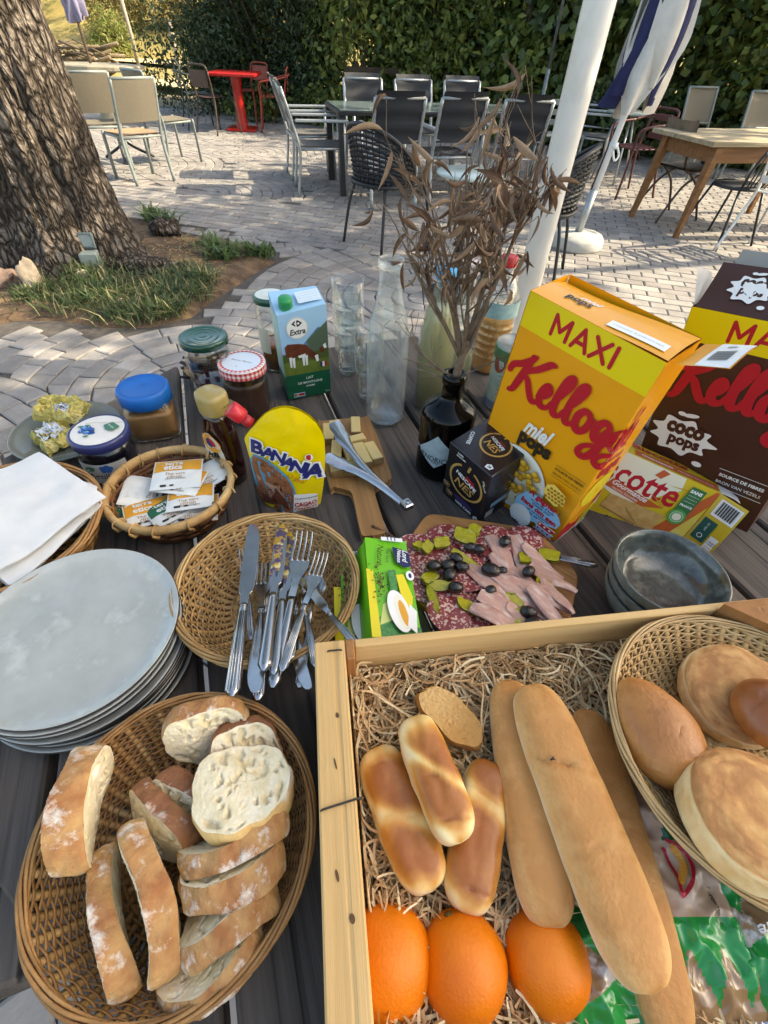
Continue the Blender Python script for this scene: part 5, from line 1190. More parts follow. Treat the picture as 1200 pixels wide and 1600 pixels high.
pr.text('SOURCE DE FIBRES', .152, .143, .046, None, 4, .03); pr.text('BRON VAN VEZELS', .152, .1345, .046, None, 4)
# bowl of honey balls
pr.disc(.076, .078, .057, .06, 3, 40); pr.disc(.076, .078, .051, .054, 6, 40); bx = []
for k in range(120):
    a, r = rg.uniform(0, 6.28), rg.uniform(0, 1)**.5*.047; x, y = .076+r*math.cos(a), .082+r*math.sin(a)*1.0
    if all((x-q[0])**2+(y-q[1])**2 > .0072**2 for q in bx): bx.append((x, y))
for k, (x, y) in enumerate(bx): pr.disc(x, y, .0060, None, 7, 16); pr.disc(x-.0008, y+.001, .0047, None, 5, 14); pr.disc(x-.0018, y+.002, .0016, None, 8, 8)
# honeycomb
pr.poly([(.133, .118), (.142, .125), (.165, .118), (.168, .1), (.157, .09), (.139, .094), (.131, .105)], 8)
for i in range(5):
    for j in range(4): pr.disc(.138+i*.006+(j % 2)*.003, .098+j*.006, .0026, None, 7, 6)
# contest flash
pr.poly([(.098, .058), (.112, .085), (.128, .088), (.168, .080), (.178, .068), (.176, .055), (.13, .03), (.1, .04)], 9)
pr.text('A gagner :', .142, .084, .058, None, 2, .05, 0, R(-4)); pr.text('un lot de 4 bols', .142, .0755, .042, None, 10, .02); pr.text('chaque jour', .142, .0695, .034, None, 10, .02); pr.text('kans om een', .14, .0625, .066, None, 2, .05, 0, R(-4)); pr.text('set van 4 kommen', .142, .0545, .042, None, 10, .02); pr.text('te winnen', .142, .0485, .028, None, 10, .02)
pr.disc(.116, .030, .02, .022, 3, 24)
for k in range(4):
    y0 = .012+k*.0095; pr.poly([(.142+.002*k, y0+.008), (.179, y0+.008), (.172, y0-.002), (.148, y0-.002)], 2 if k % 2 else 9); pr.rect(.144, y0+.0065, .178, y0+.008, 3)
    for q in range(3): pr.disc(.151+q*.009, y0+.003, .002, None, 3 if k % 2 else 2, 8)
pr.text('POPS AU MIEL - HONIGPOPS', .055, .006, .07, None, 11); pr.disc(.112, .008, .0065, .0045, 4, 16, 0, 180, 360); pr.disc(.1125, .012, .0018, .0035, 4, 10); pr.disc(.1085, .0125, .0015, .003, 4, 10, .7); pr.disc(.1165, .0125, .0015, .003, 4, 10, -.7)
pr.build('front_print', [Mky, Mkb, Mkr, M_white, mat('print_dark', '#2b2216', .45), mat('honey_ball', '#dcae35', .4), mat('milk_white', '#e9dfc6', .4), mat('honey_ball_dark', '#b27c19', .45), mat('honey_ball_light', '#f0cf62', .4), mat('flash_blue', '#87bfe0', .45), mat('print_navy', '#27305c', .45), mat('fine_print', '#c8892a', .5)], kel)
pr = PR(lambda x, y, h: (W+.002*math.sin(math.pi*x/D)*math.sin(math.pi*y/H*2)+h, x, y)); pr.h = .0006
pr.text('see the', .036, .20, .03, None, 0, .02, 0, 0); pr.text('Kellogg', .038, .182, .038, None, 0, .02, .4); pr.text('toys', .036, .16, .055, None, 0, .05)
pr.disc(.042, .115, .036, .03, 1, 30); pr.poly([(.0, .0), (.0, .045), (.05, .085), (.081, .088), (.081, .07), (.055, .02), (.05, .002)], 0); pr.poly([(.05, .02), (.05, .055), (.075, .068), (.081, .05), (.079, .02)], 1)
for k in range(10): pr.rect(.054, .025+k*.003, .074, .0264+k*.003, 2)
pr.rect(.0, .0005, .081, .018, 3)
for k in range(5): pr.rect(.002, .002+k*.003, .08, .0032+k*.003, 4)
pr.build('side_print', [Mkr, mat('side_yellow', '#dcc02a', .4), mat('side_green', '#9aa03a', .5), M_white, mat('print_steel', '#6e7c93', .5)], kel)
b = MB(); b.box((.001, .001, .0), (W-.001, D-.001, .002)); b.build('bottom', Mcard, kel)
# ---------------------------------------------------------------- brown chocolate cereal box
Mcb = mat('box_brown', '#47281e', .38, '#40231a', 3, coat=.15)
coc = carton('cereal_box', 'dark brown chocolate cereal box with a yellow band at the right edge', 'cereal box', (.437, .632), .19, -47, .075, .30, (-.03, .024, .30), None, z=.006, roll=-.10)
b = MB(); b.box((0, 0, 0), (.19, .075, .30)); b.f = [f for i, f in enumerate(b.f) if i != 1]; b.m = b.m[:5]; b.s = b.s[:5]; b.build('walls', Mcb, coc)
b = MB(); b.grid(6, 6, lambda u, v: (.004+.182*u, .0+.046*v+.004*math.sin(math.pi*v), .30+.046*v), 0, True); fl = b.build('top_flap', Mcb, coc)
b = MB(); b.grid(4, 5, lambda u, v: (-.012*v+.0, .006+.06*u, .30+.046*v*(1-.4*u)), 0, True); b.build('side_flap', mat('card_white', '#cfcac2', .7, '#bdb8b0', 20), coc)
b = MB(); b.grid(6, 4, lambda u, v: (.004+.182*u, .075+.03*v, .30+.05*v), 0, True); b.build('rear_flap', Mcard, coc)
def splat(pr, x, y, s, m):
    pts = []
    for k in range(18):
        a = 2*math.pi*k/18; r = 1+.22*(-1)**k*(.6+.4*math.sin(k*2.3)); pts.append((x+s*1.25*r*math.cos(a), y+s*.72*r*math.sin(a), 0))
    pr.poly([tuple(q)[:2] for q in catmull(pts, 4, True)], m); pr.disc(x-.3*s, y+.98*s, .16*s, .09*s, m, 12); pr.disc(x+.05*s, y+1.0*s, .3*s, .09*s, m, 12, .2); pr.disc(x+.95*s, y-.95*s, .2*s, .12*s, m, 12)
pr = PR(FR); quadgrid(pr, .0005, .256, .1895, .2995, 1, 2, 1); maxi(pr, .058, .266, .025, 2)
kel_script(pr, .012, .178, .060, 2, .19); splat(pr, .052, .115, .037, 3); pr.h += .0002; pr.text('coco', .054, .127, .055, .02, 0, .06); pr.text('pops', .058, .104, .046, .02, 0, .05)
for y in (.088, .058): pr.rect(.118, y, .185, y+.0007, 3)
pr.text('SOURCE DE FIBRES', .151, .079, .06, None, 3, .03); pr.text('BRON VAN VEZELS', .151, .067, .06, None, 3)
pr.build('front_print', [Mcb, Mkb, Mkr, M_white], coc)
pr = PR(lambda x, y, h: (.004+x, -h*.7-.0012+.046*y/.066+.004*math.sin(math.pi*y/.066), .30+.046*y/.066+h*.7+.0012)); splat(pr, .05, .033, .022, 0); pr.h += .0002; pr.text('coco', .05, .04, .032, .012, 1, .06); pr.text('pops', .051, .027, .028, .012, 1, .05)
for q in ((.095, .014, .18, .0148), (.095, .052, .18, .0528), (.095, .014, .0958, .052), (.118, .014, .1186, .052)): pr.rect(*q, 0)
pr.ring(.1065, .033, .005, .0062, 0, 180, 360); pr.disc(.1065, .035, .0035, None, 0, 10)
for k in range(4): pr.text('recyclez votre boite', .148, .045-k*.008, .05, None, 0)
pr.build('flap_print', [M_white, Mcb], fl)
# ---------------------------------------------------------------- rusk box
Mby = mat('box_mustard', '#d0b62a', .4, '#c9ab22', 4, coat=.1, col3='#d9cc74', scale3=9, thr3=(.55, .8)); Mbo = mat('box_terracotta', '#bd5a2c', .4)
bis = carton('rusk_box', 'low yellow rusk box with an open end, in front of the brown cereal box', 'box', (.297, .584), .2, -24.5, .056, .121, (.028, .02, .116), None)
b = MB(); b.box((0, 0, 0), (.2, .056, .121)); b.f = [f for i, f in enumerate(b.f) if i != 3]; b.m = b.m[:5]; b.s = b.s[:5]; b.build('walls', Mby, bis)
b = MB(); b.box((.002, .002, .003), (.1985, .054, .119)); b.f = [f[::-1] for i, f in enumerate(b.f) if i != 3]; b.m = b.m[:5]; b.s = b.s[:5]; b.build('inner_walls', mat('inner_card', '#6d6962', .8), bis)
cf, sf_ = math.cos(R(-32)), math.sin(R(-32))
b = MB(); b.grid(5, 5, lambda u, v: (.2+.043*u*cf, .043*u*sf_-.003*math.sin(math.pi*v), .121*v), 0, True); ef = b.build('end_flap', Mby, bis)
pr = PR(lambda x, y, h: (.2+x*cf-h*.53, x*sf_-h*.85-.003*math.sin(math.pi*y/.121)-.0008, y)); pr.rect(.006, .088, .04, .116, 0)
for k in range(22): x = .009+k*.00125; pr.rect(x, .092, x+.0004*(1+(k*5 % 3)), .1135, 1)
pr.rect(.004, .044, .024, .082, 2); pr.text('info tri', .014, .07, .013, None, 0, 0, 0, R(90)); pr.ring(.014, .053, .003, .004, 0); pr.rect(.027, .012, .04, .062, 0)
for k in range(3): pr.text('lot 21 11 22', .0305+k*.0035, .037, .035, None, 3, 0, 0, R(90))
pr.build('flap_print', [M_white, M_blk, mat('print_teal', '#13504a', .45), MATS['print_steel']], ef)
b = MB(); b.grid(4, 4, lambda u, v: (.2+.03*v, .056*u, .121+.004*math.sin(2*v)-.006*v), 0, True); b.build('top_flap', mat('card_white2', '#d6d3cc', .6), bis)
pr = PR(lambda x, y, h: (x+.049, -h, y)); pr.poly([(-.047, .121), (-.047, .03), (.01, .02), (.0005, .121)], 5); pr.poly([(.0005, .121), (.0005, .055), (.05, .04), (.105, .10), (.10, .1205)], 5)
pr.poly([(.12, .002), (.095, .002), (.137, .1), (.146, .12), (.1505, .12), (.1505, .095)], 2)
pr.text('Biscotte', .034, .088, .15, .042, 1, .02, .05); pr.poly([(.012, .074), (.1, .062), (.072, .05), (.005, .058)], 2); pr.text('Gourmande', .044, .066, .06, None, 4, .02, .3, R(-7)); pr.text('recette biscuitee', .04, .058, .045, None, 4, 0, 0, R(-6))
pr.poly([(.06, .106), (.066, .119), (.078, .117), (.07, .104)], 2); pr.poly([(.085, .1), (.12, .104), (.118, .107)], 7); pr.poly([(.074, .076), (.1, .062), (.098, .067)], 7)
pr.poly([(.018, .02), (.105, .012), (.108, .052), (.022, .049)], 3); pr.poly([(.0185, .021), (.104, .013), (.1045, .015), (.019, .0235)], 8)
for k in range(9): x, y = .056+k*.0058, .036-k*.0042; pr.disc(x, y+.0025, .0042, .0017, 6, 10, .5); pr.disc(x+.001, y-.002, .0042, .0017, 6, 10, -1.1)
pr.stroke([(.054, .037), (.11, -.0005+.001)], .0008, 8); pr.text('92%', .044, .008, .02, .008, 9, .04)
pr.poly([(.112, .055), (.114, .114), (.135, .114), (.133, .055)], 10); pr.text('SANS', .1235, .107, .017, None, 4, .05); 
for k in range(3): pr.text('conservateurs ni', .1235, .1-k*.0055, .017, None, 4)
pr.text('FRANCE', .1235, .0815, .018, None, 4, .04); pr.disc(.1225, .06, .0125, .0135, 11, 26); pr.ring(.1225, .06, .0085, .0092, 4); pr.disc(.1225, .06, .0065, None, 5, 18)
pr.build('front_print', [Mby, Mkr, Mbo, mat('rusk_print', '#cfa868', .6, '#b78d4d', 60), M_white, mat('pale_burst', '#e3ddc4', .4), mat('wheat', '#c09a5a', .5), mat('print_ochre', '#c9962a', .45), mat('rusk_edge', '#9a6a36', .5), M_blk, mat('print_green', '#2f6b3c', .45), mat('print_leaf', '#4f9a4a', .45)], bis)
pr = PR(lambda x, y, h: (x+.049, y, .121+h)); pr.rect(.02, .006, .149, .028, 0); pr.text('Gourmande', .055, .017, .05, None, 1, .02, .3); pr.text('recette biscuitee', .115, .017, .055, None, 1); pr.h += .0002; pr.text('Biscotte', .06, .043, .09, .02, 2, .03); pr.build('top_print', [Mbo, M_white, Mkr], bis)
# ---------------------------------------------------------------- coffee capsule box
Mnb = mat('box_black', '#17151a', .3, '#1d1a1f', 5, coat=.25); Mgo = mat('print_gold', '#cda35a', .35, metal=.3)
nes = carton('coffee_box', 'small black coffee box with a gold ring emblem beside the dark vase', 'box', (.098, .583), .088, -50, .095, .124, (-.004, -.02, .128), None)
b = MB(); b.box((0, 0, 0), (.088, .095, .124), 0, .0015); b.build('walls', Mnb, nes)
def nes_logo(pr, x, y, r):
    pr.ring(x, y, r*.88, r, 0, -245, 70, 40); pr.poly([(x+r*.06, y+r*.72), (x-r*.06, y+r*.74), (x+r*.02, y+r*1.12), (x+r*.16, y+r*1.1)], 0)
    pr.poly([(x-r*.02, y+r*.5), (x+r*.46, y+r*.36), (x+r*.5, y-.02*r), (x-r*.1, y+.22*r)], 1); pr.text('NESCAFE', x, y+r*.16, r*1.25, None, 2, .03, 0, R(-14)); pr.text('NES', x-.04*r, y-r*.3, r*1.15, r*.5, 0, .02, .2, R(-10))
pr = PR(FR); nes_logo(pr, .046, .068, .036); pr.text('SANS', .026, .117, .012, None, 2, .02); pr.text('AMERTUME', .028, .1115, .02, None, 2, .02); pr.text('FINE', .079, .1, .008, None, 2, .02, 0, R(-55)); pr.text('MOUSSE', .082, .09, .014, None, 2, .02, 0, R(-60)); pr.text('100% CAFE', .052, .0115, .036, None, 2, .03)
pr.poly([(.076, .004), (.085, .004), (.0865, .012), (.0815, .016), (.075, .012)], 2); pr.text('28', .081, .009, .006, None, 3, .03)
pr.disc(.05, .022, .022, .007, 4, 24)
for k in range(2): x = .008+k*.009; y = .034-k*.014; pr.poly([(x-.009, y), (x, y+.012), (x+.012, y), (x+.002, y-.012)], 3); nes_logo(pr, x+.001, y, .0075)
pr.build('front_print', [Mgo, mat('nes_red', '#9a2231', .4), M_white, mat('box_black2', '#0f0e11', .3), mat('print_violet', '#3b2c58', .4)], nes)
pr = PR(lambda x, y, h: (x, y, .124+h)); nes_logo(pr, .048, .05, .025); pr.text('COFFEE', .014, .03, .028, None, 2, .02, 0, R(-62)); pr.poly([(.068, .005), (.077, .006), (.079, .013), (.072, .016), (.067, .012)], 2); pr.text('28', .073, .0105, .006, None, 3, .03)
for k in range(7): pr.text('ESPRESSO LUNGO RISTRETTO', .008+k*.006, .08-k*.001, .045, None, 1 if k % 2 else 4, .0, 0, R(80))
pr.build('top_print', [Mgo, mat('nes_dkred', '#6d2530', .4), M_white, MATS['box_black2'], mat('nes_brown', '#5a463e', .5)], nes)
pr = PR(lambda x, y, h: (.088+h, x, y))
for k in range(4): pr.text('capsules de cafe torrefie moulu', .047, .108-k*.006, .07, None, 0)
pr.stroke([(.04, .07), (.048, .076), (.056, .07), (.048, .062), (.05, .056)], .0012, 2); pr.rect(.02, .03, .08, .042, 1)
for k in range(3): pr.text('a conserver au sec', .05, .05-k*.003, .05, None, 0)
pr.rect(.012, .008, .03, .024, 3); pr.build('side_print', [MATS['nes_brown'], mat('print_ice', '#6f93a8', .45), Mgo, MATS['print_grey']], nes)
# ---------------------------------------------------------------- milk carton
Mmb = mat('milk_blue', '#8fbbdc', .35, '#a3c8e2', 6, coat=.2); Mmg = mat('milk_green', '#15573a', .35, coat=.2)
mk = carton('milk_carton', 'one litre milk carton with a green cap, cow on an alpine meadow', 'milk carton', (-.214, .842), .094, 24, .062, .2, (.0, -.008, .2), None)
mw_, md_, mh_ = .094, .062, .2
b = MB(); b.add([(0, 0, 0), (mw_, 0, 0), (mw_, md_, 0), (0, md_, 0), (0, 0, .182), (mw_, 0, .192), (mw_, md_, .2), (0, md_, .2)], [(3, 2, 1, 0), (0, 1, 5, 4), (1, 2, 6, 5), (2, 3, 7, 6), (3, 0, 4, 7), (4, 5, 6, 7)]); b.build('walls', Mmb, mk)
b = MB(); b.lathe([(.0145, .0), (.0145, .003), (.012, .004), (.012, .006), (.0132, .007), (.0132, .02), (.012, .0215), (.001, .0215)], 28); b.build('cap', mat('cap_green', '#1f8a4c', .35, coat=.2), mk, TM(.022, .02, .184, 0, R(12)))
pr = PR(FR); pr.rect(.0, .0, .0938, .056, 1); pr.poly([(0, .056), (.0938, .056), (.0938, .085), (.06, .082), (.03, .088), (0, .084)], 2); pr.poly([(0, .084), (.03, .088), (.06, .082), (.0938, .085), (.0938, .105), (.06, .1), (.03, .108), (0, .102)], 3)
pr.poly([(0, .102), (.012, .118), (.03, .112), (.045, .121), (.062, .138), (.075, .15), (.0938, .145), (.0938, .105), (.06, .1), (.03, .108)], 4); pr.poly([(.05, .125), (.0938, .16), (.0938, .105), (.06, .1)], 5)
pr.poly([(.0, .104), (.012, .118), (.028, .108), (.04, .116), (.05, .106), (.03, .103)], 10)
# cow
pr.poly([(.006, .118), (.012, .124), (.035, .122), (.05, .117), (.06, .104), (.066, .098), (.074, .094), (.073, .084), (.066, .08), (.06, .086), (.05, .092), (.046, .1), (.03, .096), (.014, .094), (.007, .1)], 6)
for x, y in ((.012, .096), (.018, .094), (.038, .096), (.044, .096)): pr.poly([(x, y), (x+.006, y), (x+.0045, y-.022), (x+.001, y-.022)], 7)
pr.poly([(.064, .092), (.071, .094), (.072, .08), (.067, .078)], 7); pr.poly([(.03, .097), (.046, .1), (.044, .093), (.032, .092)], 7); pr.poly([(.074, .106), (.086, .112), (.088, .1), (.08, .096), (.075, .1)], 6); pr.poly([(.082, .112), (.088, .116), (.09, .106), (.085, .104)], 7)
pr.disc(.0345, .154, .0215, None, 7, 36); pr.ring(.0345, .154, .020, .0205, 8); pr.text('Extra', .0345, .147, .031, .0115, 8, .03, .25, .05)
pr.poly([(.024, .163), (.0315, .169), (.0315, .1655), (.029, .163), (.0315, .1605), (.0315, .157)], 8); pr.poly([(.045, .163), (.0375, .169), (.034, .169), (.034, .157), (.0375, .157)], 8); pr.disc(.0375, .163, .0022, None, 7, 12)
pr.text('LAIT', .05, .046, .015, None, 7, .01); pr.text('DE MONTAGNE', .05, .0355, .052, None, 7, .01); pr.text('ECREME', .05, .027, .018, None, 7, .01); pr.text('1L e', .086, .007, .009, None, 7, .01)
for k, m in enumerate((9, 7, 11)): pr.rect(.074+k*.0045, .066, .0785+k*.0045, .077, m)
pr.rect(.012, .004, .036, .014, 10); pr.rect(.013, .006, .018, .0125, 2); pr.rect(.018, .0065, .023, .012, 12); pr.rect(.023, .0065, .029, .012, 11); pr.rect(.029, .0065, .035, .012, 11)
pr.build('front_print', [Mmb, Mmg, mat('meadow', '#6f7d33', .4, '#5c6a2b', 60), mat('meadow_dark', '#4b5a2b', .4), mat('mountain', '#4b6680', .4, '#6483a0', 60), mat('ridge', '#4f5f4c', .4), mat('cow_brown', '#6b3521', .45, '#582b1b', 90), M_white, MATS['print_dark'], MATS['print_navy'], mat('haze_blue', '#9cb8d0', .4), Mkr, mat('print_amber', '#d7982f', .4)], mk)
pr = PR(lambda x, y, h: (-h, md_-x, y)); pr.rect(.0, .0, md_-.0005, .05, 0); pr.rect(.004, .055, md_-.004, .175, 1)
for k in range(16): pr.text('valeurs nutritionnelles moyennes', md_/2, .168-k*.007, .045, None, 0)
pr.build('side_print', [Mmg, mat('milk_pale', '#b9d3c4', .4)], mk)
pr = PR(lambda x, y, h: (x, y*.062/.062, .187+.006*(x/.094)+.012*y/.062+h+.0012)); pr.rect(.045, .012, .09, .045, 0, 2); 
for k in range(4): pr.text('ouvrir ici conserver au frais', .067, .018+k*.007, .04, None, 1)
pr.build('top_print', [mat('milk_panel', '#cfdde6', .4), MATS['print_grey']], mk)
# ---------------------------------------------------------------- green tea box lying on its side, a second one behind it
Mlg = mat('lime_card', '#6fbe22', .4, '#66b31c', 5, coat=.15); Mly = mat('lemon_print', '#dccb2a', .45); Mnvp = mat('label_navy', '#1c2450', .4)
tx0, tx1, tx2 = Q(574, 826, .068), Q(632, 848, .068), Q(658, 1004, .068)
ex = (tx1-tx0); ex.z = 0; ey = (tx2-tx1); ey.z = 0; wT, lT = .062, .148; ang = math.atan2(ey.y, ey.x)+math.pi
exv = Vector((math.cos(ang-math.pi/2), math.sin(ang-math.pi/2), 0)); eyv = Vector((math.cos(ang), math.sin(ang), 0))
def tea_box(label, o, wT, hT, roll):
    t = thing('tea_box', label, 'tea box', M=Matrix.Translation(o) @ frame(Vector((0, 0, 0)), exv, eyv, Vector((0, 0, 1))) @ Matrix.Rotation(roll, 4, 'Y'), group='lime green tea boxes')
    b = MB(); b.box((-wT, -lT, -hT), (0, 0, 0)); b.f = [f for i, f in enumerate(b.f) if i != 2]; b.m = b.m[:5]; b.s = b.s[:5]; b.build('walls', Mlg, t)
    b = MB()
    for k in range(9): b.add([(-wT+.004+k*(wT-.008)/8.5, -lT+.008, -hT+.004), (-wT+.004+k*(wT-.008)/8.5+.004, -lT+.004, -hT+.004), (-wT+.004+k*(wT-.008)/8.5+.004, -lT+.004, -.006), (-wT+.004+k*(wT-.008)/8.5, -lT+.008, -.006)], [(0, 1, 2, 3)], k % 3 == 1)
    tag(b.build('sachets', [mat('navy_sachet', '#1c2a5c', .4), M_white], t), kind='stuff')
    b = MB(); b.grid(5, 6, lambda u, v: (-wT-.0005-.003*math.sin(math.pi*v)-.004*v, -lT-.01+(lT+.006)*u, -.005-.058*v*(1-.2*abs(u-.5)*2)), 0, True); b.build('tuck_flap', Mlg, t)
    pr = PR(lambda x, y, h: (-wT/2+x, -lT/2+y, h))
    # the print runs along the length; seen from the table it stands on its head end
    pr.poly([(-.031, -.074), (.03, -.074), (.03, -.06), (-.012, -.045), (-.031, -.05)], 6); pr.poly([(-.031, -.074), (-.02, -.074), (-.022, .02), (-.031, .022)], 1)
    pr.poly([(-.02, -.058), (-.014, -.03), (-.004, -.022), (.002, -.032), (-.002, -.05)], 3)
    for k in range(70): pr.disc(-.018+rg.gauss(0, .0035)+.004*(k % 2), -.0+rg.gauss(0, .014), .0017, .0008, 4 if k % 3 else 5, 6, rg.uniform(0, 3))
    pr.poly([(.006, .012), (.016, .014), (.024, -.02), (.018, -.05), (.01, -.03)], 1); pr.poly([(-.004, .018), (.006, .02), (.006, -.01), (-.004, -.02)], 6)
    pr.disc(.004, -.04, .013, .029, 2, 26, .18); pr.disc(.007, -.041, .0075, .024, 7, 24, .18); pr.disc(.009, -.043, .0045, .018, 8, 20, .18); pr.poly([(.012, -.06), (.022, -.07), (.026, -.04), (.018, -.03)], 2)
    pr.poly([(.006, .058), (.028, .052), (.029, .028), (.02, .024), (.008, .032)], 9); pr.text('Lord', .022, .043, .02, None, 2, .02, .2, R(-98)); pr.text('Nelson', .014, .043, .022, None, 2, .02, .2, R(-98)); pr.text('Nature', -.012, .042, .034, None, 5, .0, .3, R(-97)); pr.text('The Vert', -.002, .042, .024, None, 5, .0, .2, R(-97))
    pr.disc(.0245, .012, .0055, .0075, 2, 18); pr.disc(.0245, .012, .0022, .004, 9, 10); pr.rect(-.008, .067, .022, .0735, 2)
    for k in range(3): pr.rect(.0+k*.005, .068, .002+k*.005, .0735, 10)
    pr.build('top_print', [Mlg, Mly, M_white, mat('egg_pale', '#c9cf7a', .5), mat('tea_leaf', '#6b5a2a', .6), mat('tea_dark', '#2d2a14', .6), mat('print_leaf2', '#2f6e38', .45, '#4f8f4a', 200), mat('egg_white', '#e3e0cf', .4), mat('egg_yolk', '#d89a2c', .4), Mnvp, MATS['print_steel']], t)
    return t
tea_box('lime green tea box with a lemon picture, open end towards the crate', Q(634, 846, .066)+Vector((0, 0, 0)), .058, .062, R(13))
b2 = tea_box('second lime green tea box, half hidden between the cutlery basket and the first', Q(578, 862, .045), .042, .04, R(-6))
# ================================================================ GLASSES AND BOTTLES
def tumbler(label, c, z, s=1.0):
    t = tag(MB().lathe([(.0001, .0), (.023*s, .0), (.026*s, .004), (.0275*s, .045), (.029*s, .05), (.034*s, .056), (.0355*s, .1), (.0345*s, .1005), (.0325*s, .06), (.0265*s, .05), (.0245*s, .012), (.0001, .010)], 44).build('tumbler', M_glass), label, 'glass', 'stacked water glasses')
    t.location = (c[0], c[1], T+.001+z); return t
g1 = Q(546, 580); g2 = Q(575, 618)
for k, lb in enumerate(('lowest tumbler of the tall glass stack behind the milk', 'middle tumbler of the tall glass stack', 'top tumbler of the tall glass stack')): tumbler(lb, g1, k*.0505, .95)
for k, lb in enumerate(('bottom tumbler of the short stack beside the water bottle', 'upper tumbler of the short stack beside the water bottle')): tumbler(lb, g2, k*.0505, .84)
def bottle(name, label, c, prof, mat_, fill=None, mfill=None, cap=None, capm=None, cat='bottle'):
    t = thing(name, label, cat, (c[0], c[1], T+.001)); th = .0022
    b = MB(); inn = [(max(.001, r-th), max(z, th*1.6)) for r, z in prof][::-1]; b.lathe(prof+inn, 48); b.build('glass', mat_, t)
    if fill:
        b = MB(); fl = [(max(.001, r-th-.0007), max(z, th*1.6+.0007)) for r, z in prof if z < fill]; fl += [(fl[-1][0], fill), (.001, fill)]; b.lathe(fl, 48); b.build('contents', mfill, t)
    if cap:
        b = MB(); r, z0, h = cap; n = 40; rings = []
        for z, k in ((0, 1), (.001, 1), (h-.002, 1), (h, .9)): rings.append([((r*k+(.0006*(-1)**i if 0 < z < h else 0))*math.cos(2*math.pi*i/n), (r*k+(.0006*(-1)**i if 0 < z < h else 0))*math.sin(2*math.pi*i/n), z0+z) for i in range(n)])
        b.loft(rings); b.build('cap', capm, t)
    return t
cp = Q(601, 652)
bottle('water_bottle', 'misted clear glass water bottle in front of the glasses', (cp.x, cp.y), [(.001, .003), (.02, .0015), (.034, .0), (.038, .004), (.0385, .02), (.0385, .14), (.0375, .17), (.033, .2), (.026, .225), (.021, .245), (.019, .262), (.0185, .283), (.021, .286), (.0225, .294), (.021, .3)], M_frost)
M_lemon = mat('lemonade', '#c9c29a', .25, '#bdb58c', 8, transl=.5)
bottle('lemonade_bottle', 'glass bottle of cloudy lemonade with a blue cap behind the dried branch', (.088, .862), [(.001, .003), (.034, .0), (.0385, .004), (.0385, .13), (.036, .16), (.03, .19), (.022, .215), (.017, .235), (.016, .262)], M_glass, .2, M_lemon, (.0175, .252, .018), mat('cap_blue', '#2f8fc4', .35))
bottle('syrup_bottle', 'glass bottle with a white and red cap behind the lemonade', (.135, .90), [(.001, .003), (.03, .0), (.034, .004), (.034, .13), (.032, .16), (.026, .185), (.018, .21), (.0145, .23), (.014, .258)], M_glass, .10, M_lemon, (.016, .25, .02), mat('cap_pale', '#c9b8b2', .4))
pb_ = Q(760, 574); M_juice = mat('orange_juice', '#e0a860', .3, '#d79a4c', 10, transl=.3)
def ribs(z): return .0018*math.sin(z*math.pi*2/.017) if .03 < z < .12 else 0
bottle('juice_bottle', 'plastic juice bottle with a red cap behind the cereal box', (pb_.x, pb_.y), [(.001, .006), (.03, .0)]+[(.04+ribs(z), z) for z in [.004+.0042*i for i in range(30)]]+[(.041, .14), (.038, .165), (.03, .19), (.02, .208), (.014, .218), (.0135, .236)], M_glass, .118, M_juice, (.0165, .226, .019), mat('cap_red', '#b3262a', .35))
pr = PR(cylmap(.0412, .15, -1.7)); pr.rect(-.07, -.018, .07, .014, 0, 30); o = pr.build('bottle_label', [mat('label_aqua', '#86a7a4', .4, '#a7c0bc', 60)]); o.parent = [x for x in bpy.data.objects if x.name == 'juice_bottle'][0]
# pale carton between juice and cereal box
t = thing('drink_can', 'pale printed tin standing behind the left edge of the yellow cereal box', 'tin', (.243, .872, T+.001))
b = MB(); b.lathe([(.03, 0), (.0385, .001), (.039, .004), (.039, .134), (.0375, .138)], 48); b.build('wall', mat('tin_pale', '#b9c3b4', .4, '#9fb0a0', 30), t)
b = MB(); b.lathe([(.0375, .138), (.036, .139), (.034, .135), (.001, .134)], 48); b.build('lid', mat('tin_lid', '#8d8f8a', .35, metal=.6), t)
pr = PR(cylmap(.0392, .07, -2.2)); pr.rect(-.06, -.066, .07, -.05, 1, 20); pr.rect(-.06, .04, .07, .062, 0, 20); pr.disc(-.01, .035, .014, .02, 2, 20)
for k in range(7): pr.text('lait de coco biologique', .02, .03-k*.01, .05, None, 0)
pr.build('print', [mat('tin_green', '#4c7a52', .45), MATS['print_steel'], mat('tin_red', '#9a4a3c', .45)], t)
# ---------------------------------------------------------------- black bottle vase with the dried branch
vc = Q(684, 735, 0); VX, VY = vc.x+.004, vc.y+.008
vase = thing('bottle_vase', 'black apothecary bottle used as a vase, pale diamond label', 'vase', (VX, VY, T+.001))
b = MB(); b.lathe([(.001, 0), (.04, 0), (.0445, .004), (.045, .02), (.045, .118), (.0445, .124), (.040, .131), (.03, .139), (.021, .145), (.0165, .149), (.0158, .153), (.0158, .172), (.0178, .174), (.0185, .182), (.0178, .19), (.0135, .19), (.0125, .17), (.001, .165)], 60); b.build('body', mat('black_glass', '#050506', .1, '#070707', 12, spec=.3), vase)
pr = PR(cylmap(.0453, .066, -1.95)); nn = 14
pr.up(); vs2 = []
for i in range(nn+1):
    x = -.045+.09*i/nn; hh = .046*(1-abs(x)/.045)**1.15; vs2 += [pr.fn(x, -.012-hh*.45+abs(x)*.25, pr.h), pr.fn(x, -.012+hh+abs(x)*.05, pr.h)]
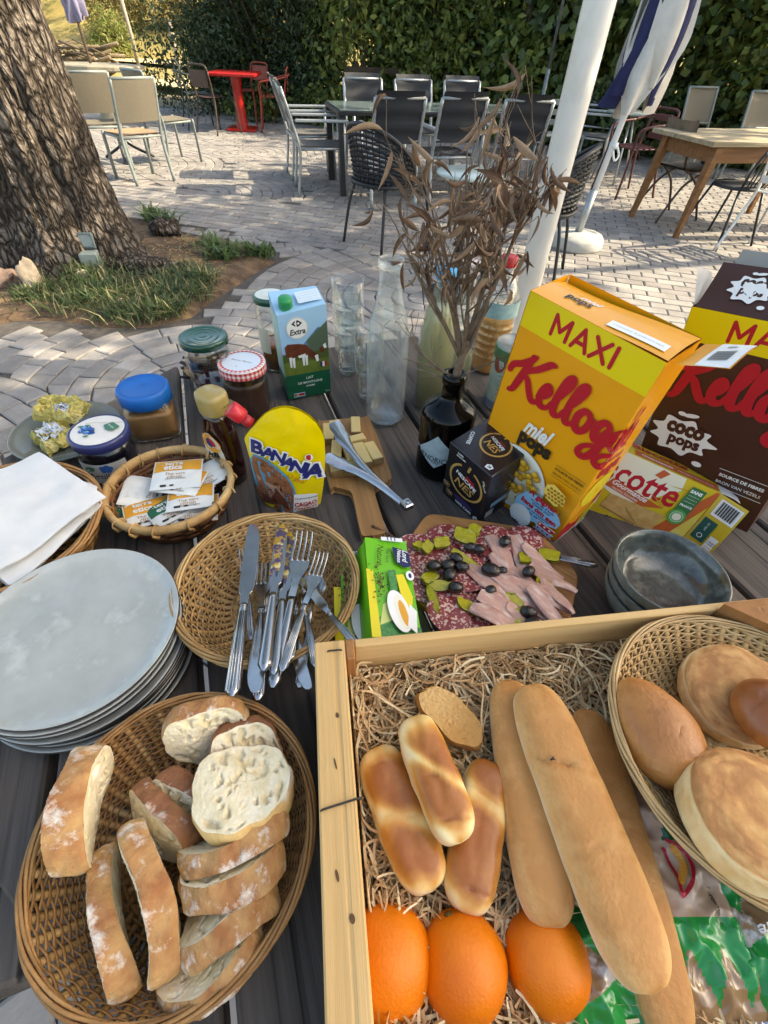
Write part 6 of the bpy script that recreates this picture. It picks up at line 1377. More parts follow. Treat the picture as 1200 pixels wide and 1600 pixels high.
pr.add(vs2, [(2*i, 2*i+2, 2*i+3, 2*i+1) for i in range(nn)], 0, True); pr.h += .0002; pr.text("HENDRICK'S", .0, -.014, .07, .0105, 1, .01, 0, R(-6)); pr.text('GIN', .0, -.021, .012, .005, 1, .01, 0, R(-6)); pr.build('label', [mat('label_ice', '#a9b7bd', .45, '#98a7ae', 90), mat('label_ink', '#1d2128', .5)], vase)
br = thing('dried_branch', 'dead shrub branch with curled brown leaves standing in the black vase', 'branch', (VX, VY, T+.165)); br.scale = (.8, .8, .86)
M_twig = mat('dry_twig', '#806e5d', .85, '#665647', 60, bump=.5, bscale=120); M_dl = [mat('dead_leaf', '#8c735d', .8, '#735c48', 40, transl=.2), mat('dead_leaf_pale', '#a3896f', .8, '#8b7259', 40, transl=.2), mat('dead_leaf_dark', '#6d5545', .8, '#574234', 40, transl=.2)]
rb = random.Random(35); bt = MB(); leaves = []
def twig(p, d, L, r, lev):
    n = 6; pts = [p]; dd = d.normalized()
    for i in range(n):
        dd = (dd+Vector((rb.gauss(0, .10), rb.gauss(0, .10), .05 if lev < 2 else rb.gauss(.02, .06)))).normalized(); pts.append(pts[-1]+dd*(L/n))
    bt.tube(pts, [max(.0005, r*(1-.62*i/n)) for i in range(n+1)], 6 if lev < 2 else 5)
    if lev < 3:
        for k in range({0: 4, 1: 3, 2: 2}[lev]):
            i = rb.randint(1 if lev else 2, n-1); a = rb.uniform(0, 6.28); sd = dd.orthogonal().normalized(); sd = Matrix.Rotation(a, 3, dd) @ sd
            twig(pts[i], (dd*rb.uniform(.5, 1.0)+sd*rb.uniform(.3, .7)+Vector((0, 0, .25))), L*rb.uniform(.42, .7), r*(.62-.05*lev)*(1-.4*i/n), lev+1)
    if lev >= 2 or rb.random() < .3:
        if pts[-1].z > .16:
            for k in range(rb.choice((0, 0, 1, 2, 4, 6))): leaves.append((pts[-1-rb.randint(0, 2)], dd.copy()))
trunk = [Vector((0, 0, -.03)), Vector((.003, 0, .02)), Vector((.008, .004, .055)), Vector((.014, .006, .09))]
bt.tube(catmull(trunk, 4), [.0092, .009, .0088, .0085, .0083, .008, .008, .0078, .0075, .0073, .007, .007, .0068], 9)
for d, L, r, z in (((-.42, .1, .8), .19, .0046, 2), ((.05, .15, 1), .25, .0055, 3), ((.16, -.05, 1), .23, .0048, 3), ((-.2, -.1, 1), .24, .005, 2), ((.42, .1, .75), .17, .0038, 2), ((-.75, .0, .33), .12, .003, 1), ((.05, -.2, .9), .18, .004, 2), ((-.1, .25, 1), .22, .0042, 3), ((-.28, .15, 1), .23, .0045, 2)): twig(trunk[z], Vector(d), L, r, 0 if L > .15 else 1)
for d, L in (((-.9, -.1, .02), .085), ((-.8, .2, .3), .1), ((.8, -.2, .5), .11)): twig(trunk[1], Vector(d), L, .0022, 2)
bt.build('twigs', M_twig, br)
LM = []
for k in range(6):
    b = MB(); cu = rb.uniform(1.3, 2.8); tw = rb.uniform(-1.2, 1.2); bend = rb.uniform(.2, 1.0)
    def lf(u, v):
        w = .0046*math.sin(math.pi*min(1, u*.97+.02))**.8*(1.15-.3*u); q = (v-.5)*2; a = q*cu*.9+tw*u
        rr = w/max(.4, cu*.6); x = .040*u; z0 = -bend*.03*u*u
        return (x, math.sin(a)*rr, z0+(1-math.cos(a))*rr)
    b.grid(9, 6, lf, 0, True); LM.append(b)
lms = [[x.mesh('leaf', m) for m in M_dl] for x in LM]
kk = 0; rb.shuffle(leaves)
for p, d in leaves:
    if kk >= 210: break
    dr = (d*rb.uniform(-.1, .7)+Vector((rb.gauss(0, .5), rb.gauss(0, .5), rb.uniform(-1.5, .2)))).normalized(); s = rb.uniform(.7, 1.25)
    q = dr.to_track_quat('X', 'Z').to_matrix().to_4x4() @ Matrix.Rotation(rb.uniform(0, 6.28), 4, 'X'); q.translation = p
    o = obj('leaf', lms[rb.randrange(6)][rb.randrange(3)], br, q @ Matrix.Scale(s, 4)); kk += 1
# ---------------------------------------------------------------- syrup bottle with gold cap
t = thing('honey_bottle', 'squeeze bottle of dark syrup with a gold cap beside the cocoa pouch', 'bottle', (-.268, .594, T+.001), R(-32)); t.scale = (1.1, 1.1, 1.0)
def sqring(r, ry, z, n=32): return [(r*math.copysign(abs(math.cos(a))**.75, math.cos(a)), ry*math.copysign(abs(math.sin(a))**.75, math.sin(a)), z) for a in [2*math.pi*i/n for i in range(n)]]
b = MB(); b.loft([sqring(r, ry, z) for r, ry, z in ((.018, .014, 0), (.024, .0185, .003), (.0255, .02, .02), (.0255, .02, .07), (.0235, .0185, .1), (.02, .017, .118), (.0175, .0165, .126), (.017, .0165, .136))]); b.build('body', mat('dark_syrup', '#2b0f0c', .1, '#220b09', 8, trans=.15, coat=.6), t)
b = MB(); b.loft([sqring(r, ry, z) for r, ry, z in ((.0195, .0175, .136), (.0205, .0185, .138), (.0215, .019, .162), (.0205, .018, .168), (.017, .0155, .17))]); b.build('cap', mat('gold_cap', '#a8935a', .35, '#9c874f', 20, coat=.3), t)
b = MB(); b.box((-.0215, -.0002, .150), (.0222, .0193, .151)); b.build('cap_seam', mat('gold_dark', '#6e5e36', .4), t)
FB = lambda x, y, h: (x, -.0203-h, y)
b = MB(); b.tube(sqring(.0182, .0172, .1365), .0016, 5, closed=True); b.build('neck_ring', M_glass, t)
pr = PR(lambda x, y, h: (x, -.0201*(1-abs(x/.0255)**4*.35)-h-.0006, y)); pts = [(.021*math.cos(a*.2618)*1.0, .062+.045*math.sin(a*.2618)) for a in range(24)]; pr.poly(pts, 0); pr.poly([(.019*math.cos(a*.2618), .088+.017*math.sin(a*.2618)) for a in range(24)], 1); pr.disc(-.002, .088, .007, .009, 2, 14); pr.disc(.004, .09, .004, .008, 3, 12, .6); pr.text('Miel', .0, .062, .026, None, 4, .01, .35); pr.text('des fleurs', .0, .05, .03, None, 4, .0, .35); pr.text('250 g', .0, .036, .014, None, 4)
pr.build('label', [mat('honey_label2', '#cdbfa6', .5), mat('honey_orange', '#d08a2c', .45), MATS['print_navy'], Mkr, MATS['print_dark']], t)
# ---------------------------------------------------------------- cocoa pouch
Mpy = mat('pouch_yellow', '#ecd016', .3, '#e6c80f', 5, coat=.35, bump=.15, bscale=22)
ban = carton('cocoa_pouch', 'yellow cocoa pouch with a red screw cap standing before the cheese board', 'pouch', (-.205, .522), .098, 1, .04, .2, (.018, -.022, .2), None)
def pw(z):   # left and right outline
    f = z/.195
    xl = .0-.012*min(1, f*1.4) if f < .72 else -.012+.03*((f-.72)/.28)**1.1; xr = .098+.006*math.sin(f*3) if f < .8 else .1015-.012*((f-.8)/.2)**1.6
    return xl, xr
def th(u, z): return .002+.021*math.sin(math.pi*u)**.7*max(0, 1-(z/.19))**.5
def pf(u, v, s=-1):
    z = .195*v; xl, xr = pw(z); x = xl+(xr-xl)*u; zz = z-.012*v**4+.020*math.sin(math.pi*min(1, u*1.02))**.8*v**5
    return (x, .02+s*(th(u, z)+.0012*n3((u*6, v*9, s))*1.2), zz)
b = MB(); b.grid(24, 30, pf); b.grid(24, 30, lambda u, v: pf(1-u, v, 1)); b.build('body', Mpy, ban)
sx, sz = -.006, .166; dv = Vector((-.72, 0, .69)); pv = Vector((sx+.006, .02, sz))
b = MB(); b.tube([pv, pv+dv*.014], .0078, 14); b.tube([pv+dv*.014, pv+dv*.016], .011, 20); b.build('spout', mat('spout_red', '#a3212a', .4), ban)
b = MB(); n = 28; rings = []
sdx = dv.orthogonal().normalized(); sdy = dv.cross(sdx)
for k, (f, r) in enumerate(((.016, .0105), (.017, .0112), (.034, .0112), (.0355, .0095))): rings.append([tuple(pv+dv*f+(sdx*math.cos(2*math.pi*i/n)+sdy*math.sin(2*math.pi*i/n))*(r+(.0005*(-1)**i if k in (1, 2) else 0))) for i in range(n)])
b.loft(rings); b.build('cap', mat('cap_red2', '#c01f2b', .35, coat=.2), ban)
def PF(x, y, h):
    xl, xr = pw(y); u = min(.998, max(.002, (x-xl)/(xr-xl))); q = pf(u, min(1, max(0, y/.195))); return (x, q[1]-h-.0016, y)
pr = PR(PF)
def fine(pr, poly, m, n=14):   # triangle fan with rings so that it follows the curved film
    c = (sum(p[0] for p in poly)/len(poly), sum(p[1] for p in poly)/len(poly)); pr.up(); k = len(poly); R_ = 6
    vs3 = [pr.fn(c[0]+(p[0]-c[0])*r/R_, c[1]+(p[1]-c[1])*r/R_, pr.h) for r in range(1, R_+1) for p in poly]+[pr.fn(c[0], c[1], pr.h)]
    fs3 = [(r*k+i, (r+1)*k+i, (r+1)*k+(i+1) % k, r*k+(i+1) % k)[::-1] for r in range(R_-1) for i in range(k)]+[(i, (i+1) % k, R_*k) for i in range(k)]
    pr.add(vs3, fs3, m, True)
arc = lambda r, n=18: [(.058*0+r*math.cos(R(a)), .036+r*1.28*math.sin(R(a))) for a in [-38+i*(128/n) for i in range(n+1)]]
def cuppoly(r): return [(max(q[0], pw(max(0, q[1]))[0]+.001), max(q[1], .0015)) for q in arc(r)]+[(-.008, .036+r*1.0), (-.004, .02), (0, .002), (r*.6, .0015)]
fine(pr, cuppoly(.062), 3); fine(pr, cuppoly(.059), 4); fine(pr, [(.004, .03), (.03, .055), (.046, .03), (.05, .006), (.004, .004)], 5)
fine(pr, [(.0, .075), (.012, .062), (.032, .06), (.046, .034), (.02, .028), (.004, .04)], 6)
for k in range(46): a, r = R(rg.uniform(-10, 88)), rg.uniform(.046, .057); pr.h = .0012; pr.disc(r*math.cos(a), .036+r*1.28*math.sin(a), .0009, .0007, 7, 7)
for k in range(20): pr.h = .0013; pr.disc(rg.uniform(.008, .034), rg.uniform(.03, .058), .0008, None, 7, 7)
pr.h = .0012; fine(pr, [(.056, .0015), (.0585, .046), (.094, .04), (.095, .0015)], 2)
lets = [('B', .007, .133, .026, .0), ('A', .023, .128, .021, -.12), ('N', .038, .123, .022, -.2), ('A', .052, .115, .021, -.25), ('N', .066, .107, .023, -.28), ('I', .0775, .1005, .027, -.15), ('A', .0885, .0965, .031, -.1)]
pr.h = .0016
for ch, x, y, s, rt in lets: pr.text(ch, x, y, None, s*1.16, 2, .115, .08, rt)
pr.h = .0024
for ch, x, y, s, rt in lets: pr.text(ch, x, y, None, s, 1, .04, .08, rt)
pr.disc(.0815, .125, .006, .0066, 2, 18); pr.disc(.0815, .125, .0046, .0052, 8, 18); pr.text('Original', .063, .081, .03, .011, 8, .0, .3, R(-32)); pr.h = .0018; pr.text('La gourmande', .077, .036, .034, .006, 1, .0, .35, R(-4)); pr.text('CACAO', .076, .022, .034, .0105, 8, .03); pr.text('CEREALES', .076, .0115, .034, .0055, 8, .01)
pr.build('front_print', [Mpy, mat('ban_blue', '#262a66', .4), M_white, mat('cup_blue', '#4c93b0', .4), mat('cocoa_foam', '#9a6344', .45, '#85502f', 80), mat('cocoa_dark', '#6d3c28', .45), mat('cocoa_lite', '#b98f7c', .45, '#a57b66', 120), mat('cocoa_spot', '#3f2114', .5), mat('ban_red', '#b4262b', .4)], ban)
# ---------------------------------------------------------------- cheese board, cheese and tongs
M_board = wood_mat('walnut_board', '#8a6238', '#a67a49', '#7a5430', 'Y', .25, .55, .6)
chb = thing('cheese_board', 'small paddle shaped wooden board with a corded handle', 'cutting board', (-.062, .66, T+.001), R(14))
po = [(-.052, -.07), (-.05, .095), (-.04, .105), (.036, .105), (.048, .095), (.054, -.06), (.048, -.082), (.032, -.09), (.019, -.1), (.0165, -.125), (.0175, -.19), (.012, -.2), (-.012, -.2), (-.0175, -.19), (-.0165, -.125), (-.019, -.1), (-.032, -.09), (-.046, -.082)]
b = MB(); b.prism([tuple(q)[:2] for q in catmull([(x, y, 0) for x, y in po[::-1]], 3, True)][::-1], 0, .014, 0, .002); b.build('board', M_board, chb)
b = MB(); cord = catmull([(0, -.186, .016), (.016, -.196, .012), (.03, -.21, .008), (.036, -.235, .006), (.02, -.245, .008), (.006, -.225, .014), (-.004, -.205, .016)], 8)
for s_ in range(2): b.tube([q+Vector((0, math.cos(i*.9+s_*3.14), math.sin(i*.9+s_*3.14)))*.0012 for i, q in enumerate(cord)], .0016, 5)
b.build('cord', mat('jute', '#7b5b45', .9, '#624635', 200, bump=.5), chb)
b = MB()
for k in range(12): a = k*.52; b.tube([(.03+.004*math.cos(a), -.238+.004*math.sin(a), .01), (.03+.014*math.cos(a+.5), -.24+.016*math.sin(a+.5), .004)], .0007, 4)
tag(b.build('cord_fray', MATS['jute'], chb), kind='stuff')
M_ch = mat('cheese', '#d3b878', .45, '#c6a866', 12, sss=.15, coat=.1); M_rind = mat('rind', '#8b6f45', .7, '#745a36', 60, bump=.3)
chm = Matrix.Translation((-.062, .66, T+.001)) @ Matrix.Rotation(R(14), 4, 'Z')
GC = 'pieces of cheese on the small board'
for k, (x, y, z, rz, L_, w_, lb) in enumerate(((-.038, .055, .015, 84, .05, .02, 'stick of cheese at the far left of the board'), (-.02, .06, .015, 95, .056, .021, 'stick of cheese second from the left at the back'), (.016, .068, .015, 82, .05, .018, 'stick of cheese under the tongs at the back'), (.002, .024, .0155, 12, .05, .018, 'stick of cheese lying crosswise in the middle'), (-.03, .0, .0155, 80, .05, .019, 'stick of cheese at the left front'), (-.008, -.012, .016, 96, .052, .019, 'stick of cheese second at the front'), (.013, -.02, .0165, 97, .058, .021, 'stick of cheese in the middle of the front row'), (.034, -.016, .016, 100, .05, .02, 'rounded piece of cheese at the right front'), (-.036, -.042, .0155, 92, .04, .024, 'dark rinded piece of cheese at the near left'), (-.012, -.05, .016, 86, .03, .026, 'rinded end of cheese near the handle'))):
    t = thing('cheese_stick', lb, 'cheese', M=chm @ TM(x, y, z, R(rz)), group=GC)
    b = MB(); b.box((-L_/2, -w_/2, 0), (L_/2, w_/2, .013), 0, .0012); b.build('paste', M_ch, t)
    b = MB(); b.box((-L_/2-.0025, -w_/2-.0002, -.0002), (-L_/2-.0001, w_/2+.0002, .0134), 0, .0008); b.build('rind', M_rind, t)
tg = thing('serving_tongs', 'steel serving tongs lying open across the cheese', 'tongs'); J = Q(636, 789, .02); 
def arm(tip, zt, flip):
    e = Q(*tip, zt); d = (e-J); L_ = d.length; ex = d.normalized(); ey = Vector((0, 0, 1)).cross(ex).normalized(); ez = ex.cross(ey); M_ = frame(J, ex, ey, ez)
    b = MB(); rows = []
    for i in range(26):
        f = i/25; w = .0065+.0015*f if f < .66 else .0075+.0055*math.sin(math.pi*min(1, (f-.66)/.34)*.75); dep = .006*(1-max(0, f-.7)/.5)
        sc = (.0012*math.sin(i*1.9) if f > .72 else 0); bend = .012*math.sin(math.pi*f)*flip
        rows.append([(L_*f, bend+q*(w+abs(q)*sc), -dep*(q*q)+.003) for q in (-1, -.8, -.4, 0, .4, .8, 1)])
    vs3 = [p for r in rows for p in r]; n = 7; b.add(vs3, [(i*n+j, (i+1)*n+j, (i+1)*n+j+1, i*n+j+1) for i in range(25) for j in range(6)], 0, True, M_)
    b.add([(p[0], p[1], p[2]-.0012) for p in vs3], [(i*n+j, i*n+j+1, (i+1)*n+j+1, (i+1)*n+j) for i in range(25) for j in range(6)], 0, True, M_); b.build('arm', M_steel, tg)
arm((522, 660), .058, 1); arm((508, 713), .05, -1)
b = MB(); b.box((-.008, -.009, -.006), (.01, .009, .006), 0, .002, TM(J.x, J.y, J.z, R(125))); b.build('hinge', M_steel, tg)
b = MB(); b.tube([(J.x, J.y, J.z-.006), (J.x, J.y, J.z+.0085)], .003, 12); b.build('pin', M_steel, tg)
# a loose dead leaf and splinters on the table
# ---------------------------------------------------------------- bowls
M_bowl = mat('dark_glaze', '#565b54', .2, '#3a3f3a', 60, coat=.5, col3='#7a7d72', scale3=45, thr3=(.5, .72)); M_bowlo = mat('bowl_outer', '#8a8a80', .35, '#6c6d65', 40)
for k, lb in enumerate(('bottom bowl of the grey-green stack', 'middle bowl of the grey-green stack', 'top grey-green glazed bowl of the stack')):
    t = thing('cereal_bowl', lb, 'bowl', (.378+.004*k*0, .375-.003*(2-k), T+.001+k*.017), k, 'stack of bowls'); b = MB()
    b.lathe([(.071, .0435), (.0695, .0445), (.067, .043), (.0635, .03), (.055, .012), (.045, .006), (.02, .0045), (.001, .0045)], 56); b.build('inside', M_bowl, t)
    b = MB(); b.lathe([(.001, 0), (.035, 0), (.05, .003), (.062, .014), (.0685, .03), (.071, .0435)], 56); b.build('outside', M_bowlo, t)
# ---------------------------------------------------------------- board of cold cuts
mbw = [Q(640, 838, .014), Q(668, 800, .014), Q(840, 826, .014), Q(906, 896, .014), Q(888, 986, .014), Q(742, 998, .014), Q(650, 940, .014)]
mc = sum(mbw, Vector())/len(mbw); meat = thing('charcuterie_board', 'wooden board spread with salami, ham strips, olives and pickles', 'cutting board', (mc.x, mc.y, T+.001), R(-38))
iv = (Matrix.Translation((mc.x, mc.y, T+.001)) @ Matrix.Rotation(R(-38), 4, 'Z')).inverted()
pl = [iv @ q for q in mbw]; pl = [(q.x, q.y) for q in pl]
def rounded(poly, r, n=4):
    o = []
    for i in range(len(poly)):
        p0, p1, p2 = Vector(poly[i-1]), Vector(poly[i]), Vector(poly[(i+1) % len(poly)]); a = p1+(p0-p1).normalized()*r; c = p1+(p2-p1).normalized()*r
        for k in range(n+1): f = k/n; o.append(tuple(a*(1-f)**2+p1*2*f*(1-f)+c*f*f))
    return o
if sum((pl[i][0]-pl[i-1][0])*(pl[i][1]+pl[i-1][1]) for i in range(len(pl))) > 0: pl = pl[::-1]
b = MB(); b.prism(rounded(pl, .018), 0, .013, 0, .002); b.build('board', wood_mat('bamboo_board', '#a06f3f', '#b98550', '#8a5c34', 'X', .2, .5, .7), meat)
def salami_mat():
    m = bpy.data.materials.new('salami'); m.use_nodes = True; N = m.node_tree.nodes; L = m.node_tree.links; b = N['Principled BSDF']; b.inputs['Roughness'].default_value = .35; b.inputs['Coat Weight'].default_value = .25
    tc = N.new('ShaderNodeTexCoord'); v = N.new('ShaderNodeTexNoise'); v.inputs['Scale'].default_value = 230; v.inputs['Detail'].default_value = 2; L.new(tc.outputs['Object'], v.inputs['Vector'])
    v2 = N.new('ShaderNodeTexNoise'); v2.inputs['Scale'].default_value = 60; L.new(tc.outputs['Object'], v2.inputs['Vector'])
    r = N.new('ShaderNodeMapRange'); r.inputs['From Min'].default_value = .53; r.inputs['From Max'].default_value = .58; L.new(v.outputs['Fac'], r.inputs['Value'])
    x = N.new('ShaderNodeMix'); x.data_type = 'RGBA'; x.inputs[6].default_value = (*lin('#9a3a3a'), 1); x.inputs[7].default_value = (*lin('#762a2c'), 1); L.new(v2.outputs['Fac'], x.inputs[0])
    y = N.new('ShaderNodeMix'); y.data_type = 'RGBA'; L.new(r.outputs[0], y.inputs[0]); L.new(x.outputs[2], y.inputs[6]); y.inputs[7].default_value = (*lin('#d9b3a4'), 1); L.new(y.outputs[2], b.inputs['Base Color'])
    bp = N.new('ShaderNodeBump'); bp.inputs['Strength'].default_value = .3; bp.inputs['Distance'].default_value = .002; L.new(v.outputs['Fac'], bp.inputs['Height']); L.new(bp.outputs[0], b.inputs['Normal']); return m
M_sal = salami_mat(); GS = 'slices of salami on the board'
for k, (px, py, r, lb) in enumerate(((700, 845, .036, 'at the far left'), (660, 860, .038, 'at the left tip of the board'), (668, 905, .037, 'at the left edge'), (690, 880, .036, 'under the olives at the left'), (745, 850, .034, 'behind the pickles at the back'), (705, 935, .038, 'at the near left'), (735, 960, .036, 'at the near edge'), (770, 850, .034, 'beside the ham at the back'), (815, 850, .032, 'at the back right'), (730, 900, .036, 'in the middle of the board'), (700, 965, .03, 'drooping over the near left edge'))):
    q = Q(px, py, .018); b = MB(); sd = rg.uniform(0, 9)
    def sf2(u, v):
        a = v*2*math.pi; rr = r*u*(1+.05*math.sin(3*a+sd)); return (rr*math.cos(a), rr*math.sin(a)*.9, .002*math.sin(2*a+sd)*u*u+.0015*n3((u*3, a, sd))+(.0012 if u < .99 else 0))
    b.grid(8, 33, sf2); b.grid(8, 33, lambda u, v: tuple(Vector(sf2(u, 1-v))-Vector((0, 0, .0016 if u < .99 else 0)))); o = b.build('salami_slice', M_sal); o.matrix_world = TM(q.x, q.y, T+.0165+k*.0011, rg.uniform(0, 6)); tag(o, 'speckled red salami slice '+lb, 'salami slice', GS)
M_ham = mat('ham', '#d0a797', .35, '#bd8d7e', 18, sss=.2, coat=.3, stretch=(1, 4, 4), col3='#dfc2b2', scale3=30, bump=.15, bscale=60); M_hamf = mat('ham_edge', '#b5877a', .4, '#9b6a60', 30)
hs = [((765, 835), (800, 905), .016), ((800, 838), (830, 900), .014), ((770, 862), (850, 930), .017), ((735, 880), (800, 945), .02), ((770, 900), (860, 965), .018), ((815, 855), (880, 905), .013), ((830, 880), (898, 930), .013), ((800, 905), (890, 960), .016), ((745, 935), (840, 985), .018), ((790, 950), (870, 990), .015), ((850, 905), (890, 965), .011), ((735, 950), (800, 990), .015), ((820, 925), (888, 985), .012)]
for k, (a, c, w) in enumerate(hs):
    A_, B_ = Q(*a, .03), Q(*c, .026); d = (B_-A_); L_ = d.length; ex = d.normalized(); ey = Vector((0, 0, 1)).cross(ex).normalized(); ez = ex.cross(ey); b = MB(); sd = k*1.7
    def hf(u, v):
        ww = w*(.5+.95*math.sin(math.pi*min(1, .12+u*.86)))*.55*(1+.12*n3((u*7, sd, 0))); q = (v-.5)*2; return (L_*u, q*ww+.004*math.sin(u*3+sd), .0016*(1-q*q)+.0022*n3((u*5, q*2.5, sd))+.003*math.sin(u*4+sd)+.003*max(0, q*math.sin(sd))**2)
    b.grid(14, 8, hf); b.grid(14, 8, lambda u, v: tuple(Vector(hf(u, 1-v))-Vector((0, 0, .0022)))); o = b.build('ham_strip', M_ham)
    o.matrix_world = frame(A_+Vector((0, 0, -.002+.0007*k)), ex, ey, ez)
    tag(o, 'pink strip of cooked ham, '+['at the back left', 'standing at the back', 'long one in the middle', 'broad one at the left', 'under the middle olives', 'thin one at the far right', 'pointing at the knife', 'towards the right edge', 'broad one at the near edge', 'short one at the near right', 'at the right corner', 'at the near left', 'thin one at the near right corner'][k], 'ham strip', 'strips of ham on the board')
M_olive = mat('olive', '#17120f', .2, '#261c17', 40, coat=.5, bump=.4, bscale=120); M_pick = mat('pickle', '#b5a927', .25, '#9a9224', 40, coat=.4, sss=.1, col3='#c9bd4e', scale3=60); M_picks = mat('pickle_skin', '#7d7d1e', .3, '#666a1a', 80, coat=.3)
for k, (px, py, s, rz, dk) in enumerate(((700, 883, 1.05, 20, 0), (713, 872, 1, -30, 0), (678, 884, 1.05, 10, 0), (703, 898, 1.1, 60, 1), (722, 886, 1, 0, 1), (712, 918, 1.05, 0, 0), (735, 855, .9, 10, 0), (748, 858, .95, 0, 0), (767, 891, 1.35, -15, 0), (785, 891, .7, 0, 1), (766, 923, .9, 30, 1), (826, 893, 1, 40, 0), (789, 846, 1.0, 60, 1), (826, 957, 1.1, -10, 0), (834, 975, 1.1, -25, 0))):
    q = Q(px, py, .034); b = MB(); sd = k*3.3
    def of(u, v):
        th_ = v*math.pi; a = u*2*math.pi; d = Vector((math.sin(th_)*math.cos(a), math.sin(th_)*math.sin(a), math.cos(th_))); kk2 = 1+(.12 if dk else .04)*mnoise.noise(d*3+Vector((sd, 0, 0))); return (d.x*.0105*s*kk2, d.y*.0082*s*kk2, d.z*.0078*s*kk2)
    b.grid(21, 13, of); o = b.build('olive', M_olive); o.matrix_world = TM(q.x, q.y, T+.034, R(rz)); tag(o, ('shrivelled' if dk else 'smooth')+' black olive, '+['left of centre in the cluster', 'at the back of the left cluster', 'leftmost one', 'dented one in the left cluster', 'right of the left cluster', 'nearest of the left cluster', 'left of the pair at the back', 'right of the pair at the back', 'biggest, in the middle of the ham', 'small one beside the biggest', 'torn one on the ham', 'beside the pickle at the right', 'at the top of the ham', 'left of the pair at the near edge', 'right of the pair at the near edge'][k], 'olive', 'black olives on the board')
for k, (px, py, L_, w_, rz) in enumerate(((690, 848, .022, .016, 30), (668, 855, .018, .013, 80), (655, 853, .016, .012, 10), (727, 838, .03, .02, -40), (740, 830, .022, .016, 60), (725, 872, .036, .009, -38), (672, 903, .022, .016, 50), (687, 915, .026, .012, 10), (677, 935, .036, .009, -75), (730, 948, .026, .014, -35), (820, 872, .018, .014, 80), (858, 868, .026, .018, -20), (850, 908, .022, .018, 70), (855, 925, .022, .02, 20), (797, 938, .026, .015, -20), (785, 935, .02, .013, 50), (795, 960, .027, .022, -15), (805, 925, .02, .012, 10))):
    q = Q(px, py, .028); t = thing('pickle_slice', 'yellow-green pickle slice, '+['at the left back', 'at the left tip', 'leftmost small one', 'large one at the back', 'behind the olive pair', 'long one at the back middle', 'left of the olives', 'under the left olives', 'curved one at the near left', 'cube at the near middle', 'on the ham at the back right', 'by the knife', 'upper one at the right', 'lower one at the right', 'in the middle of the ham', 'left on the ham', 'square one on the near ham', 'small one on the ham'][k], 'pickle', M=TM(q.x, q.y, T+.026, R(rz), R(rg.uniform(-15, 15)), R(rg.uniform(-15, 15))), group='pickle slices on the board')
    def pk(u, v):
        a = v*2*math.pi; rr = 1+.1*math.sin(4*a+k); return (L_*.62*u*rr*math.copysign(abs(math.cos(a))**.8, math.cos(a)), w_*.62*u*rr*math.copysign(abs(math.sin(a))**.8, math.sin(a)), .0045+.0008*math.sin(5*a+u*6)*u)
    b = MB(); b.grid(5, 25, pk); b.grid(5, 25, lambda u, v: (pk(u, 1-v)[0], pk(u, 1-v)[1], 0)); b.build('flesh', M_pick, t)
    b = MB(); b.grid(25, 2, lambda u, v: tuple(Vector(pk(1.02, 1-u)[:2]).to_3d()+Vector((0, 0, -.0002+v*.0048)))); b.build('skin', M_picks, t)
kn = knife('knife with its grooved handle sticking out from under the ham to the right', True); kn.name = 'table_knife'; del kn['group']; lay(kn, (760, 850), (934, 884), .022, .024); kn['label'] = 'knife under the cold cuts, only its grooved handle showing at the right'
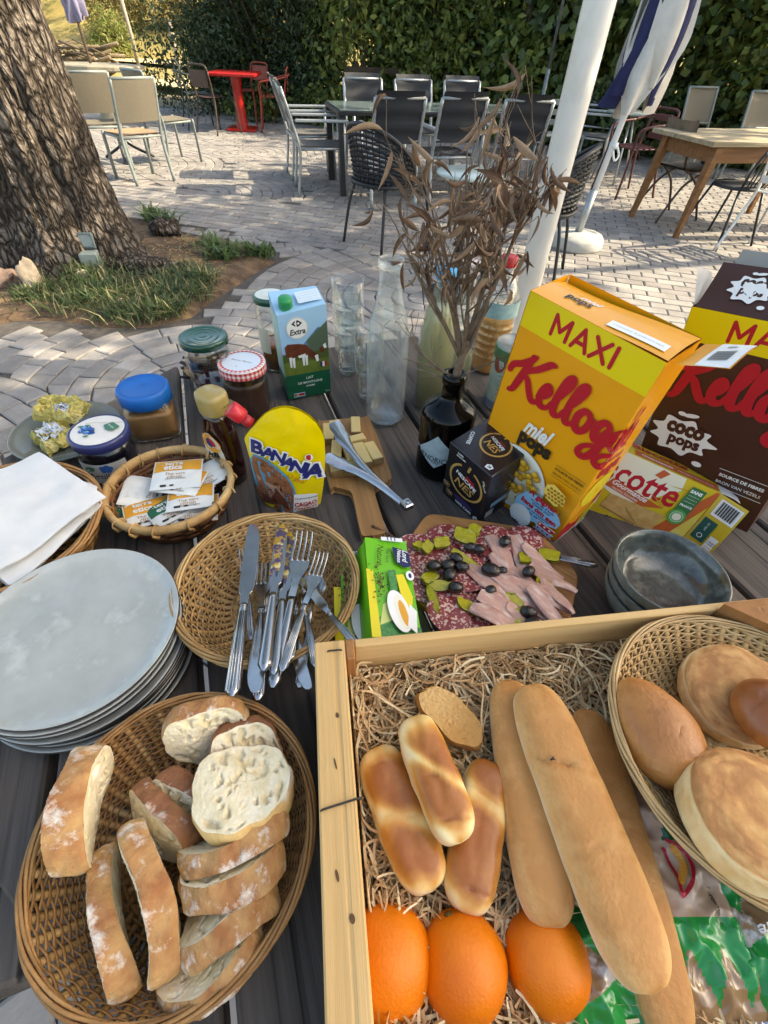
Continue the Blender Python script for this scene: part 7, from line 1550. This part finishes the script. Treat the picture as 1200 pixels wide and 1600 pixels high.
# ================================================================ BREADS
def crust_mat(name, low, high, z0, z1, noise_amt=.35, nscale=30, rough=.5, coat=.1, spots=None, bump=.25, bscale=60, axis=2, stretch=None):
    m = bpy.data.materials.new(name); m.use_nodes = True; MATS[name] = m; N = m.node_tree.nodes; L = m.node_tree.links; b = N['Principled BSDF']
    b.inputs['Roughness'].default_value = rough; b.inputs['Coat Weight'].default_value = coat; b.inputs['Coat Roughness'].default_value = .25; b.inputs['Subsurface Weight'].default_value = .08; b.inputs['Subsurface Radius'].default_value = (.02, .01, .005); b.inputs['Subsurface Scale'].default_value = .2
    tc = N.new('ShaderNodeTexCoord'); sp = N.new('ShaderNodeSeparateXYZ'); L.new(tc.outputs['Object'], sp.inputs[0])
    n = N.new('ShaderNodeTexNoise'); n.inputs['Scale'].default_value = nscale; n.inputs['Detail'].default_value = 5; vec = tc.outputs['Object']
    if stretch: mp = N.new('ShaderNodeMapping'); mp.inputs['Scale'].default_value = stretch; L.new(vec, mp.inputs[0]); vec = mp.outputs[0]
    L.new(vec, n.inputs['Vector'])
    r = N.new('ShaderNodeMapRange'); r.inputs['From Min'].default_value = z0; r.inputs['From Max'].default_value = z1; L.new(sp.outputs[axis], r.inputs['Value'])
    ma = N.new('ShaderNodeMath'); ma.operation = 'MULTIPLY_ADD'; ma.inputs[1].default_value = noise_amt*2; ma.inputs[2].default_value = -noise_amt; L.new(n.outputs['Fac'], ma.inputs[0])
    ad = N.new('ShaderNodeMath'); ad.operation = 'ADD'; ad.use_clamp = True; L.new(ma.outputs[0], ad.inputs[0]); L.new(r.outputs[0], ad.inputs[1])
    cr = N.new('ShaderNodeValToRGB'); cr.color_ramp.elements[0].color = (*lin(low), 1); cr.color_ramp.elements[1].color = (*lin(high), 1); L.new(ad.outputs[0], cr.inputs[0]); last = cr.outputs[0]
    if spots:
        v = N.new('ShaderNodeTexNoise'); v.inputs['Scale'].default_value = spots[1]; v.inputs['Detail'].default_value = 6; v.inputs['Roughness'].default_value = .7; L.new(vec, v.inputs['Vector'])
        rr = N.new('ShaderNodeMapRange'); rr.inputs['From Min'].default_value = spots[2]; rr.inputs['From Max'].default_value = spots[3]; L.new(v.outputs['Fac'], rr.inputs['Value'])
        x = N.new('ShaderNodeMix'); x.data_type = 'RGBA'; L.new(rr.outputs[0], x.inputs[0]); L.new(last, x.inputs[6]); x.inputs[7].default_value = (*lin(spots[0]), 1); last = x.outputs[2]
    L.new(last, b.inputs['Base Color'])
    if bump:
        q = N.new('ShaderNodeTexNoise'); q.inputs['Scale'].default_value = bscale; q.inputs['Detail'].default_value = 6; L.new(tc.outputs['Object'], q.inputs['Vector'])
        bp = N.new('ShaderNodeBump'); bp.inputs['Strength'].default_value = bump; bp.inputs['Distance'].default_value = .004; L.new(q.outputs['Fac'], bp.inputs['Height']); L.new(bp.outputs[0], b.inputs['Normal'])
    return m
M_crust = crust_mat('bread_crust', '#dcb676', '#9a6236', -.03, .045, .75, 48, .75, 0, ('#dfd2c2', 30, .55, .66), 1.0, 90, 1)
M_crust2 = crust_mat('bread_crust_brown', '#b78350', '#845236', -.03, .045, .6, 48, .75, 0, ('#d3c2b0', 30, .58, .68), 1.0, 90, 1)
M_crumb = mat('bread_crumb', '#f2e4c4', .9, '#e6d3a8', 60, bump=.3, bscale=240, col3='#f6ecd6', scale3=24)
bbk = basket('bread_basket', 'large round wicker basket full of sliced country bread', (-.167, .072), .117, .117, .058, .3, .66, 46, 20, M_wickm, M_wick, M_wickm, .0018, None, 11, .0036)
def slice_mesh(seed, w=.056, h=.034, t=.026, holes=True):
    rs = random.Random(seed); ph = [rs.uniform(0, 6.28) for _ in range(4)]
    def rad(a):
        x, y = math.cos(a), math.sin(a); k = (abs(x)**2.5+abs(y)**2.5)**(-1/2.5)
        return k*(1+.035*math.sin(3*a+ph[0])+.025*math.sin(5*a+ph[1])+.012*math.sin(11*a+ph[2]))
    NA, NR = 110, 30; cr = MB(); crumb = MB()
    def pt(a, r, z): k = rad(a)*r; return (w*k*math.cos(a), h*k*math.sin(a), z)
    for s in (-1, 1):
        vs3 = []; fs3 = []
        for j in range(NR+1):
            r = .02+.975*j/NR
            for i in range(NA):
                a = 2*math.pi*i/NA; x, y, _ = pt(a, r, 0); hole = 0
                q = Vector((x*95+seed*3, y*95, s*3.0)); d = .8*mnoise.noise(q)+.6*mnoise.noise(q*2.2)+.5*mnoise.noise(q*.4)
                hole = -min(.0055, max(0, d-.26)*.05) if r < .92 and holes else 0
                vs3.append((x, y, s*(t/2)+s*(hole+.0009*mnoise.noise(q*4))))
        for j in range(NR):
            for i in range(NA):
                i2 = (i+1) % NA; f = (j*NA+i, j*NA+i2, (j+1)*NA+i2, (j+1)*NA+i); fs3.append(f[::-1] if s > 0 else f)
        fs3.append(tuple(range(NA)) if s > 0 else tuple(range(NA-1, -1, -1))); crumb.add(vs3, fs3, 0, True)
    rings = []
    for k in range(9):
        z = -t/2+t*k/8; bul = 1+.03*math.sin(math.pi*k/8)
        rings.append([tuple(Vector(pt(2*math.pi*i/NA, .995*bul+.07*abs(mnoise.noise(Vector((math.cos(2*math.pi*i/NA)*3.5+seed, math.sin(2*math.pi*i/NA)*3.5, z*60))))*(1 if 0 < k < 8 else 0), z))) for i in range(NA)])
    cr.loft(rings, 0, True, (False, False))
    def warp(p):
        x, y, z = p; kz = 1+.22*mnoise.noise(Vector((x*26+seed*5, y*18, 0)))-.06*max(0, y/h)*(1 if holes else 0)
        return (x*(1+.05*mnoise.noise(Vector((z*40, y*20, seed)))), y+.0025*mnoise.noise(Vector((x*45, z*60, seed))), z*kz+(.004*math.sin(x*42+seed)+.002*math.sin(y*60) if holes else 0))
    crumb.v = [warp(p) for p in crumb.v]; cr.v = [warp(p) for p in cr.v]
    return crumb, cr
SM = []
for k, (w, h, t_) in enumerate(((.056, .033, .022), (.054, .031, .019), (.05, .036, .02), (.056, .034, .02))):
    cm, cr = slice_mesh(k+1, w, h, t_); SM.append((cm.mesh('crumb', M_crumb), cr.mesh('crust', M_crust), cr.mesh('crust', M_crust2)))
def bread(label, a, b_, za, zb, up, kind, brown=False, s=1.0, flip=False):
    A_, B_ = Q(*a, za), Q(*b_, zb); ex = (B_-A_).normalized(); ey = Vector(up); ey = (ey-ex*ey.dot(ex)).normalized(); ez = ex.cross(ey); cm, c1, c2 = SM[kind]
    L_ = (B_-A_).length/(max(v.co.x for v in cm.vertices)*2.04)
    t = thing('bread_slice', label, 'bread slice', M=frame((A_+B_)/2, ex, ey, ez) @ Matrix.Diagonal((L_, s, s, 1)), group='slices of bread in the wicker basket')
    obj('crumb', cm, t); obj('crust', c2 if brown else c1, t)
bread('slice standing near the left with its pale cut side showing', (160, 1330), (190, 1565), .05, .045, (.35, .1, 1), 1, s=1.05)
bread('slice leaning over the left rim, floured crust up', (138, 1170), (112, 1370), .085, .08, (.35, -.1, 1), 0, s=1.15)
bread('tall slice standing upright in the middle of the basket', (215, 1280), (262, 1530), .07, .05, (.3, .1, 1), 3, s=1.1)
bread('brown crusted slice behind the upright one', (215, 1235), (300, 1335), .045, .05, (.1, .5, 1), 1, True)
bread('brown crusted slice deepest in the middle of the basket', (250, 1225), (330, 1300), .035, .04, (.2, .5, 1), 2, True)
bread('slice lowest of the fanned stack at the near right', (255, 1550), (410, 1450), .035, .045, (.4, -.6, 1), 1, s=1.0)
bread('second slice from below in the fanned stack at the right', (280, 1470), (432, 1385), .048, .052, (.3, -.5, 1), 3)
bread('third slice from below in the fanned stack at the right', (285, 1400), (445, 1325), .058, .06, (.25, -.4, 1), 0)
bread('topmost slice of the fanned stack at the right', (285, 1350), (452, 1285), .062, .066, (.2, -.2, 1), 1)
bread('slice half hidden at the far right under the round cut one', (330, 1200), (440, 1165), .05, .052, (.0, .8, .7), 2, True)
bread('slice lying at the far rim with its brown crust up', (255, 1150), (390, 1125), .07, .068, (0, .35, 1), 2, s=.95)
bread('slice lying with its white holey cut side up', (300, 1270), (455, 1205), .078, .078, (.3, .95, -.25), 2, s=1.05)

# ================================================================ CRATE
CX = R(9.5); crate = thing('wooden_crate', 'pale wooden crate lined with straw, holding rolls and oranges', 'crate', (-.064, .226, T+.001), CX)
M_cw = wood_mat('crate_wood', '#c79f66', '#d9b47c', '#b98f57', 'X', .35, .7, .5); M_cwy = wood_mat('crate_wood_end', '#c79f66', '#dab57d', '#bb9159', 'Y', .35, .7, .5); M_cwd = wood_mat('crate_wood_dark', '#8f5f36', '#a4713f', '#7a4f2c', 'Z', .3, .7, .5)
CH = .118
def cpart(name, a, c, m, ch=.0012): b = MB(); b.box(a, c, 0, ch); return b.build(name, m, crate)
ls = cpart('end_board', (0, -.37, .02), (.0305, 0, CH), M_cwy, .0016)
cpart('end_board', (.53, -.37, .02), (.56, 0, CH), M_cwy)
cpart('side_board', (.0405, -.0085, .045), (.529, 0, CH-.002), M_cw); cpart('side_board', (.0405, -.0085, .002), (.529, 0, .041), M_cw)
cpart('side_board', (.0405, -.37, .045), (.529, -.3615, CH-.002), M_cw)
cpart('corner_post', (.031, -.022, .004), (.04, 0, CH-.0005), M_cwd); cpart('corner_post', (.031, -.37, .004), (.04, -.346, CH-.0005), M_cwd)
b = MB(); b.prism([(.445, -.0095), (.529, -.0095), (.529, -.085)], .004, CH+.012, 0, .001); b.build('corner_block', M_cwd, crate)
for k in range(5): cpart('bottom_slat', (.001, -.366+k*.073, -.0005), (.559, -.300+k*.073, .0035), M_cw)
for (x, y, rz) in ((.02, -.012, 0), (.018, -.145, .15)):
    b = MB(); L_ = .0065 if y > -.1 else .0155; b.tube(catmull([(-L_, 0, -.004), (-L_, 0, .0012), (0, 0, .0016), (L_, 0, .0012), (L_, 0, -.004)], 3), .0009, 5); b.build('staple', mat('rusty_staple', '#4a423c', .5, '#332d29', 80, metal=.6), crate, TM(x, y, CH, rz))
pr = PR(lambda x, y, h: (x, y, CH+h))
for x, y, rx_, ry_ in ((.019, -.075, .0016, .0026), (.012, -.19, .0012, .004), (.021, -.215, .002, .003), (.01, -.28, .001, .003), (.022, -.31, .0016, .0022), (.015, -.115, .0007, .005)): pr.disc(x, y, rx_, ry_, 0, 12, .2)
pr.build('knots', mat('knot', '#4a3420', .8, '#6b4c2e', 300), ls)
# straw (wood wool): thousands of shavings
def cz(x, y): return .047+.018*math.exp(-((y+.01)/.06)**2)+.012*math.exp(-((x-.03)/.03)**2)+.006*n3((x*20, y*20, 0))
b = MB(); b.grid(40, 30, lambda u, v: (.031+u*.498, -.361+v*.352, cz(.031+u*.498, -.361+v*.352)-.012)); b.build('straw_bed', mat('straw_floor', '#b08d60', .95, '#8c6b44', 90, bump=1, bscale=200), crate)
rs = random.Random(4); b = MB()
def ribbon(pts, w, m):
    n = len(pts); vs3 = []; tw = rs.uniform(0, 3.1)
    for i in range(n):
        t_ = (pts[min(i+1, n-1)]-pts[max(i-1, 0)]).normalized(); s_ = t_.cross(Vector((0, 0, 1)));
        if s_.length < 1e-5: s_ = Vector((1, 0, 0))
        s_.normalize(); s_ = Matrix.Rotation(tw+i*.25, 3, t_) @ s_; vs3 += [pts[i]+s_*w, pts[i]-s_*w]
    b.add(vs3, [(2*i, 2*i+1, 2*i+3, 2*i+2) for i in range(n-1)], m, True)
for k in range(7000):
    x, y = rs.uniform(.036, .525), -.358+.345*rs.random()
    if k > 5200: x = rs.uniform(.036, .30)
    a = rs.uniform(0, 6.28); cu = rs.gauss(0, 26); p = Vector((x, y, cz(x, y)+rs.uniform(-.012, .012))); pts = [p.copy()]; L_ = rs.uniform(.03, .075); n = 7; dz = rs.gauss(0, .1)
    for i in range(n):
        p = p+Vector((math.cos(a), math.sin(a), dz))*(L_/n); a += cu*L_/n+rs.gauss(0, .12); p.x = min(.526, max(.0345, p.x)); p.y = min(-.0105, max(-.359, p.y)); dz = dz*.8-(p.z-cz(p.x, p.y)-.004)*8; pts.append(p.copy())
    ribbon(pts, rs.uniform(.0006, .0013), k % 4)
so = b.build('straw', [mat('straw_a', '#dcc194', .75, '#c7a678', 60), mat('straw_b', '#e8d3a8', .75), mat('straw_c', '#bd966a', .8), mat('straw_d', '#cfae80', .8)]); so.matrix_world = Matrix.Translation((-.064, .226, T+.001)) @ Matrix.Rotation(CX, 4, 'Z'); tag(so, 'pale curly wood straw filling the crate', 'straw', kind='stuff')
# oranges
M_orange = mat('orange_peel', '#ec8009', .45, '#e57607', 20, coat=.06, bump=.22, bscale=380, col3='#d96a08', scale3=8)
for k, (px, py, r, lb) in enumerate(((606, 1500, .0355, 'orange at the left against the crate end'), (722, 1508, .0345, 'middle orange in front of the milk rolls'), (852, 1500, .0335, 'orange half under the long rolls at the right'))):
    q = Q(px, py, .05); t = thing('orange', lb, 'orange', (q.x, q.y, T+.05), 0, 'oranges in the crate'); b = MB()
    def of2(u, v):
        th_ = v*math.pi; a = u*2*math.pi; d = Vector((math.sin(th_)*math.cos(a), math.sin(th_)*math.sin(a), math.cos(th_))); kk2 = r*(1+.04*mnoise.noise(d*1.5+Vector((k*4, 0, 0)))+.004*mnoise.noise(d*14)-.05*math.exp(-((th_)/.25)**2)); return tuple(d*kk2)
    b.grid(49, 33, of2); o = b.build('peel', M_orange, t); o.rotation_euler = (R([70, -60, 110][k]), R([35, -40, 20][k]), 0)
    b = MB(); b.lathe([(.001, .0), (.0035, .0), (.003, .0016), (.001, .0018)], 10); b.build('stem_scar', mat('stem', '#6b5a2a', .8), o, TM(0, 0, r*.955))
# rolls
def bake_mat(name, stops, rough, coat, bump, bscale=70, nscale=40, amt=.25):
    m = bpy.data.materials.new(name); m.use_nodes = True; MATS[name] = m; N = m.node_tree.nodes; L = m.node_tree.links; b = N['Principled BSDF']; b.inputs['Roughness'].default_value = rough; b.inputs['Coat Weight'].default_value = coat; b.inputs['Coat Roughness'].default_value = .3
    b.inputs['Subsurface Weight'].default_value = .06; b.inputs['Subsurface Scale'].default_value = .01
    at_ = N.new('ShaderNodeAttribute'); at_.attribute_name = 'bake'; tc = N.new('ShaderNodeTexCoord'); n = N.new('ShaderNodeTexNoise'); n.inputs['Scale'].default_value = nscale; n.inputs['Detail'].default_value = 8; n.inputs['Roughness'].default_value = .65; L.new(tc.outputs['Object'], n.inputs['Vector'])
    ma = N.new('ShaderNodeMath'); ma.operation = 'MULTIPLY_ADD'; ma.inputs[1].default_value = 2*amt; ma.inputs[2].default_value = -amt; L.new(n.outputs['Fac'], ma.inputs[0]); ad = N.new('ShaderNodeMath'); ad.operation = 'ADD'; ad.use_clamp = True; L.new(ma.outputs[0], ad.inputs[0]); L.new(at_.outputs['Fac'], ad.inputs[1])
    cr = N.new('ShaderNodeValToRGB'); e = cr.color_ramp.elements; e[0].color = (*lin(stops[0][1]), 1); e[0].position = stops[0][0]; e[1].color = (*lin(stops[-1][1]), 1); e[1].position = stops[-1][0]
    for p_, c_ in stops[1:-1]: k = e.new(p_); k.color = (*lin(c_), 1)
    L.new(ad.outputs[0], cr.inputs[0]); L.new(cr.outputs[0], b.inputs['Base Color'])
    q = N.new('ShaderNodeTexNoise'); q.inputs['Scale'].default_value = bscale; q.inputs['Detail'].default_value = 8; L.new(tc.outputs['Object'], q.inputs['Vector']); bp = N.new('ShaderNodeBump'); bp.inputs['Strength'].default_value = bump; bp.inputs['Distance'].default_value = .004; L.new(q.outputs['Fac'], bp.inputs['Height']); L.new(bp.outputs[0], b.inputs['Normal']); return m
def set_bake(o, vals): at_ = o.data.attributes.new('bake', 'FLOAT', 'POINT'); at_.data.foreach_set('value', vals)
def roll(name, label, cat, a, b_, za, zb, w, h, m, group, power=2.6, seed=1, creases=(), lumps=.02, endp=7.0, taper=.08, glaze=None):
    """creases: (position, depth, slant); glaze: pale bands for the milk rolls"""
    A_, B_ = Q(*a, za), Q(*b_, zb); ex = (B_-A_).normalized(); ey = Vector((0, 0, 1)).cross(ex).normalized(); ez = ex.cross(ey); L_ = (B_-A_).length; b = MB(); NU, NV = 84, 48; bk = []
    def f(u, v):
        e = abs(2*u-1); pr_ = max(0, 1-e**endp)**.45*(1-taper*e*e); x = (u-.5)*L_; a_ = v*2*math.pi; cy_, sz = math.cos(a_), math.sin(a_); k = (abs(cy_)**power+abs(sz)**power)**(-1/power); cr = 1; pale = 0
        for c0, dep, sl in creases:
            q = u-c0-sl*cy_-.012*mnoise.noise(Vector((cy_*4, seed, c0*9))); g_ = math.exp(-(q/.010)**2)*max(0, sz)*max(0, .4+.6*mnoise.noise(Vector((cy_*2.2, c0*20, seed)))*2); cr -= dep*g_; pale -= .25*g_
        n = 1+lumps*mnoise.noise(Vector((x*24+seed, cy_*1.2, sz*1.2)))+.5*lumps*mnoise.noise(Vector((x*60, cy_*3+seed, sz*3)))
        bv = -.1+1.1*max(0, sz+.35)**1.0*.75+.12*max(0, sz)-.15*e**4+.18*mnoise.noise(Vector((x*30, cy_*2, seed)))+pale*-.6
        if glaze:
            bv = bv*1.15-.05
            for c0, wd_, sl in glaze: bv -= .8*math.exp(-((u-c0-sl*cy_-.03*mnoise.noise(Vector((cy_*2, seed, c0))))/wd_)**2)
            bv -= .5*max(0, -cy_-.45)
        bk.append(min(1, max(0, bv)))
        return (x*(1 if e < .97 else 1), w*pr_*k*cy_*n, h*pr_*k*(sz if sz > 0 else sz*.7)*n*cr)
    b.grid(NU, NV, f); o = b.build(name, m); set_bake(o, bk); o.matrix_world = frame((A_+B_)/2, ex, ey, ez); return tag(o, label, cat, group)
M_long = bake_mat('soft_roll', ((0, '#f0dcb4'), (.35, '#e6bd82'), (.7, '#d6a262'), (1, '#bd8244')), .62, .02, .3, 260, 45, .38)
GLR = 'long soft rolls in the crate'
roll('long_roll', 'long soft roll at the left of the three, under the top one', 'bread roll', (793, 1064), (862, 1455), .070, .074, .0255, .018, M_long, GLR, seed=3, creases=((.33, .2, .04), (.7, .08, -.03)), power=3.0, lumps=.035)
roll('long_roll', 'long soft roll at the right, under the top one', 'bread roll', (912, 1108), (1055, 1640), .062, .058, .024, .018, M_long, GLR, seed=8, creases=((.3, .12, -.02), (.4, .14, .03), (.46, .1, .0)), power=3.0)
roll('long_roll', 'long soft roll lying on top of the other two', 'bread roll', (826, 1070), (1020, 1555), .094, .094, .0285, .02, M_long, GLR, seed=5, creases=((.36, .34, .06), (.62, .08, -.03), (.2, .06, .02)), power=2.8, lumps=.035)
M_milk = bake_mat('milk_roll', ((0, '#efd9a6'), (.3, '#e6bf76'), (.6, '#cd8e40'), (1, '#a05c22')), .42, .12, .12, 60, 40, .3)
GMR = 'golden milk rolls in the crate'
roll('milk_roll', 'golden milk roll at the left', 'bread roll', (584, 1170), (675, 1394), .066, .068, .0235, .019, M_milk, GMR, 3.2, 2, ((.55, .1, .1), (.16, .1, .05)), .10, 8, .14, ((.56, .085, .14), (.06, .1, .0), (1.0, .1, 0)))
roll('milk_roll', 'golden milk roll at the right beside the long rolls', 'bread roll', (764, 1190), (726, 1428), .064, .066, .0225, .019, M_milk, GMR, 3.2, 14, ((.3, .1, .05), (.88, .16, .0)), .10, 8, .12, ((.33, .09, .05), (.99, .09, 0)))
roll('milk_roll', 'shiny golden milk roll lying on top of the other two', 'bread roll', (643, 1122), (720, 1318), .090, .092, .021, .018, M_milk, GMR, 3.0, 25, ((.55, .12, .1), (.86, .14, .05)), .11, 8, .14, ((.06, .14, .0), (.5, .07, .25), (.95, .1, .0)))
cm, cr = slice_mesh(9, .036, .0185, .011, False); A_, B_ = Q(655, 1075, .078), Q(755, 1168, .07); ex = (B_-A_).normalized(); ez = (Vector((0, 0, 1))-ex*ex.z).normalized(); t = thing('rusk', 'toasted rusk slice lying on the straw behind the milk rolls', 'toast', M=frame((A_+B_)/2, ex, ez.cross(ex), ez))
cm.build('crumb', crust_mat('rusk_crumb', '#cfa56a', '#b98a4c', -.02, .02, .5, 60, .85, 0, ('#8a6434', 300, .6, .7), .6, 260, 0), t); cr.build('crust', crust_mat('rusk_crust', '#b98544', '#94622c', -.02, .02, .4, 60, .8, 0, None, .5, 120, 0), t)
b = MB(); q = Q(862, 1187, .112)
for s_ in (-1, 1): b.tube([(0, 0, 0), (.003, .0016*s_, .0004)], [.0006, .0002], 4)
b.tube([(-.0022, 0, 0), (0, 0, .0004), (.0022, 0, 0)], [.0005, .0009, .0006], 6); o = b.build('fly', M_blk); o.matrix_world = TM(q.x, q.y, T+.1135, .4); tag(o, 'tiny dark fly sitting on the top long roll', 'fly')
# ---------------------------------------------------------------- basket of buns in the crate
bb_ = basket('bun_basket', 'pale fine woven basket of buns at the right of the crate', (.352, .152), .128, .128, .045, .2, .5, 60, 18, mat('wicker_pale', '#c9a878', .6, '#b08d5c', 25, rand=.14), mat('wicker_pale2', '#b9965f', .6, rand=.1), MATS['wicker_pale'], .0019, None, 7, .0032); bb_.location.z = T+.068
def bun(label, px, py, z, rx, ry, h, m, rz, seed, point=0, tilt=(0, 0), flat=False, wr=.003):
    q = Q(px, py, z); b = MB(); bk = []
    def f(u, v):
        a = u*2*math.pi; th_ = v*math.pi; s_ = math.sin(th_); d = Vector((s_*math.cos(a), s_*math.sin(a), math.cos(th_))); rr = 1+point*max(0, math.cos(a))**5*s_**2+.035*mnoise.noise(d*1.6+Vector((seed, 0, 0)))+.012*mnoise.noise(d*5+Vector((seed, 3, 0)))
        z_ = math.copysign(abs(d.z)**.45, d.z) if flat else d.z; k = (s_**.5/max(1e-5, s_)) if flat else 1
        wk = max(0, .12-abs(mnoise.noise(Vector((d.x*2.2+seed, d.y*2.2, 0)))))/.12; cr = -wr*wk**2*max(0, d.z)
        if flat: bk.append(min(1, max(0, (.85 if s_ < .93 and d.z > 0 else .15)+.35*mnoise.noise(d*3+Vector((seed, 0, 0)))+.3*mnoise.noise(d*9))))
        else: bk.append(min(1, max(0, .25+.75*max(0, d.z)+.2*mnoise.noise(d*2+Vector((seed, 0, 0)))+.2*wk)))
        dent = -.16*max(0, mnoise.noise(d*2.2+Vector((0, seed, 0)))) if flat and d.z > 0 and s_ < .9 else 0
        return (rx*d.x*k*rr, ry*d.y*k*rr, h*(z_+cr*8+dent) if z_ > 0 else h*.65*z_)
    b.grid(73, 45, f); o = b.build('bun', m); set_bake(o, bk); o.matrix_world = TM(q.x, q.y, T+z, R(rz), R(tilt[0]), R(tilt[1])); return tag(o, label, 'bun', 'buns in the pale basket')
M_bun = bake_mat('brown_bun', ((0, '#c99355'), (.5, '#b87a3e'), (1, '#a0642e')), .45, .1, .3, 240, 40, .3); M_flat = bake_mat('griddle_bun', ((0, '#e8cb98'), (.4, '#d9ae70'), (.75, '#c48f54'), (1, '#a87240')), .75, 0, .5, 90, 60, .35)
bun('pale griddled flat bun at the back of the pale basket', 1145, 1085, .095, .052, .05, .017, M_flat, 10, 3, flat=True, tilt=(8, -6))
bun('smooth brown bun, almond shaped, at the left of the pale basket', 1030, 1150, .106, .046, .037, .031, M_bun, 112, 1, .2, (4, -8))
bun('wrinkled brown bun at the right edge of the picture', 1205, 1118, .118, .034, .034, .027, bake_mat('dark_bun', ((0, '#b5763c'), (.5, '#9c5a2a'), (1, '#85481f')), .4, .2, .25, 50), 40, 7, wr=.012)
bun('big pale flat bun at the near right of the basket', 1172, 1278, .118, .058, .052, .021, M_flat, 20, 11, flat=True, tilt=(-6, 8))
# ---------------------------------------------------------------- packets of croissant bread in clear film
Mpg = mat('film_green', '#1f9a48', .2, '#1a8a3f', 8, coat=.5); Mkraft = mat('kraft_print', '#c4a78c', .35, '#b8997c', 30, coat=.5); M_film = mat('clear_film', '#a98a66', .12, '#8a6a48', 14, coat=.8, col3='#c9c2ba', scale3=35, thr3=(.55, .62)); Mdk = mat('film_dkgreen', '#17603a', .22, coat=.4); Msil = mat('silver_film', '#c6c6cc', .2, '#b0aeb8', 60, metal=.7)
def packet2(label, a, b_, w, z, seed, paint, prints, h=.02):
    A_, B_ = Q(*a, z), Q(*b_, z); ex = (B_-A_).normalized(); ey = Vector((0, 0, 1)).cross(ex).normalized(); L_ = (B_-A_).length; t = thing('film_packet', label, 'packet', M=frame(A_, ex, ey, Vector((0, 0, 1))), group='film packets under the rolls')
    def f(u, v):
        e = min(u, 1-u)*L_; k = min(1, e/.03); x, y = L_*u, (v-.5)*w*(1-.12*(1-k)); r1 = abs(mnoise.noise(Vector((x*38+seed, y*38, 0)))); r2 = abs(mnoise.noise(Vector((x*85, y*85+seed, 0))))
        return (x, y, h*k**.6*math.sin(math.pi*v)**.6+.011*(.35-r1)*min(1, k+.3)+.004*(.3-r2))
    NU, NV = 110, 60; b = MB(); b.grid(NU, NV, f); b.m = [paint((i+.5)/(NU-1)*L_, ((j+.5)/(NV-1)-.5)*w) for i in range(NU-1) for j in range(NV-1)]; b.build('film', [Mpg, Mkraft, M_film, Mdk, Msil], t)
    b = MB(); b.grid(20, 12, lambda u, v: (f(u, 1-v)[0], f(u, 1-v)[1], -.004*math.sin(math.pi*v))); b.build('underside', Mkraft, t)
    pr = PR(lambda x, y, hh: tuple(Vector(f(min(.999, max(.001, x/L_)), min(.999, max(.001, y/w+.5))))+Vector((0, 0, hh+.0012)))); prints(pr, w)
    if pr.v: pr.build('print', [M_white, Mkr, MATS['print_amber'], M_blk], t)
    for s_ in (0, 1):
        b = MB(); b.grid(3, 60, lambda u, v: ((L_-.002+u*.012) if s_ else (-.011+u*.012), (v-.5)*w*.86, .0013*math.sin(v*95)+.003)); b.build('crimp', Msil, t)
tri = lambda q: abs((q % 1)*2-1)
def paintA(x, y):
    if x < .05 and y > -.005-.3*(x-.03): return 3
    if x < .1: return 1
    if x < .118+.034*tri(y/.028+.2)**1.3: return 0
    if abs(y) > .036: return 0
    return 2 if x < .165 else (1 if x < .2 else 2)
def paintB(x, y):
    q = x+.5*y; return 0 if (q % .06) < .03+.012*tri(y/.02) else (3 if (q % .11) < .03 else 2)
def printA(pr, w):
    pr.text('CROISSANT', .026, w*.2, .052, .0085, 2, .02, 0, R(-72)); pr.stroke([(.05, -.008), (.062, .006), (.076, .002), (.088, -.012), (.074, -.008), (.056, -.012)], .0026, 1); pr.stroke([(.055, -.005), (.066, .0), (.078, -.007)], .0045, 2); pr.text('7 croissants', .092, .014, .022, None, 3); pr.text('gourmands', .096, .014, .02, None, 3); pr.text('Boulange', .182, 0, .055, .014, 1, .03, .3, R(-90))
packet2('green and kraft printed film packet under the bun basket', (1003, 1222), (1135, 1605), .1, .05, 1, paintA, printA)
packet2('green printed film packet at the right edge, partly under the buns', (1125, 1310), (1250, 1600), .085, .052, 2, paintB, lambda pr, w: pr.text('nature', .06, 0, .03, None, 0, .02, 0, R(-80)))
packet2('film packet with silver crimped edge between orange and long rolls', (900, 1385), (962, 1650), .062, .05, 3, paintB, lambda pr, w: None, .014)
